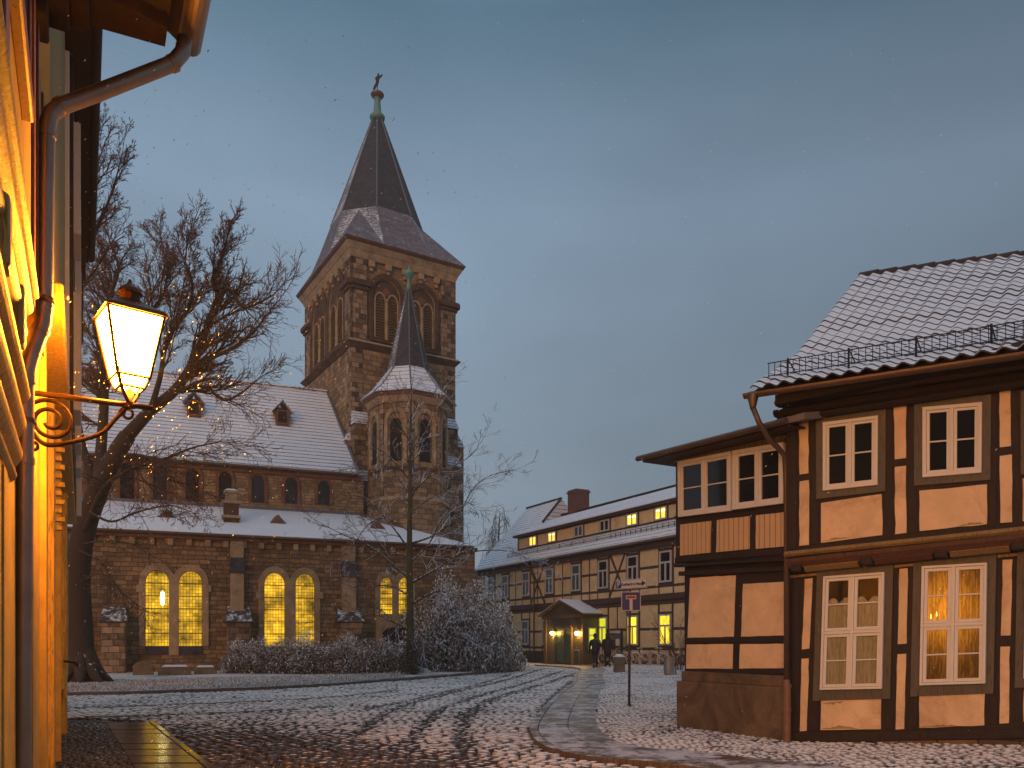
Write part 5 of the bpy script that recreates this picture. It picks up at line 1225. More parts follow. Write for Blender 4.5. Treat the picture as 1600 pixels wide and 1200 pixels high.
# entrance porch
pj = 1.25; u0p = FO.uv(852, 1000, pj)[0]; u1p = FO.uv(911.5, 1000, pj)[0]; zpe = FO.uv(911, 958, pj)[1]; zpa = FO.uv(879, 940, pj)[1]; um = (u0p+u1p)/2
mb = MB(); FO.box(mb, u0p, u1p, 0, zpe, 0, pj); po = mb.build('entrance_porch', M['timber_green'], office)
M['porch_wood'] = wood('brown_porch_wood', (.16,.10,.045), var=.3)
mb = MB(); FO.plate(mb, [(u0p-.25,zpe),(u1p+.2,zpe),(um,zpa)], 0, pj+.02); mb.build('gable', M['green_boards'], po)
mb = MB()
for s, ue in ((-1, u0p-.4), (1, u1p+.4)):
    A = [rp(um,pj+.35,zpa), rp(ue,pj+.35,zpe-.12), rp(ue,-.1,zpe-.12), rp(um,-.1,zpa)]; mb.prism(A, [p+Vector((0,0,.10)) for p in A])
mb.build('porch_roof', M['porch_wood'], po); mb = MB()
for s, ue in ((-1, u0p-.4), (1, u1p+.4)):
    A = [rp(um,pj+.33,zpa+.105), rp(ue,pj+.33,zpe-.015), rp(ue,-.1,zpe-.015), rp(um,-.1,zpa+.105)]; mb.prism(A, [p+Vector((0,0,.05)) for p in A])
mb.build('snow_cover', M['snow'], po)
mb = MB(); FO.box(mb, u0p-.1, u1p+.1, zpe-.28, zpe-.02, pj, pj+.12); FO.box(mb, u0p-.06, u0p+.22, .1, zpe-.28, pj, pj+.08); FO.box(mb, u1p-.22, u1p+.06, .1, zpe-.28, pj, pj+.08); FO.box(mb, um-1.0, um+1.0, 2.62, 2.74, pj, pj+.2); FO.box(mb, um-1.1, um-.95, .1, 2.62, pj, pj+.12); FO.box(mb, um+.95, um+1.1, .1, 2.62, pj, pj+.12)
mb.build('porch_frame', M['porch_wood'], po)
for s in (-1, 1):
    mb = MB(); a, c = (um-.93, um-.01) if s < 0 else (um+.01, um+.93); q = Quad.of(FO, a, c, gb+.05, 2.6, pj+.01); q.ring(mb, 0, 1, 0, 1, .12, pj+.01, pj+.07); q.bar(mb, .1, .9, .38, .44, pj+.01, pj+.06); q.bar(mb, .1, .9, .72, .77, pj+.01, pj+.06); q.bar(mb, 0, 1, 0, 1, pj+.005, pj+.03)
    o = mb.build('door_leaf', M['door_green'], po)
    mb = MB(); uu = um+s*.12; mb.tube([rp(uu,pj+.12,1.0), rp(uu,pj+.12,2.2)], .02, 6); mb.tube([rp(uu,pj+.06,1.1), rp(uu,pj+.12,1.1)], .012, 5); mb.tube([rp(uu,pj+.06,2.1), rp(uu,pj+.12,2.1)], .012, 5); mb.build('handle', M['copper_brown'], po)
for x in (862.5, 901):
    u, v = FO.uv(x, 989.5, pj+.2); P = rp(u, pj+.2, v); mb = MB(); mb.ball(P, .11, 0, 8); o = mb.build('wall_lamp', emis('door_lamp', (1,.55,.12), 260), po, smooth=True)
    mb = MB(); mb.tube([rp(u,pj+.02,v-.25), rp(u,pj+.2,v-.2), rp(u,pj+.2,v-.1)], .02, 6); mb.build('lamp_arm', M['iron'], o); mb = MB(); mb.lathe(P+Vector((0,0,.08)), [(.13,0),(.05,.08)], 8); mb.build('lamp_cap', M['iron'], o)
# side window of the porch (on its right flank)
FP = Frame(FO.p(u1p, 0, pj), -FO.n, FO.d); qw = Quad.of(FP, .35, .95, 1.15, 2.55, .01); mb = MB(); qw.ring(mb, 0, 1, 0, 1, .07, .01, .06); qw.bar(mb, .1, .9, .32, .36, .01, .05); qw.bar(mb, .1, .9, .64, .68, .01, .05); f = mb.build('side_window', M['white_far'], po); mb = MB(); qw.bar(mb, .05, .95, .03, .97, .02, .03); mb.build('pane', M['lit_g'], po)
mb = MB(); FP.box(mb, .0, 1.25, .0, .9, .0, .03); FP.box(mb, 0, .12, .9, zpe, 0, .03); FP.box(mb, 1.1, 1.25, .9, zpe, 0, .03); mb.build('porch_frame', M['porch_wood'], po)

# ================================================================ HOUSES ON THE LEFT, seen along their fronts
nA = Vector((.881, .473)); dAx = Vector((-.473, .881))
FN = Frame((-.43-0*.0, 0.0), dAx, nA)
def un(Y, w=0):      # distance along the wall of a depth Y
    return (Y-FN.n.y*w-FN.o.y)/FN.d.y
def leftp(px, py, w): return FN.uv(px, py, w)
near = thing('plastered_house_by_the_lamp', FN.p(un(4), 0), 'nearest ochre house on the left with storey mouldings, deep eaves and a metal downpipe', 'house')
uA0, uA1 = un(1.6), un(6.0)
mb = MB(); FN.box(mb, uA0, uA1, -.2, 3.8, -6, 0); mb.build('wall', M['wall_ochre'], near)
mb = MB(); FN.box(mb, uA0, uA1, 3.79, 5.75, -6, .11); mb.build('wall', M['wall_ochre'], near)
for v, h, w0, w1, mt in ((2.62,.05,0,.03,'mould'), (2.70,.11,0,.06,'mould'), (2.82,.03,0,.02,'soffit'), (2.87,.12,0,.08,'mould'), (3.01,.04,0,.05,'soffit'), (3.07,.10,0,.10,'mould'), (3.19,.03,0,.045,'soffit'), (3.22,.07,0,.03,'mould'), (3.30,.09,0,.055,'mould'), (3.40,.05,0,.035,'soffit'), (3.45,.10,0,.085,'mould'), (3.56,.04,0,.06,'soffit'), (3.60,.10,0,.115,'mould'), (3.71,.07,0,.145,'mould')):
    mb = MB(); n_ = 6
    pr = [(w0-.02, v)]+[(w0+(w1-w0)*math.sin(math.pi*k/n_*.5+.2), v+h*k/n_) for k in range(n_+1)]+[(w0-.02, v+h)]
    uM = un(4.85); mb.prism([FN.p(uA0, z, w) for w, z in pr], [FN.p(uM, z, w) for w, z in pr]); mb.build('storey_moulding', M[mt], near, bevel=.004)
for Y in (2.6, 3.5, 4.4):      # joist ends in the cornice
    u = un(Y); mb = MB(); FN.box(mb, u-.07, u+.07, 3.28, 3.62, -.05, .10); mb.build('joist_end', M['mould'], near, bevel=.025)
for Y, ww in ((3.0,.09), (4.75,.07), (5.2,.05), (5.9,.08)):      # posts of the upper storey
    u = un(Y); mb = MB(); FN.box(mb, u-ww, u+ww, 3.8, 5.7, .10, .128); mb.build('post', M['brown_trim'], near, bevel=.006)
for Y in (5.93,): 
    u = un(Y); mb = MB(); FN.box(mb, u-.06, u+.06, 0, 3.22, -.02, .03); mb.build('corner_board', M['mould'], near, bevel=.006)
# upper window with a red-brown architrave
ua, ub = un(2.7), un(3.95)
mb = MB(); q = Quad.of(FN, ua, ub, 4.36, 5.6, .11); q.ring(mb, 0, 1, 0, 1, .13, .11, .14); q.ring(mb, .03, .97, .04, .96, .06, .14, .155); o = mb.build('window', M['brown_trim'], near, bevel=.01)
mb = MB(); FN.box(mb, ua-.06, ub+.03, 4.27, 4.36, .1, .165); mb.build('sill', M['brown_trim'], o, bevel=.015)
mb = MB(); q.bar(mb, .1, .9, .1, .9, .112, .13); mb.build('pane', M['glass'], o)
# vertical boards of the ground floor
for k in range(2):
    u = un(4.35+k*.95); mb = MB(); FN.box(mb, u-.11, u+.11, .0, 2.6, -.01, .012+.010*(k % 2)); mb.build('wall_board', M['mould'] if k % 3 else M['wall_ochre'], near, bevel=.006)
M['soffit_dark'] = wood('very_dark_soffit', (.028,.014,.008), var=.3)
# eaves: deep dark soffit, boxed end, half-round gutter
ew = leftp(305, 42, 0); 
def wfor(px, Y): return ((px-800)/FPX*Y-(-.43)-FN.d.x*(0))
def atA(px, py, Y):
    P = at(px, py, Y); r = Vector((P.x-FN.o.x, P.y-FN.o.y)); return r.dot(FN.d.xy), P.z, r.dot(FN.n.xy)
uE, vE, wE_ = atA(286, 80, 5.9); print('eaveA', uE, vE, wE_)
zs = vE-.05; WEa = wE_-.02; uEnd = uE+.05
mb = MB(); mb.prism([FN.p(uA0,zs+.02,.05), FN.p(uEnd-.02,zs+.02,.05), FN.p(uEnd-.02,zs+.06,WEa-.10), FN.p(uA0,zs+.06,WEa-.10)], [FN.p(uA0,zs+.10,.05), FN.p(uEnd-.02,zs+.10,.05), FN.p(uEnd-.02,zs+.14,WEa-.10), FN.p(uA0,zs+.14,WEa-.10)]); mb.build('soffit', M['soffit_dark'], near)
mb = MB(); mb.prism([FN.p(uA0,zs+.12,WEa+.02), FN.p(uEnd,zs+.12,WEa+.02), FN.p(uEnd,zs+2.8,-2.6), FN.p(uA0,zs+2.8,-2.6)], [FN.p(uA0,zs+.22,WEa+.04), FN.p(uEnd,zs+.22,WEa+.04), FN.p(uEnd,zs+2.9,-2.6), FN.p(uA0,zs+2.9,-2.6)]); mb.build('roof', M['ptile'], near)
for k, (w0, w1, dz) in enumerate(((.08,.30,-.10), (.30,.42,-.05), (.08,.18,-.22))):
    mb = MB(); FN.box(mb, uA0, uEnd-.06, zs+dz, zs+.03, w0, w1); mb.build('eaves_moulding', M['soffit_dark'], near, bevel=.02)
mb = MB()
def gut(F, u0, u1, v, w, r, m_='zinc'):
    mb = MB(); o = [(w+r*math.cos(a), v+r*math.sin(a)) for a in [math.pi+i*math.pi/10 for i in range(11)]]; i_ = [(w+(r-.008)*math.cos(a), v+.004+(r-.008)*math.sin(a)) for a in [2*math.pi-i*math.pi/10 for i in range(11)]]
    mb.prism([F.p(u0,z,x) for x, z in o+i_], [F.p(u1,z,x) for x, z in o+i_]); return mb
gut(FN, uA0, uEnd+.02, zs+.16, WEa+.07, .085).build('gutter', M['zinc'], near, smooth=False)
# downpipe with swan neck
Pt = FN.p(uA1-.12, zs+.10, WEa+.06)
def aw(px, py, w, Y=None):
    u, v = FN.uv(px, py, w); return FN.p(u, v, w)
Yp = 5.35
pp = [at(288,62,5.78), at(285,82,5.76), at(270,99,5.72), at(150,146,5.48), at(95,166,5.36), at(79,178,5.32), at(73,200,5.30), at(71,300,5.30), at(69,480,5.30), at(67,505,5.30), at(52,545,5.25), at(43,575,5.22), at(40,610,5.22), at(39,700,5.22), at(37,900,5.22), at(35,1195,5.22), at(34,1330,5.22)]
rs = .052
def smooth3(pts, n=4):
    P = [Vector(p) for p in pts]; P = [P[0]*2-P[1]]+P+[P[-1]*2-P[-2]]; out = []
    for i in range(1, len(P)-2):
        a, b_, c, d = P[i-1], P[i], P[i+1], P[i+2]
        for k in range(n):
            t = k/n; out.append(.5*((2*b_)+(-a+c)*t+(2*a-5*b_+4*c-d)*t*t+(-a+3*b_-3*c+d)*t**3))
    out.append(P[-2]); return out
mb = MB(); mb.tube(pp, rs, 18); dp = mb.build('downpipe', M['zinc'], near, smooth=True)
for i, f in ((2, .0), (4, 0), (6, .1), (8, 0), (9, .3), (11, .5), (13, .1), (14, .1)):
    a, c = pp[i], pp[i+1]; q = a.lerp(c, f); d = (c-a).normalized(); mb = MB(); mb.tube([q-d*.02, q+d*.02], rs+.006, 18); mb.build('pipe_joint', M['zinc'], dp)
for py, px in ((468, 69), (657, 40)):
    P = at(px, py, 5.28 if py < 500 else 5.22); mb = MB(); mb.tube([P-Vector((0,0,.012)), P+Vector((0,0,.012))], rs+.012, 18); mb.tube([P, P-Vector((FN.n.x, FN.n.y, 0))*.2], .012, 6); mb.ball(P+Vector((.02,-.065,0)), .016, 0, 6); mb.build('pipe_clamp', M['copper_brown'], dp)
# second house
far = thing('ochre_house_on_the_left', FN.p(un(12), 0), 'taller ochre house behind the downpipe on the left, white corner boards and dark projecting eaves', 'house')
uB0, uB1 = un(6.05), un(18)
mb = MB(); FN.box(mb, uB0, uB1, -.2, 4.35, -7, .05); mb.build('wall', M['wall_ochre'], far)
mb = MB(); FN.box(mb, uB0, uB1, 4.35, 10.2, -7, .16); mb.build('wall', M['wall_olive'], far)
mb = MB(); FN.box(mb, uB0, uB1, 4.3, 4.42, .0, .25); mb.build('storey_moulding', M['mould'], far, bevel=.02)
mb = MB(); FN.box(mb, un(8.6), un(9.0), .0, 4.3, .0, .11); mb.build('corner_board', M['mould'], far, bevel=.01)
for Y, w1 in ((11.2, .215), (17.6, .36)):
    mb = MB(); FN.box(mb, un(Y), un(Y)+.12, 4.45, 10.0, .1, w1); mb.build('corner_board', M['white'], far, bevel=.01)
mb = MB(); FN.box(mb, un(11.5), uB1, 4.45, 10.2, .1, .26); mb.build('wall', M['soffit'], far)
for i, Y in enumerate((12.1, 14.2, 16.2)):
    for z0, z1 in ((5.2, 7.0), (7.9, 9.6)):
        mb = MB(); q = Quad.of(FN, un(Y), un(Y)+1.0, z0, z1, .26); q.ring(mb, 0, 1, 0, 1, .10, .26, .355)
        for k in range(1, 5): q.bar(mb, .1, .9, k/5-.012, k/5+.012, .26, .33)
        o = mb.build('window', M['white'], far); mb = MB(); q.bar(mb, .08, .92, .05, .95, .262, .29); mb.build('pane', M['glass'], o)
for i, Y in enumerate((12.6, 15.0)):
    mb = MB(); q = Quad.of(FN, un(Y), un(Y)+1.05, 1.0, 3.1, .05); q.ring(mb, 0, 1, 0, 1, .10, .05, .13)
    for k in range(1, 4): q.bar(mb, .1, .9, k/4-.012, k/4+.012, .05, .10)
    q.bar(mb, .48, .52, .05, .95, .051, .10); o = mb.build('window', M['mould'], far, bevel=.006); mb = MB(); q.bar(mb, .08, .92, .05, .95, .052, .07); mb.build('pane', M['glass'], o)
    mb = MB(); FN.box(mb, un(Y)-.08, un(Y)+1.13, .9, 1.0, .0, .12); mb.build('sill', M['mould'], o, bevel=.015)
for k, (Y, w1, wd_) in enumerate(((7.0,.10,.12),(9.3,.085,.2),(11.0,.12,.10),(14.2,.14,.12))):
    mb = MB(); FN.box(mb, un(Y)-wd_/2, un(Y)+wd_/2, .0, 4.3, .0, w1); mb.build('wall_board', M['mould' if k % 2 else 'wall_ochre'], far, bevel=.01)
mb = MB(); v = 3.2        # toothed trim beside the door
mb2 = MB()
for k in range(12): FN.box(mb, un(9.6), un(9.6)+.10, 3.0+k*.105, 3.06+k*.105, .05, .16+.03*(k % 2))
mb.build('toothed_trim', M['mould'], far, bevel=.006)
mb = MB(); P = FN.p(un(12.4), 1.35, .12); mb.tube([P, P+Vector((.14,.05,-.02)), P+Vector((.2,.02,-.05))], .02, 6); mb.ball(P+Vector((.2,.02,-.05)), .035, 0, 6); mb.build('shutter_stay', M['iron'], far)
uBe, vBe, wBe = atA(180, 98, 12.8); uB2, vB2, wB2 = atA(142, 398, 18.0); print('eaveB', vBe, wBe, vB2, wB2)
zB = vB2; wB = wB2; 
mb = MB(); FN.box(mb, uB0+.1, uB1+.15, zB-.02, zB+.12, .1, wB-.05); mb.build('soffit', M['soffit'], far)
gut(FN, uB0+.1, uB1+.15, zB+.10, wB, .09).build('gutter', M['soffit'], far)
mb = MB(); mb.prism([FN.p(uB0+.1,zB+.12,wB), FN.p(uB1+.2,zB+.12,wB), FN.p(uB1+.2,zB+4,-3), FN.p(uB0+.1,zB+4,-3)], [FN.p(uB0+.1,zB+.2,wB), FN.p(uB1+.2,zB+.2,wB), FN.p(uB1+.2,zB+4.1,-3), FN.p(uB0+.1,zB+4.1,-3)]); mb.build('roof', M['ptile'], far)
mb = MB(); FN.box(mb, uB1-.4, uB1+.02, 8.4, zB-.03, .1, wB-.15); FN.box(mb, uB1-.7, uB1+.01, zB-.5, zB-.03, .1, wB-.1); mb.build('eaves_bracket', M['soffit'], far, bevel=.03)

# ================================================================ WALL LANTERN
LY_ = 6.27; lp = at(203, 633, LY_)
wl_uv = atA(203, 633, LY_); Wp = FN.p(wl_uv[0], lp.z, .06 if wl_uv[0] > uB0 else .0); nV = Vector((nA.x, nA.y, 0)); tV = Vector((dAx.x, dAx.y, 0)); Larm = (lp-Wp).dot(nV)
print('lamp', lp, Larm, wl_uv, uB0)
lamp = thing('wall_lantern', Wp, 'lit four-sided street lantern on a scrolled iron wall bracket', 'street lamp')
M['iron_lamp'] = plain('rusty_lantern_iron', (.055,.030,.018), .45, .7, .4)
mb = MB(); mb.tube([Wp, Wp+nV*(Larm+.16)], .022, 8); br_ = mb.build('bracket_arm', M['iron_lamp'], lamp, smooth=True)
mb = MB(); mb.box(Wp+Vector((0,0,-.42)), (.02,.05,.46), 0, math.atan2(nA.y, nA.x)); mb.build('wall_plate', M['iron_lamp'], lamp)
def L2(a, z): return Wp+nV*a+Vector((0,0,z))
def spiral(c, r0, r1, a0, a1, n=28): return [L2(c[0]+(r0+(r1-r0)*i/n)*math.cos(a0+(a1-a0)*i/n), c[1]+(r0+(r1-r0)*i/n)*math.sin(a0+(a1-a0)*i/n)) for i in range(n+1)]
k = FPX/LY_      # px per metre here
mb = MB(); s1 = spiral((.165,-.195), .165, .04, 2.6, 2.6-11.5, 60); mb.tube(s1, .0165, 6)
mb.tube(smooth3([L2(Larm-.02,-.02), L2(Larm-.10,-.12), L2(Larm-.22,-.26), L2(.20,-.37), L2(.10,-.355), L2(.03,-.26)], 5), .018, 6)
mb.tube(spiral((.055,-.40), .035, .012, 1.6, -4.6, 24), .013, 6)
mb.tube(spiral((Larm-.02,-.075), .055, .02, 3.0, -4, 24), .012, 6)
mb.build('scrollwork', M['iron_lamp'], lamp, smooth=True)
zb = CH+(HZ-608)/FPX*LY_; zm = CH+(HZ-592)/FPX*LY_; zt = CH+(HZ-497)/FPX*LY_
cc = lp.copy(); rt, rm, rbm = .285, .165, .12; ang0 = -math.pi/2-.10
def sq(r, z): return [Vector((cc.x+r*math.cos(ang0+i*math.pi/2), cc.y+r*math.sin(ang0+i*math.pi/2), z)) for i in range(4)]
A_, B_, C_ = sq(rt, zt), sq(rm, zm), sq(rbm, zb)
mb = MB(); mb.tube([Vector((cc.x,cc.y,cc.z-.02)), Vector((cc.x,cc.y,cc.z+.03)), Vector((cc.x,cc.y,zb-.0))], [.045,.02,.03], 10)
for i in (0, 2): mb.tube(smooth3([Vector((cc.x,cc.y,cc.z+.0)), Vector((cc.x,cc.y,cc.z+.0)).lerp(C_[i], .55)+Vector((0,0,-.01)), C_[i].lerp(B_[i], .0), B_[i]+Vector((0,0,.05))], 4), .016, 6)
mb.build('lantern_stem', M['iron_lamp'], lamp, smooth=True)
mb = MB()
for i in range(4):
    j = (i+1) % 4; mb.tube([A_[i], B_[i]], .013, 5); mb.tube([B_[i], C_[i]], .011, 5); mb.tube([A_[i], A_[j]], .016, 5); mb.tube([B_[i], B_[j]], .014, 5); mb.tube([C_[i], C_[j]], .013, 5)
mb.build('lantern_frame', M['iron_lamp'], lamp)
M['lampglass'] = emis('glowing_lantern_glass', (1,.35,.025), LAMP_E*.16)
for i in range(4):
    j = (i+1) % 4; e = .0
    f = lambda P: Vector((cc.x, cc.y, 0))+(P-Vector((cc.x, cc.y, 0)))*1.0
    sh = lambda P: Vector((cc.x+(P.x-cc.x)*.985, cc.y+(P.y-cc.y)*.985, P.z))
    mb = MB(); mb.poly([sh(B_[i]), sh(B_[j]), sh(A_[j]), sh(A_[i])]); mb.build('glass_pane', M['lampglass'], lamp)
    mb = MB(); mb.poly([sh(C_[i]), sh(C_[j]), sh(B_[j]), sh(B_[i])]); mb.build('lower_glass', M['lampglass'], lamp)
mb = MB(); R0 = sq(rt+.035, zt-.005); R1 = sq(rt+.01, zt+.03); R2 = sq(.10, zt+.12); R3 = sq(.06, zt+.14); mb.prism(R0, R1); mb.prism(R1, R2)
mb.lathe((cc.x,cc.y,zt+.12), [(.075,0),(.075,.06),(.095,.07),(.08,.10),(.05,.125),(.02,.15),(.012,.18)], 12)
mb.build('lantern_roof', M['iron_lamp'], lamp)
# ================================================================ TREES
def catmull(pts, n=5): return smooth3(pts, n)
class Tree:
    def __init__(s, seed, P): s.r = random.Random(seed); s.big = MB(); s.tw = MB(); s.P = P; s.tips = []
    def limb(s, pts, r0, r1, n=8, spawn=True, t0=.25, jag=.0, spacing=None, lvl=3, lenf=1.0):
        pts = catmull(pts, 5)
        if jag: pts = [pts[0]]+[p+Vector([s.r.gauss(0, jag) for _ in range(3)]) for p in pts[1:]]
        N = len(pts)-1; rad = [r0+(r1-r0)*(i/N)**.8 for i in range(N+1)]
        s.big.tube(pts, rad, n)
        if spawn:
            sp = spacing or s.P['spacing']; acc = 0; tot = sum((pts[i+1]-pts[i]).length for i in range(N)); done = 0
            for i in range(N):
                seg = pts[i+1]-pts[i]; done += seg.length; acc += seg.length
                if done/tot > t0 and acc > sp:
                    acc = 0; d = seg.normalized(); s.grow(pts[i+1], s.side(d, s.P['ang']), s.P['len']*s.r.uniform(.6, 1.25)*(1.15-.55*done/tot)*lenf, min(rad[i+1]*.5, s.P['rtw']*2.2), lvl)
            s.grow(pts[-1], (pts[-1]-pts[-2]).normalized(), s.P['len']*.8*lenf, r1, lvl)
    def side(s, d, ang):
        o = d.orthogonal().normalized(); q = d.cross(o); a = s.r.uniform(0, 2*math.pi); v = o*math.cos(a)+q*math.sin(a); an = ang*s.r.uniform(.7, 1.3)
        return (d*math.cos(an)+v*math.sin(an)).normalized()
    def grow(s, p, d, L, r, lvl):
        P = s.P; r = max(r, P['rmin']); n = max(3, int(L/P['seg'])); st = L/n; pts = [p]; dirs = [d]; C = P.get('center'); ow = (p-C).normalized() if C else Vector()
        if C and lvl >= 2: d = (d+ow*.7).normalized()
        for i in range(n):
            d = (d+Vector((s.r.gauss(0, P['wob']), s.r.gauss(0, P['wob']), s.r.gauss(0, P['wob'])+P['trop'])))+ow*P.get('outw', 0)
            d.normalize(); p = p+d*st; pts.append(p); dirs.append(d)
        tgt = s.big if r > .03 else s.tw
        tgt.tube(pts, [max(P['rmin'], r*(1-.7*i/n)) for i in range(n+1)], 5 if r > .03 else 3, caps=False)
        if lvl <= 0: s.tips.append(pts[-1]); return
        k = P['kids']
        for j in range(k):
            i = min(n, 1+int((j+s.r.random())*n/k)); s.grow(pts[i], s.side(dirs[i], P['ang']), L*P['ratio']*s.r.uniform(.7, 1.2)*(1.1-.4*i/n), r*.55, lvl-1)
def tree(name, x, y, label, seed, P, build, bigmat, twmat, group=None, cat='tree'):
    z = gz(x, y); t = thing(name, (x, y, z), label, cat, group); T = Tree(seed, P); build(T)
    T.big.build('trunk', M[bigmat], t, smooth=True, uv=False)
    if T.tw.v: T.tw.build('crown', M[twmat], t, uv=False)
    return t, T
PL_ = dict(len=1.85, spacing=.21, ang=.68, seg=.24, wob=.10, trop=.004, kids=6, ratio=.58, outw=.035, rtw=.035, rmin=.0075)
def seq(pts, y0, dy=0):
    out = []
    for i, p in enumerate(pts):
        out.append(at(p[0], p[1], y0+dy*i/(len(pts)-1)))
    return out
def big_tree(T):
    T.P = dict(T.P, center=at(225, 640, 30.5))
    Y = 30.5
    T.limb(seq([(126,1066),(125,1040),(123,980),(121,900),(131,830),(152,770),(178,715),(200,680)], Y), .62, .30, 14, spawn=False)
    for a in range(9):      # root flare
        an = a*.7+.2; c = at(127, 1062, Y); T.big.tube([c+Vector((0,0,1.5)), c+Vector((math.cos(an)*.42,math.sin(an)*.4,.55)), c+Vector((math.cos(an)*.75,math.sin(an)*.65,.15)), c+Vector((math.cos(an)*1.15,math.sin(an)*.95,-.1))], [.34,.27,.19,.06], 8)
    T.limb(seq([(200,680),(235,642),(275,608),(305,560),(325,505),(340,465),(333,435),(345,410)], Y, -1), .26, .05, 8, lvl=3)
    T.limb(seq([(338,468),(358,452),(378,478),(400,475),(425,462)], Y-1, .3), .10, .03, 6, lvl=2)
    T.limb(seq([(152,770),(158,700),(163,620),(160,540),(170,470),(185,420),(178,395)], Y, 1), .26, .04, 8, lvl=3)
    T.limb(seq([(163,610),(185,560),(215,510),(250,470),(262,430),(258,400)], Y+.5, 1.5), .16, .03, 7, lvl=3)
    T.limb(seq([(235,642),(250,590),(262,530),(295,480),(300,440),(290,410)], Y-.4, -1.5), .13, .03, 6, lvl=3)
    T.limb(seq([(290,590),(330,560),(362,545),(395,520),(418,490)], Y-.6, -1), .11, .025, 6, lvl=2)
    T.limb(seq([(275,608),(320,605),(350,625),(380,612),(405,590)], Y-.6, .8), .09, .02, 6, lvl=2)
    T.limb(seq([(180,715),(215,712),(245,722),(262,748),(300,758)], Y, -1), .12, .025, 6, lvl=2)
    T.limb(seq([(131,830),(160,765),(200,735),(250,720),(300,700),(345,690)], Y-.3, -1.5), .11, .02, 6, lvl=2)
    T.limb(seq([(140,800),(175,815),(215,800),(265,790),(300,800)], Y-.5, -1), .06, .015, 5, lvl=2, lenf=.7)
    T.limb(seq([(125,860),(160,880),(185,920),(215,945)], Y-.5, -.6), .05, .012, 5, lvl=2, lenf=.6)
    T.limb(seq([(128,850),(165,845),(205,850),(240,870)], Y-.5, -.6), .04, .012, 5, lvl=1, lenf=.6)
    T.limb(seq([(152,770),(130,700),(118,620),(122,540),(130,470)], Y, .8), .18, .03, 7, lvl=3)
tp = at(126, 1063, 30.5)
t, T1 = tree('bare_tree', tp.x, tp.y, 'large gnarled bare tree by the lantern, leaning over the church lawn', 11, PL_, big_tree, 'bark', 'twig', 'bare trees around the church')
# last dry buds on the big tree
lf = MB()
rr = random.Random(5)
for p in T1.tips:
    if rr.random() < .22:
        q = p+Vector((rr.gauss(0,.03), rr.gauss(0,.03), 0)); a = Vector([rr.gauss(0,1) for _ in range(3)]).normalized()*.035; c = a.orthogonal().normalized()*.022; lf.poly([q-a, q+c, q+a, q-c])
lf.build('dry_leaves', M['leaf_brown'], t, uv=False)
# tree behind it, top left
def back_tree(T):
    T.P = dict(T.P, center=at(85, 480, 26))
    Y = 26.0
    T.limb(seq([(70,1075),(68,900),(74,700),(88,560),(104,450)], Y), .42, .20, 10, spawn=False)
    T.limb(seq([(104,450),(118,380),(128,310),(140,262),(145,225)], Y), .15, .02, 7, lvl=3)
    T.limb(seq([(104,450),(130,400),(155,350),(175,300),(185,265)], Y, 1), .12, .02, 6, lvl=3)
    T.limb(seq([(98,480),(125,450),(150,420),(165,395)], Y, -1), .09, .02, 6, lvl=2)
    T.limb(seq([(100,460),(80,380),(90,300),(100,240)], Y, .5), .12, .02, 6, lvl=2)
tp = at(70, 1075, 26.0)
tree('bare_tree', tp.x, tp.y, 'bare tree rising behind the left house, only its upper crown in view', 4, dict(PL_, len=1.7, spacing=.32, rmin=.007, ratio=.55, kids=5, ang=.6), back_tree, 'bark', 'twig', 'bare trees around the church')
# slender snow-dusted tree in front of the church
PM = dict(len=1.55, spacing=.42, ang=.62, seg=.24, wob=.10, trop=.02, kids=4, ratio=.58, rtw=.018, rmin=.0075)
def mid_tree(T):
    Y = 36.0
    T.limb(seq([(642,1056),(641,980),(640,900),(640,820),(641,760),(641,700),(642,650),(643,612)], Y), .215, .02, 10, t0=.52, lvl=2, spacing=.3)
    for pts, dy, r in (([(640,905),(612,880),(575,852),(535,835),(497,815)], -2, .055), ([(640,912),(680,890),(715,868),(755,860),(800,862),(835,880)], 1, .075), ([(641,985),(600,965),(560,955),(520,965)], -1.5, .05),
                   ([(641,850),(680,835),(715,805),(738,765),(762,745),(795,735)], 1.5, .06), ([(640,860),(615,825),(585,790),(562,775),(530,790)], -1, .05), ([(641,775),(670,745),(705,730),(735,712),(752,690)], .6, .045),
                   ([(641,750),(610,715),(585,700),(565,712)], -.8, .04), ([(641,715),(662,680),(680,640),(692,610)], 1, .035), ([(641,690),(620,655),(608,620)], -1, .03), ([(641,945),(680,925),(725,930),(760,920)], -1.5, .05),
                   ([(640,930),(605,915),(560,918),(522,905)], 1.5, .05), ([(640,880),(670,850),(690,812),(712,790)], -1.2, .045), ([(640,830),(605,810),(575,820),(548,860)], 1.4, .045), ([(641,800),(670,780),(700,775),(742,790)], -1, .035),
                   ([(641,960),(672,990),(700,985),(730,1000)], -1, .03), ([(641,960),(618,985),(596,1005)], -.6, .03), ([(641,790),(612,770),(590,745),(572,738)], 1, .03), ([(641,870),(600,862),(560,880),(520,872)], .6, .035)):
        T.limb(seq(pts, Y, dy), r, .012, 6, t0=.12, lvl=2, spacing=.36)
tp = at(642, 1052, 36)
tree('bare_tree', tp.x, tp.y, 'slender upright tree with snow-lined branches in front of the tower', 21, PM, mid_tree, 'bark_moss', 'bark_snow', 'bare trees around the church')
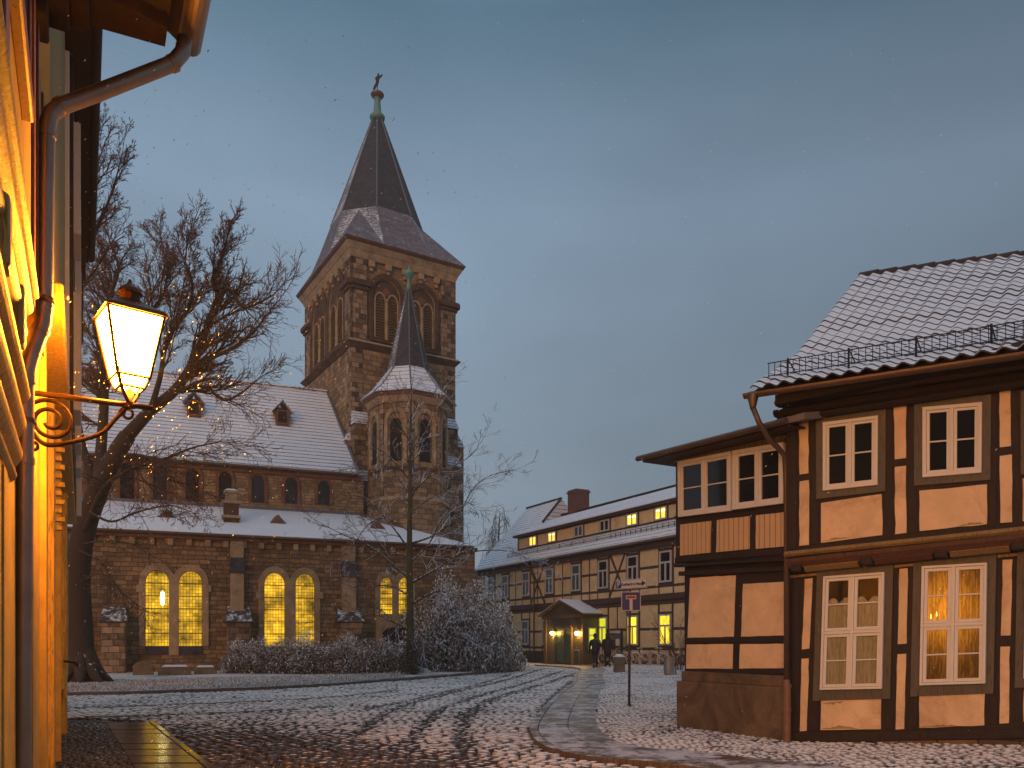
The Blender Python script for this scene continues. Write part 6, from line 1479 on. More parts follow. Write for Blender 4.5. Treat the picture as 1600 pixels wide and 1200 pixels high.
# far weeping birch between church and office building
def birch(T):
    Y = 92
    T.limb(seq([(770,1000),(774,930),(778,860),(781,800)], Y), .35, .05, 7, spawn=False)
    for i in range(26):
        yy = 790+i*5; s_ = 1 if i % 2 else -1; x0 = 781-(yy-800)*.03; w = 6+i*1.0; P0_ = at(x0, yy, Y); P1 = at(x0+s_*w*.6, yy-3, Y+rr.uniform(-2,2)); P2 = at(x0+s_*w, yy+8, Y+rr.uniform(-2,2)); P3 = at(x0+s_*(w+2), yy+45+rr.uniform(0,20), Y)
        T.limb([P0_, P1, P2, P3], .05, .02, 4, t0=.2, lvl=1, spacing=.6)
PBi = dict(len=1.6, spacing=.6, ang=.5, seg=.35, wob=.08, trop=-.35, kids=4, ratio=.7, rtw=.03, rmin=.018)
tp = at(770, 1000, 92)
tree('birch_tree', tp.x, tp.y, 'faint weeping birch far behind, between the tower and the office roof', 8, PBi, birch, 'bark_snow', 'bark_snow')

# ================================================================ SHRUBS
def leafcloud(mb, c, rad, n, size, seed, snow=.45, droop=0, shape=None, keep=None):
    r = random.Random(seed)
    for i in range(n):
        while True:
            v = Vector((r.uniform(-1,1), r.uniform(-1,1), r.uniform(-.15 if droop == 0 else -.3,1)))
            if .35 < v.length < 1: break
        if shape: v = v*shape(v, r)
        lump = 1+.13*math.sin(v.x*9+seed)+.11*math.sin(v.y*8+v.z*7+seed)
        p = Vector(c)+Vector((v.x*rad[0]*lump, v.y*rad[1]*lump, v.z*rad[2]*lump))
        if keep and not keep(p): continue
        a = Vector((r.gauss(0,1), r.gauss(0,1), r.gauss(0,.5)-droop)).normalized()*size*r.uniform(.6,1.3); b_ = a.orthogonal().normalized()*size*.42
        up = v.z > .05; m_ = 1 if r.random() < (snow*(.55+.6*max(0,v.z))) else (2 if r.random() < .4 else 0)
        if m_ == 1: b_ = Vector((a.y, -a.x, r.gauss(0,.01))).normalized()*size*.45
        mb.poly([p-a, p+b_, p+a, p-b_], m_)
def shrubtwigs(mb, c, rad, n, seed, r0=.012, droop=0):
    r = random.Random(seed)
    for i in range(n):
        a = r.uniform(0, 6.283); e = r.uniform(.15, 1.2); d = Vector((math.cos(a)*math.cos(e)*rad[0], math.sin(a)*math.cos(e)*rad[1], math.sin(e)*rad[2]))*r.uniform(.85, 1.12)
        b0 = Vector(c)+Vector((d.x*.25, d.y*.25, 0)); m_ = b0+d*.55+Vector((0,0,rad[2]*.12)); t = Vector(c)+d+Vector((0,0,-droop*rad[2]*r.uniform(.1,.6)))
        mb.tube(catmull([b0, m_, t], 3), [r0*1.6, r0*1.4, r0*1.2, r0, r0*.8, r0*.6, r0*.4][:7], 3, caps=False)
        for k in range(3):
            q = m_.lerp(t, r.uniform(.1,.9)); mb.tube([q, q+Vector((r.gauss(0,.2), r.gauss(0,.2), r.uniform(.0,.35)-droop*.4))], [r0*.5, r0*.25], 3, caps=False)
def shrub(name, px, pyb, Y, rad, n, size, seed, label, snow=.45, droop=0, tw=90, group='snow-dusted shrubs on the lawn', mats=('leaf','leaf_snow','leaf_brown'), cat='shrub', lift=0):
    P = at(px, pyb, Y); z = lawnh(P.x, P.y); t = thing(name, (P.x, P.y, z), label, cat, group)
    m1 = MB(); leafcloud(m1, (P.x, P.y, z+lift), rad, n, size, seed, snow, droop); m1.build('foliage', [M[k] for k in mats], t, uv=False)
    m2 = MB(); shrubtwigs(m2, (P.x, P.y, z), rad, tw, seed+1, .011, droop); m2.build('branches', M['bark_snow'], t, uv=False)
    return t
shrub('shrub', 392, 1048, 37.0, (1.45,1.0,1.5), 7500, .07, 31, 'leftmost snow-dusted shrub, below the left of the two middle lancet windows', .78)
shrub('shrub', 470, 1047, 37.2, (1.75,1.1,1.7), 8500, .07, 32, 'rounded snow-dusted shrub below the right of the middle lancet windows', .78)
shrub('shrub', 545, 1048, 37.2, (1.6,1.0,1.72), 8000, .07, 33, 'snow-dusted shrub in front of the buttress right of the middle windows', .78)
shrub('shrub', 608, 1049, 37.6, (1.3,.95,1.5), 6500, .07, 34, 'snow-dusted shrub before the low church doorway, left of the slender tree', .74)
shrub('weeping_bush', 712, 1043, 40.0, (2.6,2.0,4.55), 21000, .085, 41, 'left half of the big drooping snowy bush, close to the church corner', .66, 1.2, 420, 'drooping bushes at the church corner')
shrub('weeping_bush', 764, 1042, 41.5, (1.9,1.8,3.4), 14000, .085, 42, 'right rounded part of the big drooping snowy bush, beside the road', .78, 1.4, 300, 'drooping bushes at the church corner')
shrub('ivy', 642, 1056, 35.85, (.52,.5,1.75), 2600, .055, 44, 'dark ivy climbing the foot of the slender tree', .08, 0, 10, None, ('leaf','leaf_snow','leaf'), 'ivy')
# low ground cover under trees (nobody could count it)
gc = MB(); r = random.Random(77)
for i in range(15000):
    px = r.uniform(345, 812); f = r.random(); Yk = 37.2+f*3.2 if px < 600 else 35.2+f*5.5
    if px > 690: Yk = 39.2+f*3.2
    P = at(px, 1003, Yk); 
    d = min(abs(P.y-k[1]) for k in kerbL if abs(k[0]-P.x) < 1.6) if any(abs(k[0]-P.x) < 1.6 for k in kerbL) else 9
    if inpoly(np.array([[P.x, P.y]]), kerbL+[(8,64),(10,8),(-20,8)])[0] or d < .5: continue
    z = lawnh(P.x, P.y); h = r.uniform(.02,.30)*(.5+.5*math.sin(P.x*2.3+P.y)); q = Vector((P.x, P.y, z+h)); a = Vector((r.gauss(0,1), r.gauss(0,1), r.gauss(0,.4))).normalized()*.06; b_ = a.orthogonal().normalized()*.03
    gc.poly([q-a, q+b_, q+a, q-b_], 1 if r.random() < .55 else (0 if r.random() < .6 else 2))
o = gc.build('ground_cover', [M['leaf'], M['leaf_snow'], M['leaf_brown']], None, uv=False); o['kind'] = 'stuff'
# bare shrub beside the wing
def bare_shrub(T):
    c = at(1062, 1052, 38.5)
    for i in range(16):
        a = i*.8; T.limb([c+Vector((math.cos(a)*.1, math.sin(a)*.1, 0)), c+Vector((math.cos(a)*.45-.1, math.sin(a)*.4, 1.1)), c+Vector((math.cos(a)*1.0-.2, math.sin(a)*.7, 2.2+.5*math.sin(i*2.1)))], .018, .008, 4, t0=.2, lvl=1, spacing=.22)
tp = at(1062, 1050, 38.5)
tree('bare_shrub', tp.x, tp.y, 'leafless twiggy shrub behind the corner of the rendered wing', 9, dict(len=.6, spacing=.3, ang=.6, seg=.15, wob=.12, trop=.02, kids=3, ratio=.6, rtw=.008, rmin=.004), bare_shrub, 'twig', 'twig', None, 'shrub')
# dry grass blades poking through the snow
gr = MB(); r = random.Random(55)
kl = [k for k in kerbL if k[0] < .3]; kx = [k[0] for k in kl]; ky = [k[1] for k in kl]
for i in range(26000):
    x = r.uniform(-17.5, -.5); y0 = float(np.interp(x, kx, ky)); y = y0+.25+r.random()**1.2*8.5
    z = lawnh(x, y); h = r.uniform(.03, .085); q = Vector((x, y, z)); d = Vector((r.gauss(0,.5), r.gauss(0,.5), 1)).normalized()*h
    gr.poly([q-Vector((.007,0,0)), q+Vector((.007,0,0)), q+d], 1 if r.random() < .35 else (2 if r.random() < .5 else 0))
o = gr.build('grass', [M['leaf'], M['leaf_snow'], M['leaf_brown']], None, uv=False); o['kind'] = 'stuff'
# old stones leaning by the church wall
M['oldstone'] = plaster('mossy_gravestone', (.22,.16,.10), .4, .7, 3, (.06,.06,.03), .6)
def old_stone(px, py, Y, w, h, d, label, lean=0, rnd=True, snow=False):
    P = at(px, py, Y); z = lawnh(P.x, P.y); t = thing('grave_stone', (P.x, P.y, z), label, 'grave stone', 'old stones at the church wall')
    mb = MB(); n = 14; pr = [(-w/2,-.1),(w/2,-.1)]+([(w/2*math.cos(math.pi*i/n), h*.55+h*.45*math.sin(math.pi*i/n)) for i in range(n+1)] if rnd else [(w/2,h*.6),(w*.3,h),(-w*.25,h*.92),(-w/2,h*.7)])
    f = [Vector((P.x+x*dA.x, P.y+x*dA.y, z+y)) for x, y in pr]; off = Vector((dA.y*-1, dA.x, 0))*d
    mb.prism([p-off*.5 for p in f], [p+off*.5+Vector((0,0,lean if k > 1 else 0)) for k, p in enumerate(f)]); o = mb.build('slab', M['oldstone'], t, bevel=.02)
    if snow:
        mb = MB(); g = [p+Vector((0,0,.012)) for p in f[2:]]; mb.prism([p-off*.55 for p in g], [p+off*.55+Vector((0,0,.05)) for p in g]); 
        mb = MB(); mb.box((P.x,P.y,z+h*.97),(w*.8,d*1.05,.08),0,math.atan2(dA.y,dA.x),.8); mb.build('snow_cap', M['snow'], t, bevel=.02)
old_stone(224, 1056, 35.5, .85, .62, .22, 'rounded old gravestone nearest the left church buttress')
old_stone(273, 1056, 35.6, 1.35, .38, .6, 'wide low stone slab with snow on top below the left lancet windows', 0, False, True)
old_stone(321, 1055, 36.2, .95, .32, .5, 'small mossy stone block beside the leftmost shrub', 0, False, True)

# ================================================================ STREET FURNITURE
M['post'] = plain('grey_sign_post', (.13,.09,.08), .45, .6, .2)
def text(s_, size, loc, rot, mat, name, parent, ext=.002, bold=0):
    c = bpy.data.curves.new(name, 'FONT'); c.body = s_; c.size = size; c.extrude = ext; c.offset = bold; c.align_x = 'CENTER'; c.align_y = 'CENTER'
    o = bpy.data.objects.new(name, c); dg = bpy.context.evaluated_depsgraph_get(); COL.objects.link(o)
    bpy.context.view_layer.update(); me = bpy.data.meshes.new_from_object(o.evaluated_get(bpy.context.evaluated_depsgraph_get())); COL.objects.unlink(o); bpy.data.objects.remove(o)
    mt = rot.to_4x4(); mt.translation = Vector(loc)-BASE[parent.name]; me.transform(mt); me.materials.clear(); me.materials.append(mat)
    k = bpy.data.objects.new(name, me); COL.objects.link(k); k.parent = parent; BASE[k.name] = BASE[parent.name]; return k
Ys = 19.6; ps = at(983, 1108, Ys); sgn = thing('traffic_sign', (ps.x, ps.y, gz(ps.x, ps.y)), 'post with a blue dead-end sign below a white parking direction sign', 'sign')
mb = MB(); zt_ = CH+(HZ-902)/FPX*Ys; mb.tube([(ps.x,ps.y,.0), (ps.x+.02,ps.y,zt_)], .032, 12); mb.tube([(ps.x,ps.y,.03), (ps.x,ps.y,.12)], .05, 12); post = mb.build('post', M['post'], sgn, smooth=True)
mb = MB(); mb.tube([(ps.x+.01,ps.y,1.95), (ps.x+.01,ps.y,2.0)], .036, 10); mb.build('red_band', plain('red_band', (.4,.03,.02)), post)
def board(name, cpx, cpy, w, h, yaw, mat, roll=0):
    c = at(cpx, cpy, Ys-.05); f = Frame((c.x, c.y), (math.cos(yaw), math.sin(yaw)), (math.sin(yaw), -math.cos(yaw))); return c, f
M['signw'] = plain('white_sign_face', (.74,.66,.60), .45, 0, .05, 0); M['signb'] = plain('blue_sign_face', (.010,.025,.19), .45, 0, .05, 0); M['signr'] = plain('red_sign_bar', (.50,.035,.02), .45, 0, .05, 0); M['signk'] = plain('black_sign_print', (.03,.02,.03), .5, 0, .05, 0)
c, f = board('', 986, 939.5, .48, .48, -.12, 0); v = c.z; h = .235
mb = MB(); f.plate(mb, [(-h,v-h),(h,v-h),(h,v+h),(-h,v+h)], 0, .02); bd = mb.build('dead_end_sign', M['signw'], sgn, bevel=.006)
mb = MB(); f.plate(mb, [(-h+.018,v-h+.018),(h-.018,v-h+.018),(h-.018,v+h-.018),(-h+.018,v+h-.018)], .02, .023); mb.build('blue_field', M['signb'], bd)
mb = MB(); f.plate(mb, [(-.036,v-h+.018),(.036,v-h+.018),(.036,v+.06),(-.036,v+.06)], .023, .026); f.plate(mb, [(-.125,v+.05),(.125,v+.05),(.125,v+.145),(-.125,v+.145)], .023, .0255); mb.build('white_t', M['signw'], bd)
mb = MB(); f.plate(mb, [(-.108,v+.066),(.108,v+.066),(.108,v+.13),(-.108,v+.13)], .0255, .028); mb.build('red_bar', M['signr'], bd)
yaw = -.85; c = at(986.5, 912.5, Ys-.10); f = Frame((c.x, c.y), (math.cos(yaw), math.sin(yaw)), (math.sin(yaw), -math.cos(yaw))); v = c.z; wv_, hv = .50, .118
# outer frame rounded
mb = MB(); f.plate(mb, [(-wv_,v-hv),(wv_,v-hv),(wv_,v+hv),(-wv_,v+hv)], 0, .02); bd = mb.build('parking_sign', M['signw'], sgn, bevel=.008)
mb = MB()
for a in ((-wv_+.012,wv_-.012,v+hv-.022,v+hv-.014),(-wv_+.012,wv_-.012,v-hv+.014,v-hv+.022),(-wv_+.012,-wv_+.02,v-hv+.02,v+hv-.02),(wv_-.02,wv_-.012,v-hv+.02,v+hv-.02)): f.box(mb, a[0], a[1], a[2], a[3], .02, .0225)
f.plate(mb, [(wv_-.155,v-.07),(wv_-.04,v),(wv_-.155,v+.07)], .02, .0225); mb.build('arrow', M['signk'], bd)
mb = MB(); f.box(mb, -wv_+.035, -wv_+.19, v-.085, v+.085, .02, .0225); mb.build('blue_field', M['signb'], bd)
rot = Matrix((f.d, Vector((0,0,1)), f.n)).transposed()
text('P', .19, f.p(-wv_+.113, v, .0235), rot, M['signw'], 'letter', bd, .001, .004)
text('Gothisches Haus', .097, f.p(.02, v-.005, .0225), rot, M['signk'], 'lettering', bd, .001, .003)
mb = MB(); mb.tube([(ps.x+.02,ps.y,v-.08),(ps.x+.02,ps.y,v-.13)], .045, 8); mb.build('clamp', M['post'], bd)
# stone bollard with snow cap
pb = G(967.5, 1053, .12); sb = thing('stone_block', (pb[0], pb[1], gz(*pb)), 'weathered square stone block with a cap of snow on the pavement', 'bollard')
zb_ = gz(*pb); mb = MB(); mb.box((pb[0],pb[1],zb_-.05), (.46,.44,.86), 0, .3, .93); mb.build('block', M['oldstone'], sb, bevel=.035)
mb = MB(); mb.box((pb[0],pb[1],zb_+.80), (.46,.44,.06), 0, .3, .96); mb.ball((pb[0],pb[1],zb_+.86), .2, 0, 10, (1,1,.45)); mb.build('snow_cap', M['snow'], sb, bevel=.03)
# litter bin
pb = (at(1045.5, 1059, 35.5).x, 35.5); zb_ = gz(*pb); lb = thing('litter_bin', (pb[0], pb[1], zb_), 'round grey metal litter bin on a post beside the bare shrub', 'litter bin')
mb = MB(); mb.lathe((pb[0],pb[1],zb_+.10), [(.225,0),(.235,.02),(.235,.36),(.243,.37),(.243,.40),(.235,.41),(.235,.72),(.25,.73),(.25,.77),(.22,.77),(.20,.60),(.02,.58)], 18); mb.build('bin', M['zinc'], lb, smooth=False)
mb = MB(); mb.tube([(pb[0]+.29,pb[1],zb_-.1),(pb[0]+.29,pb[1],zb_+1.0)], .025, 8); mb.build('post', M['post'], lb)
# notice board on the facade
nbx = FO.uv(960, 985, 1.0); nt_ = thing('notice_board', FO.p(nbx[0], gb, 1.0), 'dark framed notice board on posts in front of the timbered building', 'notice board')
u, v1 = FO.uv(960, 982, 1.0); v0 = FO.uv(960, 1012, 1.0)[1]; mb = MB(); q = Quad.of(FO, u-.75, u+.75, v0, v1, 1.0); q.ring(mb, 0, 1, 0, 1, .10, .95, 1.05); q.bar(mb, 0, 1, 0, 1, .93, .96)
for s in (-.7, .7): FO.box(mb, u+s-.05, u+s+.05, 0, v0, .95, 1.05)
mb.build('frame', M['timber'], nt_); 
for i, (a0, a1, b0, b1, mt) in enumerate(((.12,.9,.10,.25,'white_far'), (.12,.45,.32,.6,'oldstone'), (.5,.9,.32,.55,'signb'), (.55,.82,.55,.9,'white_far'), (.15,.48,.66,.9,'leaf'))):
    mb = MB(); q.bar(mb, a0, a1, b0, b1, .961, .968); mb.build('poster', M[mt], nt_)
# hoop rail beside the entrance
u = FO.uv(900.5, 1036, 1.9)[0]; rail = thing('hoop_rail', FO.p(u, gb, 1.9), 'light steel hoop rail beside the green entrance door', 'railing')
mb = MB(); mb.tube(catmull([FO.p(u-.33,.1,1.9), FO.p(u-.33,.95,1.9), FO.p(u-.25,1.12,1.9), FO.p(u+.25,1.12,1.9), FO.p(u+.33,.95,1.9), FO.p(u+.33,.1,1.9)], 4), .03, 8); mb.build('tube', M['zinc'], rail, smooth=True)

# ---- bicycles: one of each build, then copies
M['bikemetal'] = plain('snowy_lamplit_bike_metal', (.88,.62,.46), .35, .6, .5); M['tyre'] = plain('bike_tyre', (.62,.42,.32), .7, 0, .3); M['bikered'] = plain('red_bike_paint', (.50,.20,.12), .4, .2, .3); M['saddle'] = plain('bike_saddle', (.03,.02,.02), .5)  # snow and orange lamplight both put into the metal and tyre colours
def bike(frame_mat):
    t = thing('bicycle', (0,0,0), 'bicycle', 'bicycle', 'bicycles parked along the facade')
    R_ = .34; a = Vector((-.53,0,R_)); c = Vector((.53,0,R_))
    for w in (a, c):
        mb = MB(); mb.tube([w+Vector((R_*math.cos(k*math.pi/12),0,R_*math.sin(k*math.pi/12))) for k in range(25)], .028, 6, caps=False); wh = mb.build('wheel', M['tyre'], t, smooth=True)
        mb = MB(); mb.tube([w+Vector(((R_-.025)*math.cos(k*math.pi/12),0,(R_-.025)*math.sin(k*math.pi/12))) for k in range(25)], .011, 4, caps=False)
        for k in range(14): mb.tube([w, w+Vector((R_*math.cos(k*math.pi/7),0,R_*math.sin(k*math.pi/7)))*.95], .0035, 3, caps=False)
        mb.tube([w-Vector((0,.05,0)), w+Vector((0,.05,0))], .02, 6); mb.build('rim', M['bikemetal'], wh)
        mb = MB(); mb.tube([w+Vector(((R_+.035)*math.cos(k*math.pi/12),0,(R_+.035)*math.sin(k*math.pi/12))) for k in range(1, 15)], .016, 4); mb.build('mudguard', M[frame_mat], t)
    bb = Vector((-.08,0,.28)); st = Vector((-.22,0,.80)); hd = Vector((.36,0,.82)); hl = Vector((.40,0,.68))
    mb = MB(); mb.tube([bb, st], .022, 6); mb.tube([bb, hl], .024, 6); mb.tube([st-Vector((-.02,0,.08)), hl+Vector((-.01,0,.06))], .016, 6); mb.tube([hl, hd], .019, 6)
    for s in (-.03, .03): mb.tube([bb, a+Vector((0,s,0))], .010, 5); mb.tube([st-Vector((0,0,.06)), a+Vector((0,s,0))], .009, 5); mb.tube([hl+Vector((0,s,-.02)), c+Vector((0,s,0))], .012, 5)
    mb.build('frame', M[frame_mat], t)
    mb = MB(); mb.tube([st, st+Vector((-.03,0,.12))], .013, 6); mb.ball(st+Vector((-.05,0,.15)), .13, 0, 8, (1,1,.35)); mb.build('saddle', M['saddle'], t)
    mb = MB(); mb.tube([hd, hd+Vector((-.02,0,.12))], .013, 6); mb.tube(catmull([hd+Vector((-.18,-.27,.13)), hd+Vector((-.02,-.22,.16)), hd+Vector((.02,0,.12)), hd+Vector((-.02,.22,.16)), hd+Vector((-.18,.27,.13))], 4), .012, 6); mb.build('handlebar', M['bikemetal'], t)
    mb = MB(); mb.tube([a+Vector((0,-.05,.02)), a+Vector((-.08,-.06,.38))], .007, 4); mb.tube([a+Vector((-.30,-.06,.40)), a+Vector((.18,-.06,.40)), a+Vector((.18,.06,.40)), a+Vector((-.30,.06,.40)), a+Vector((-.30,-.06,.40))], .008, 4); mb.build('carrier', M['bikemetal'], t)
    mb = MB(); mb.tube([bb-Vector((0,.07,0)), bb+Vector((0,.07,0))], .03, 8); mb.tube([bb+Vector((0,.07,0)), bb+Vector((.12,.08,-.12))], .009, 4); mb.tube([bb-Vector((0,.07,0)), bb+Vector((-.12,-.08,.12))], .009, 4); mb.build('crank', M['bikemetal'], t)
    return t
def copytree(o, par=None):
    c = o.copy(); COL.objects.link(c); c.parent = par; BASE[c.name] = BASE.get(o.name, Vector())
    for ch in list(o.children): copytree(ch, c)
    return c
b1 = bike('bikemetal'); b2 = bike('bikered'); b3 = bike('bikemetal')
spots = [(951,1.25,'leftmost bicycle, behind the two walkers'),(973,1.15,'second bicycle from the left, behind the stone block'),(992,1.3,'bicycle standing just right of the sign post'),(1007,1.1,'bicycle in the middle of the row, with upright handlebar'),(1021,1.35,'bicycle near the right lit window, third from the right'),(1035,1.15,'second bicycle from the right, leaning behind the litter bin'),(1051,1.3,'rightmost bicycle, half hidden by the bare shrub')]
for i, (px, w, lab) in enumerate(spots):
    proto = (b1, b2, b3)[i % 3]; o = proto if i < 3 else copytree(proto)
    u = FO.uv(px, 1040, w)[0]; P = FO.p(u, 0, w); o.location = (P.x, P.y, gz(P.x, P.y)+.06)
    o.rotation_euler = (random.uniform(-.12,.12), 0, math.atan2(FO.d.y, FO.d.x)+random.uniform(-.25,.25)+(math.pi if i % 2 else 0)+.35); o['label'] = lab

# ================================================================ TWO WALKERS seen from behind
M['coat'] = plain('dark_padded_jacket', (.018,.015,.022), .6, 0, .4, .4, 8); M['coat2'] = plain('dark_wine_coat', (.030,.014,.018), .7, 0, .4, .4, 8); M['jeans'] = plain('dark_trousers', (.013,.012,.017), .8); M['skin'] = plain('skin', (.45,.25,.17), .5, 0, .05, 0); M['hair'] = plain('dark_hair', (.02,.013,.01), .6); M['shoe'] = plain('dark_shoe', (.02,.015,.013), .5); M['sock'] = plain('pale_ankle', (.5,.36,.28), .7); M['bag'] = plain('pale_shoulder_bag', (.42,.36,.34), .6)
def skinbody(name, joints, edges, rad, root, mat, par, sub=2):
    me = bpy.data.meshes.new(name); me.from_pydata([tuple(j) for j in joints], edges, []); o = bpy.data.objects.new(name, me); COL.objects.link(o); o.parent = par
    me.materials.append(mat)
    mod = o.modifiers.new('skin', 'SKIN'); mod.use_smooth_shade = True
    if not me.skin_vertices: 
        me.attributes.new('x', 'FLOAT', 'POINT') if False else None
    sv = me.skin_vertices[0].data if me.skin_vertices else None
    if sv is None:
        bpy.context.view_layer.objects.active = o; bpy.ops.mesh.customdata_skin_add(); sv = me.skin_vertices[0].data
    for i, r_ in enumerate(rad): sv[i].radius = r_ if isinstance(r_, tuple) else (r_, r_); sv[i].use_root = (i == root)
    s_ = o.modifiers.new('sub', 'SUBSURF'); s_.levels = sub; s_.render_levels = sub
    return o
def walker(px, Y, H_, yaw, phase, coat, label, hood, bag, longcoat):
    P = at(px, 1003, Y); z = gz(P.x, P.y)+.09; t = thing('person', (P.x, P.y, z), label, 'person', 'two people walking away'); s = H_/1.8
    a = phase; sgn_ = 1 if a > 0 else -1
    J = [(0,0,.98),(0,.01,1.15),(0,.0,1.35),(0,.02,1.50),(0,.04,1.60),(0,.05,1.70),      # 0 pelvis..5 head
         (.10,0,.94),(.105,.10*a,.52),(.105,-.02+.16*a,.10),(.105,.10+.16*a,.05),         # left leg 6-9
         (-.10,0,.94),(-.105,-.06*a,.52),(-.105,-.20*a,.13),(-.105,-.20*a+.11,.05),        # right leg 10-13
         (.19,0,1.44),(.27,-.06*a,1.17),(.28,.06*a+.06,.93),(.28,.07*a+.08,.86),                # left arm 14-17
         (-.19,0,1.44),(-.27,.08*a,1.17),(-.27,.10+.05*a,.95),(-.27,.12+.05*a,.88)]          # right arm 18-21
    E = [(0,1),(1,2),(2,3),(3,4),(4,5),(0,6),(6,7),(7,8),(8,9),(0,10),(10,11),(11,12),(12,13),(2,14),(14,15),(15,16),(16,17),(2,18),(18,19),(19,20),(20,21)]
    Rr = [(.155,.11),(.14,.10),(.18,.12),(.07,.07),(.055,.055),(.085,.10),.10,.062,.042,.035,.10,.062,.042,.035,.075,.05,.034,.03,.075,.05,.034,.03]
    for hx, k in ((17, 1), (21, -1)):       # palms and fingers
        b0 = Vector(J[hx])
        for f_ in range(4):
            i = len(J); off = Vector((k*.004, -.028+.019*f_, -.045)); L_ = (.050,.058,.054,.042)[f_]; J.append(tuple(b0+off)); J.append(tuple(b0+off+Vector((-k*.012,.004,-L_)))); E += [(hx, i), (i, i+1)]; Rr += [.012, .008]
        i = len(J); J.append(tuple(b0+Vector((-k*.01,.035,-.02)))); J.append(tuple(b0+Vector((-k*.02,.055,-.055)))); E += [(hx, i), (i, i+1)]; Rr += [.012, .009]
    cy_, sy_ = math.cos(yaw), math.sin(yaw)
    T_ = lambda p: Vector((p[0]*cy_-p[1]*sy_, p[0]*sy_+p[1]*cy_, p[2]))*s
    body = skinbody('body', [T_(p) for p in J], E, [tuple(x*s for x in r_) if isinstance(r_, tuple) else r_*s for r_ in Rr], 0, M['jeans'], t)
    BASE[body.name] = Vector((P.x, P.y, z))
    # padded jacket: torso loft and sleeves
    def loft(prof, name, mat, n=16):
        mb = MB(); 
        for (zz, rx, ry, ox, oy) in prof:
            for j in range(n):
                q = 2*math.pi*j/n; v = T_((ox+rx*math.cos(q), oy+ry*math.sin(q), zz)); mb.v.append((v.x+P.x, v.y+P.y, v.z+z))
        for i in range(len(prof)-1):
            for j in range(n): j2 = (j+1) % n; mb.f.append((i*n+j, i*n+j2, (i+1)*n+j2, (i+1)*n+j)); mb.m.append(0)
        mb.f.append(tuple(range(n))[::-1]); mb.m.append(0); mb.f.append(tuple((len(prof)-1)*n+j for j in range(n))); mb.m.append(0)
        return mb.build(name, mat, t, smooth=True)
    low = .70 if longcoat else .84
    loft([(low,.205,.155,0,0),(low+.03,.215,.165,0,0),(1.0,.20,.155,0,0),(1.10,.185,.145,0,0),(1.2,.205,.155,0,0),(1.33,.225,.155,0,0),(1.43,.215,.14,0,.0),(1.50,.14,.11,0,.01),(1.545,.085,.085,0,.02)], 'jacket', M[coat])
    for k in (0, 1):
        idx = ((14,15,16),(18,19,20))[k]; pts = [T_(J[i]) for i in idx]; pts = [p+Vector((P.x, P.y, z)) for p in pts]; mb = MB(); cp = catmull(pts, 5); n_ = len(cp); mb.tube(cp, [.088*s-(.034*s)*i/(n_-1)+.006*math.sin(i*2.2) for i in range(n_)], 10); mb.build('sleeve', M[coat], t, smooth=True)
    # head with face, hair or hood
    hc = T_((0,.055,1.70))+Vector((P.x, P.y, z)); mb = MB(); mb.ball(hc, .098*s, 0, 12, (.86,.95,1.18)); 
    for e in (-1, 1):
        q = T_((e*.034,.135,1.71))+Vector((P.x,P.y,z)); mb.ball(q, .012, 0, 6)
        q = T_((e*.085,.05,1.695))+Vector((P.x,P.y,z)); mb.ball(q, .024, 0, 6)
    q = T_((0,.155,1.685))+Vector((P.x,P.y,z)); mb.ball(q, .018, 0, 6); q = T_((0,.14,1.645))+Vector((P.x,P.y,z)); mb.ball(q, .018, 0, 6, (1.3,1,.5))
    mb.build('head', M['skin'], t, smooth=True)
    if hood:
        mb = MB(); mb.ball(T_((0,.03,1.70))+Vector((P.x,P.y,z)), .125*s, 0, 12, (1,1.1,1.12)); mb.ball(T_((0,-.02,1.58))+Vector((P.x,P.y,z)), .12*s, 0, 10, (1.1,1,.8)); mb.build('hood', M[coat], t, smooth=True)
    else:
        mb = MB(); mb.ball(T_((0,.03,1.72))+Vector((P.x,P.y,z)), .112*s, 0, 12, (.95,1,1.1)); mb.ball(T_((0,-.05,1.66))+Vector((P.x,P.y,z)), .07*s, 0, 8); mb.build('hair', M['hair'], t, smooth=True)
    for k in (9, 13):
        b_ = J[k]; mb = MB(); q0 = T_((b_[0], b_[1]-.14, .05)); q1 = T_((b_[0], b_[1]+.09, .04)); o_ = Vector((P.x,P.y,z)); mb.tube([q0+o_, q0.lerp(q1,.3)+o_+Vector((0,0,.01)), q0.lerp(q1,.75)+o_, q1+o_], [.048*s,.052*s,.05*s,.03*s], 10); mb.tube([q0.lerp(q1,.25)+o_, q0.lerp(q1,.25)+o_+Vector((0,0,.13))], [.046*s,.043*s], 10); mb.build('shoe', M['shoe'], t, smooth=True)
        mb = MB(); a0 = T_((b_[0], b_[1]-.10, .19)); mb.tube([a0+o_, a0+o_+Vector((0,0,.045))], .050*s, 10); mb.build('trouser_cuff', M['sock'], t, smooth=True)
    if bag:
        g = thing('shoulder_bag', (P.x, P.y, z), 'pale bag hanging at the right hip of the left walker', 'bag'); mb = MB(); q = T_((.30,.02,.98))+Vector((P.x,P.y,z)); mb.box(q-Vector((0,0,.16)), (.12,.28,.30), 0, yaw, .9); bo = mb.build('bag_body', M['bag'], g, bevel=.03)
        mb = MB(); sh = [T_(p)+Vector((P.x,P.y,z)) for p in ((.30,.02,1.12),(.26,-.1,1.25),(.15,-.15,1.42),(0,-.09,1.53),(-.1,.06,1.5))]; mb.tube(catmull(sh, 4), .014, 5); mb.build('strap', M['bag'], g)
    return t
walker(930, 43.6, 1.84, .10, 1.0, 'coat', 'person in dark padded jacket with a pale bag, left of the two walkers', False, True, False)
walker(949.5, 44.2, 1.84, -.05, -.8, 'coat2', 'person in a long dark hooded coat, right of the two walkers', True, False, True)

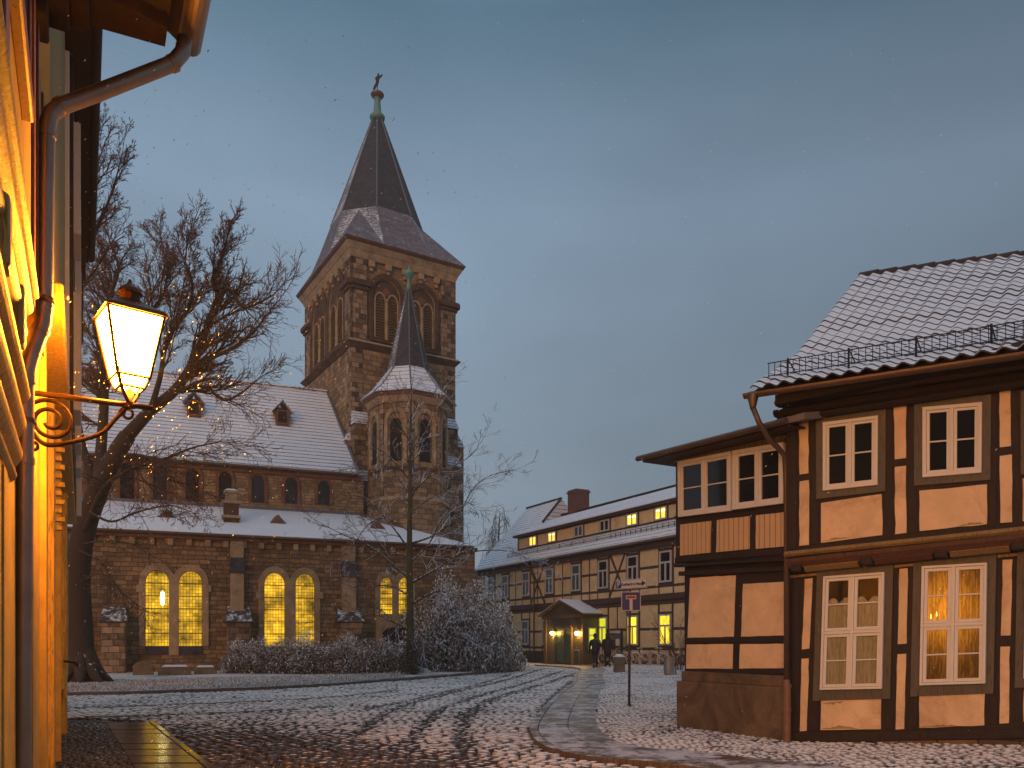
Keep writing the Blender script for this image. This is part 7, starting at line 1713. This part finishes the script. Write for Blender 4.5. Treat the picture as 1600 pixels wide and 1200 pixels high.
# ================================================================ FALLING SNOW and the air
M['flake'] = None
b = NB('snow_flake'); b.base((.9,.9,.92)); M['flake'] = b.fin(.9)
sn = MB(); r = random.Random(99)
def flake(p, s_):
    d = Vector((.62, .15, .75)).normalized()*s_*r.uniform(1.2, 2.4); a = d.orthogonal().normalized()*s_*.55; b_ = d.cross(a).normalized()*s_*.5
    k = len(sn.v); sn.v.extend([tuple(q) for q in (p+d, p-d, p+a, p-a, p+b_, p-b_)])
    for f in ((0,2,4),(0,4,3),(0,3,5),(0,5,2),(1,4,2),(1,3,4),(1,5,3),(1,2,5)): sn.f.append(tuple(k+i for i in f)); sn.m.append(0)
for i in range(2600):
    c = lp+Vector((0,0,.4)); d = Vector((r.gauss(0,1), r.gauss(0,1), r.gauss(0,1))).normalized()*(.5+5.5*r.random()**1.1); p = c+d
    if p.z > .2 and p.y > 3.5 and (p-Vector((FN.o.x, FN.o.y, 0))).dot(FN.n) > .25: flake(p, r.uniform(.0028,.0058))
for i in range(1500):
    y = 4+34*r.random()**.7; x = r.uniform(-.62, .62)*y; zz = r.uniform(.2, min(28, CH+y*.78)); p = Vector((x, y, zz))
    if (p-Vector((FN.o.x, FN.o.y, 0))).dot(FN.n) > .4 and not (x > 3.2 and y > 9.5): flake(p, r.uniform(.003,.007))
o = sn.build('falling_snow', M['flake'], None, uv=False); o['kind'] = 'stuff'
mb = MB(); x0, x1, y0, y1, z0, z1 = -60, 60, -12, 130, -1.5, 48
mb.prism([(x0,y0,z0),(x1,y0,z0),(x1,y1,z0),(x0,y1,z0)], [(x0,y0,z1),(x1,y0,z1),(x1,y1,z1),(x0,y1,z1)])
hm = bpy.data.materials.new('evening_haze'); hm.use_nodes = True; hm.node_tree.nodes.clear(); ho = hm.node_tree.nodes.new('ShaderNodeOutputMaterial'); hv_ = hm.node_tree.nodes.new('ShaderNodeVolumePrincipled'); hv_.inputs['Density'].default_value = .0012; hv_.inputs['Color'].default_value = (.85,.88,.92,1); hm.node_tree.links.new(hv_.outputs[0], ho.inputs['Volume'])
HAZE = mb.build('haze', hm, None, uv=False); HAZE['kind'] = 'stuff'
print('POLYS', sum(len(o.data.polygons) for o in COL.objects if o.type == 'MESH'), 'tree', len(T1.tw.f))
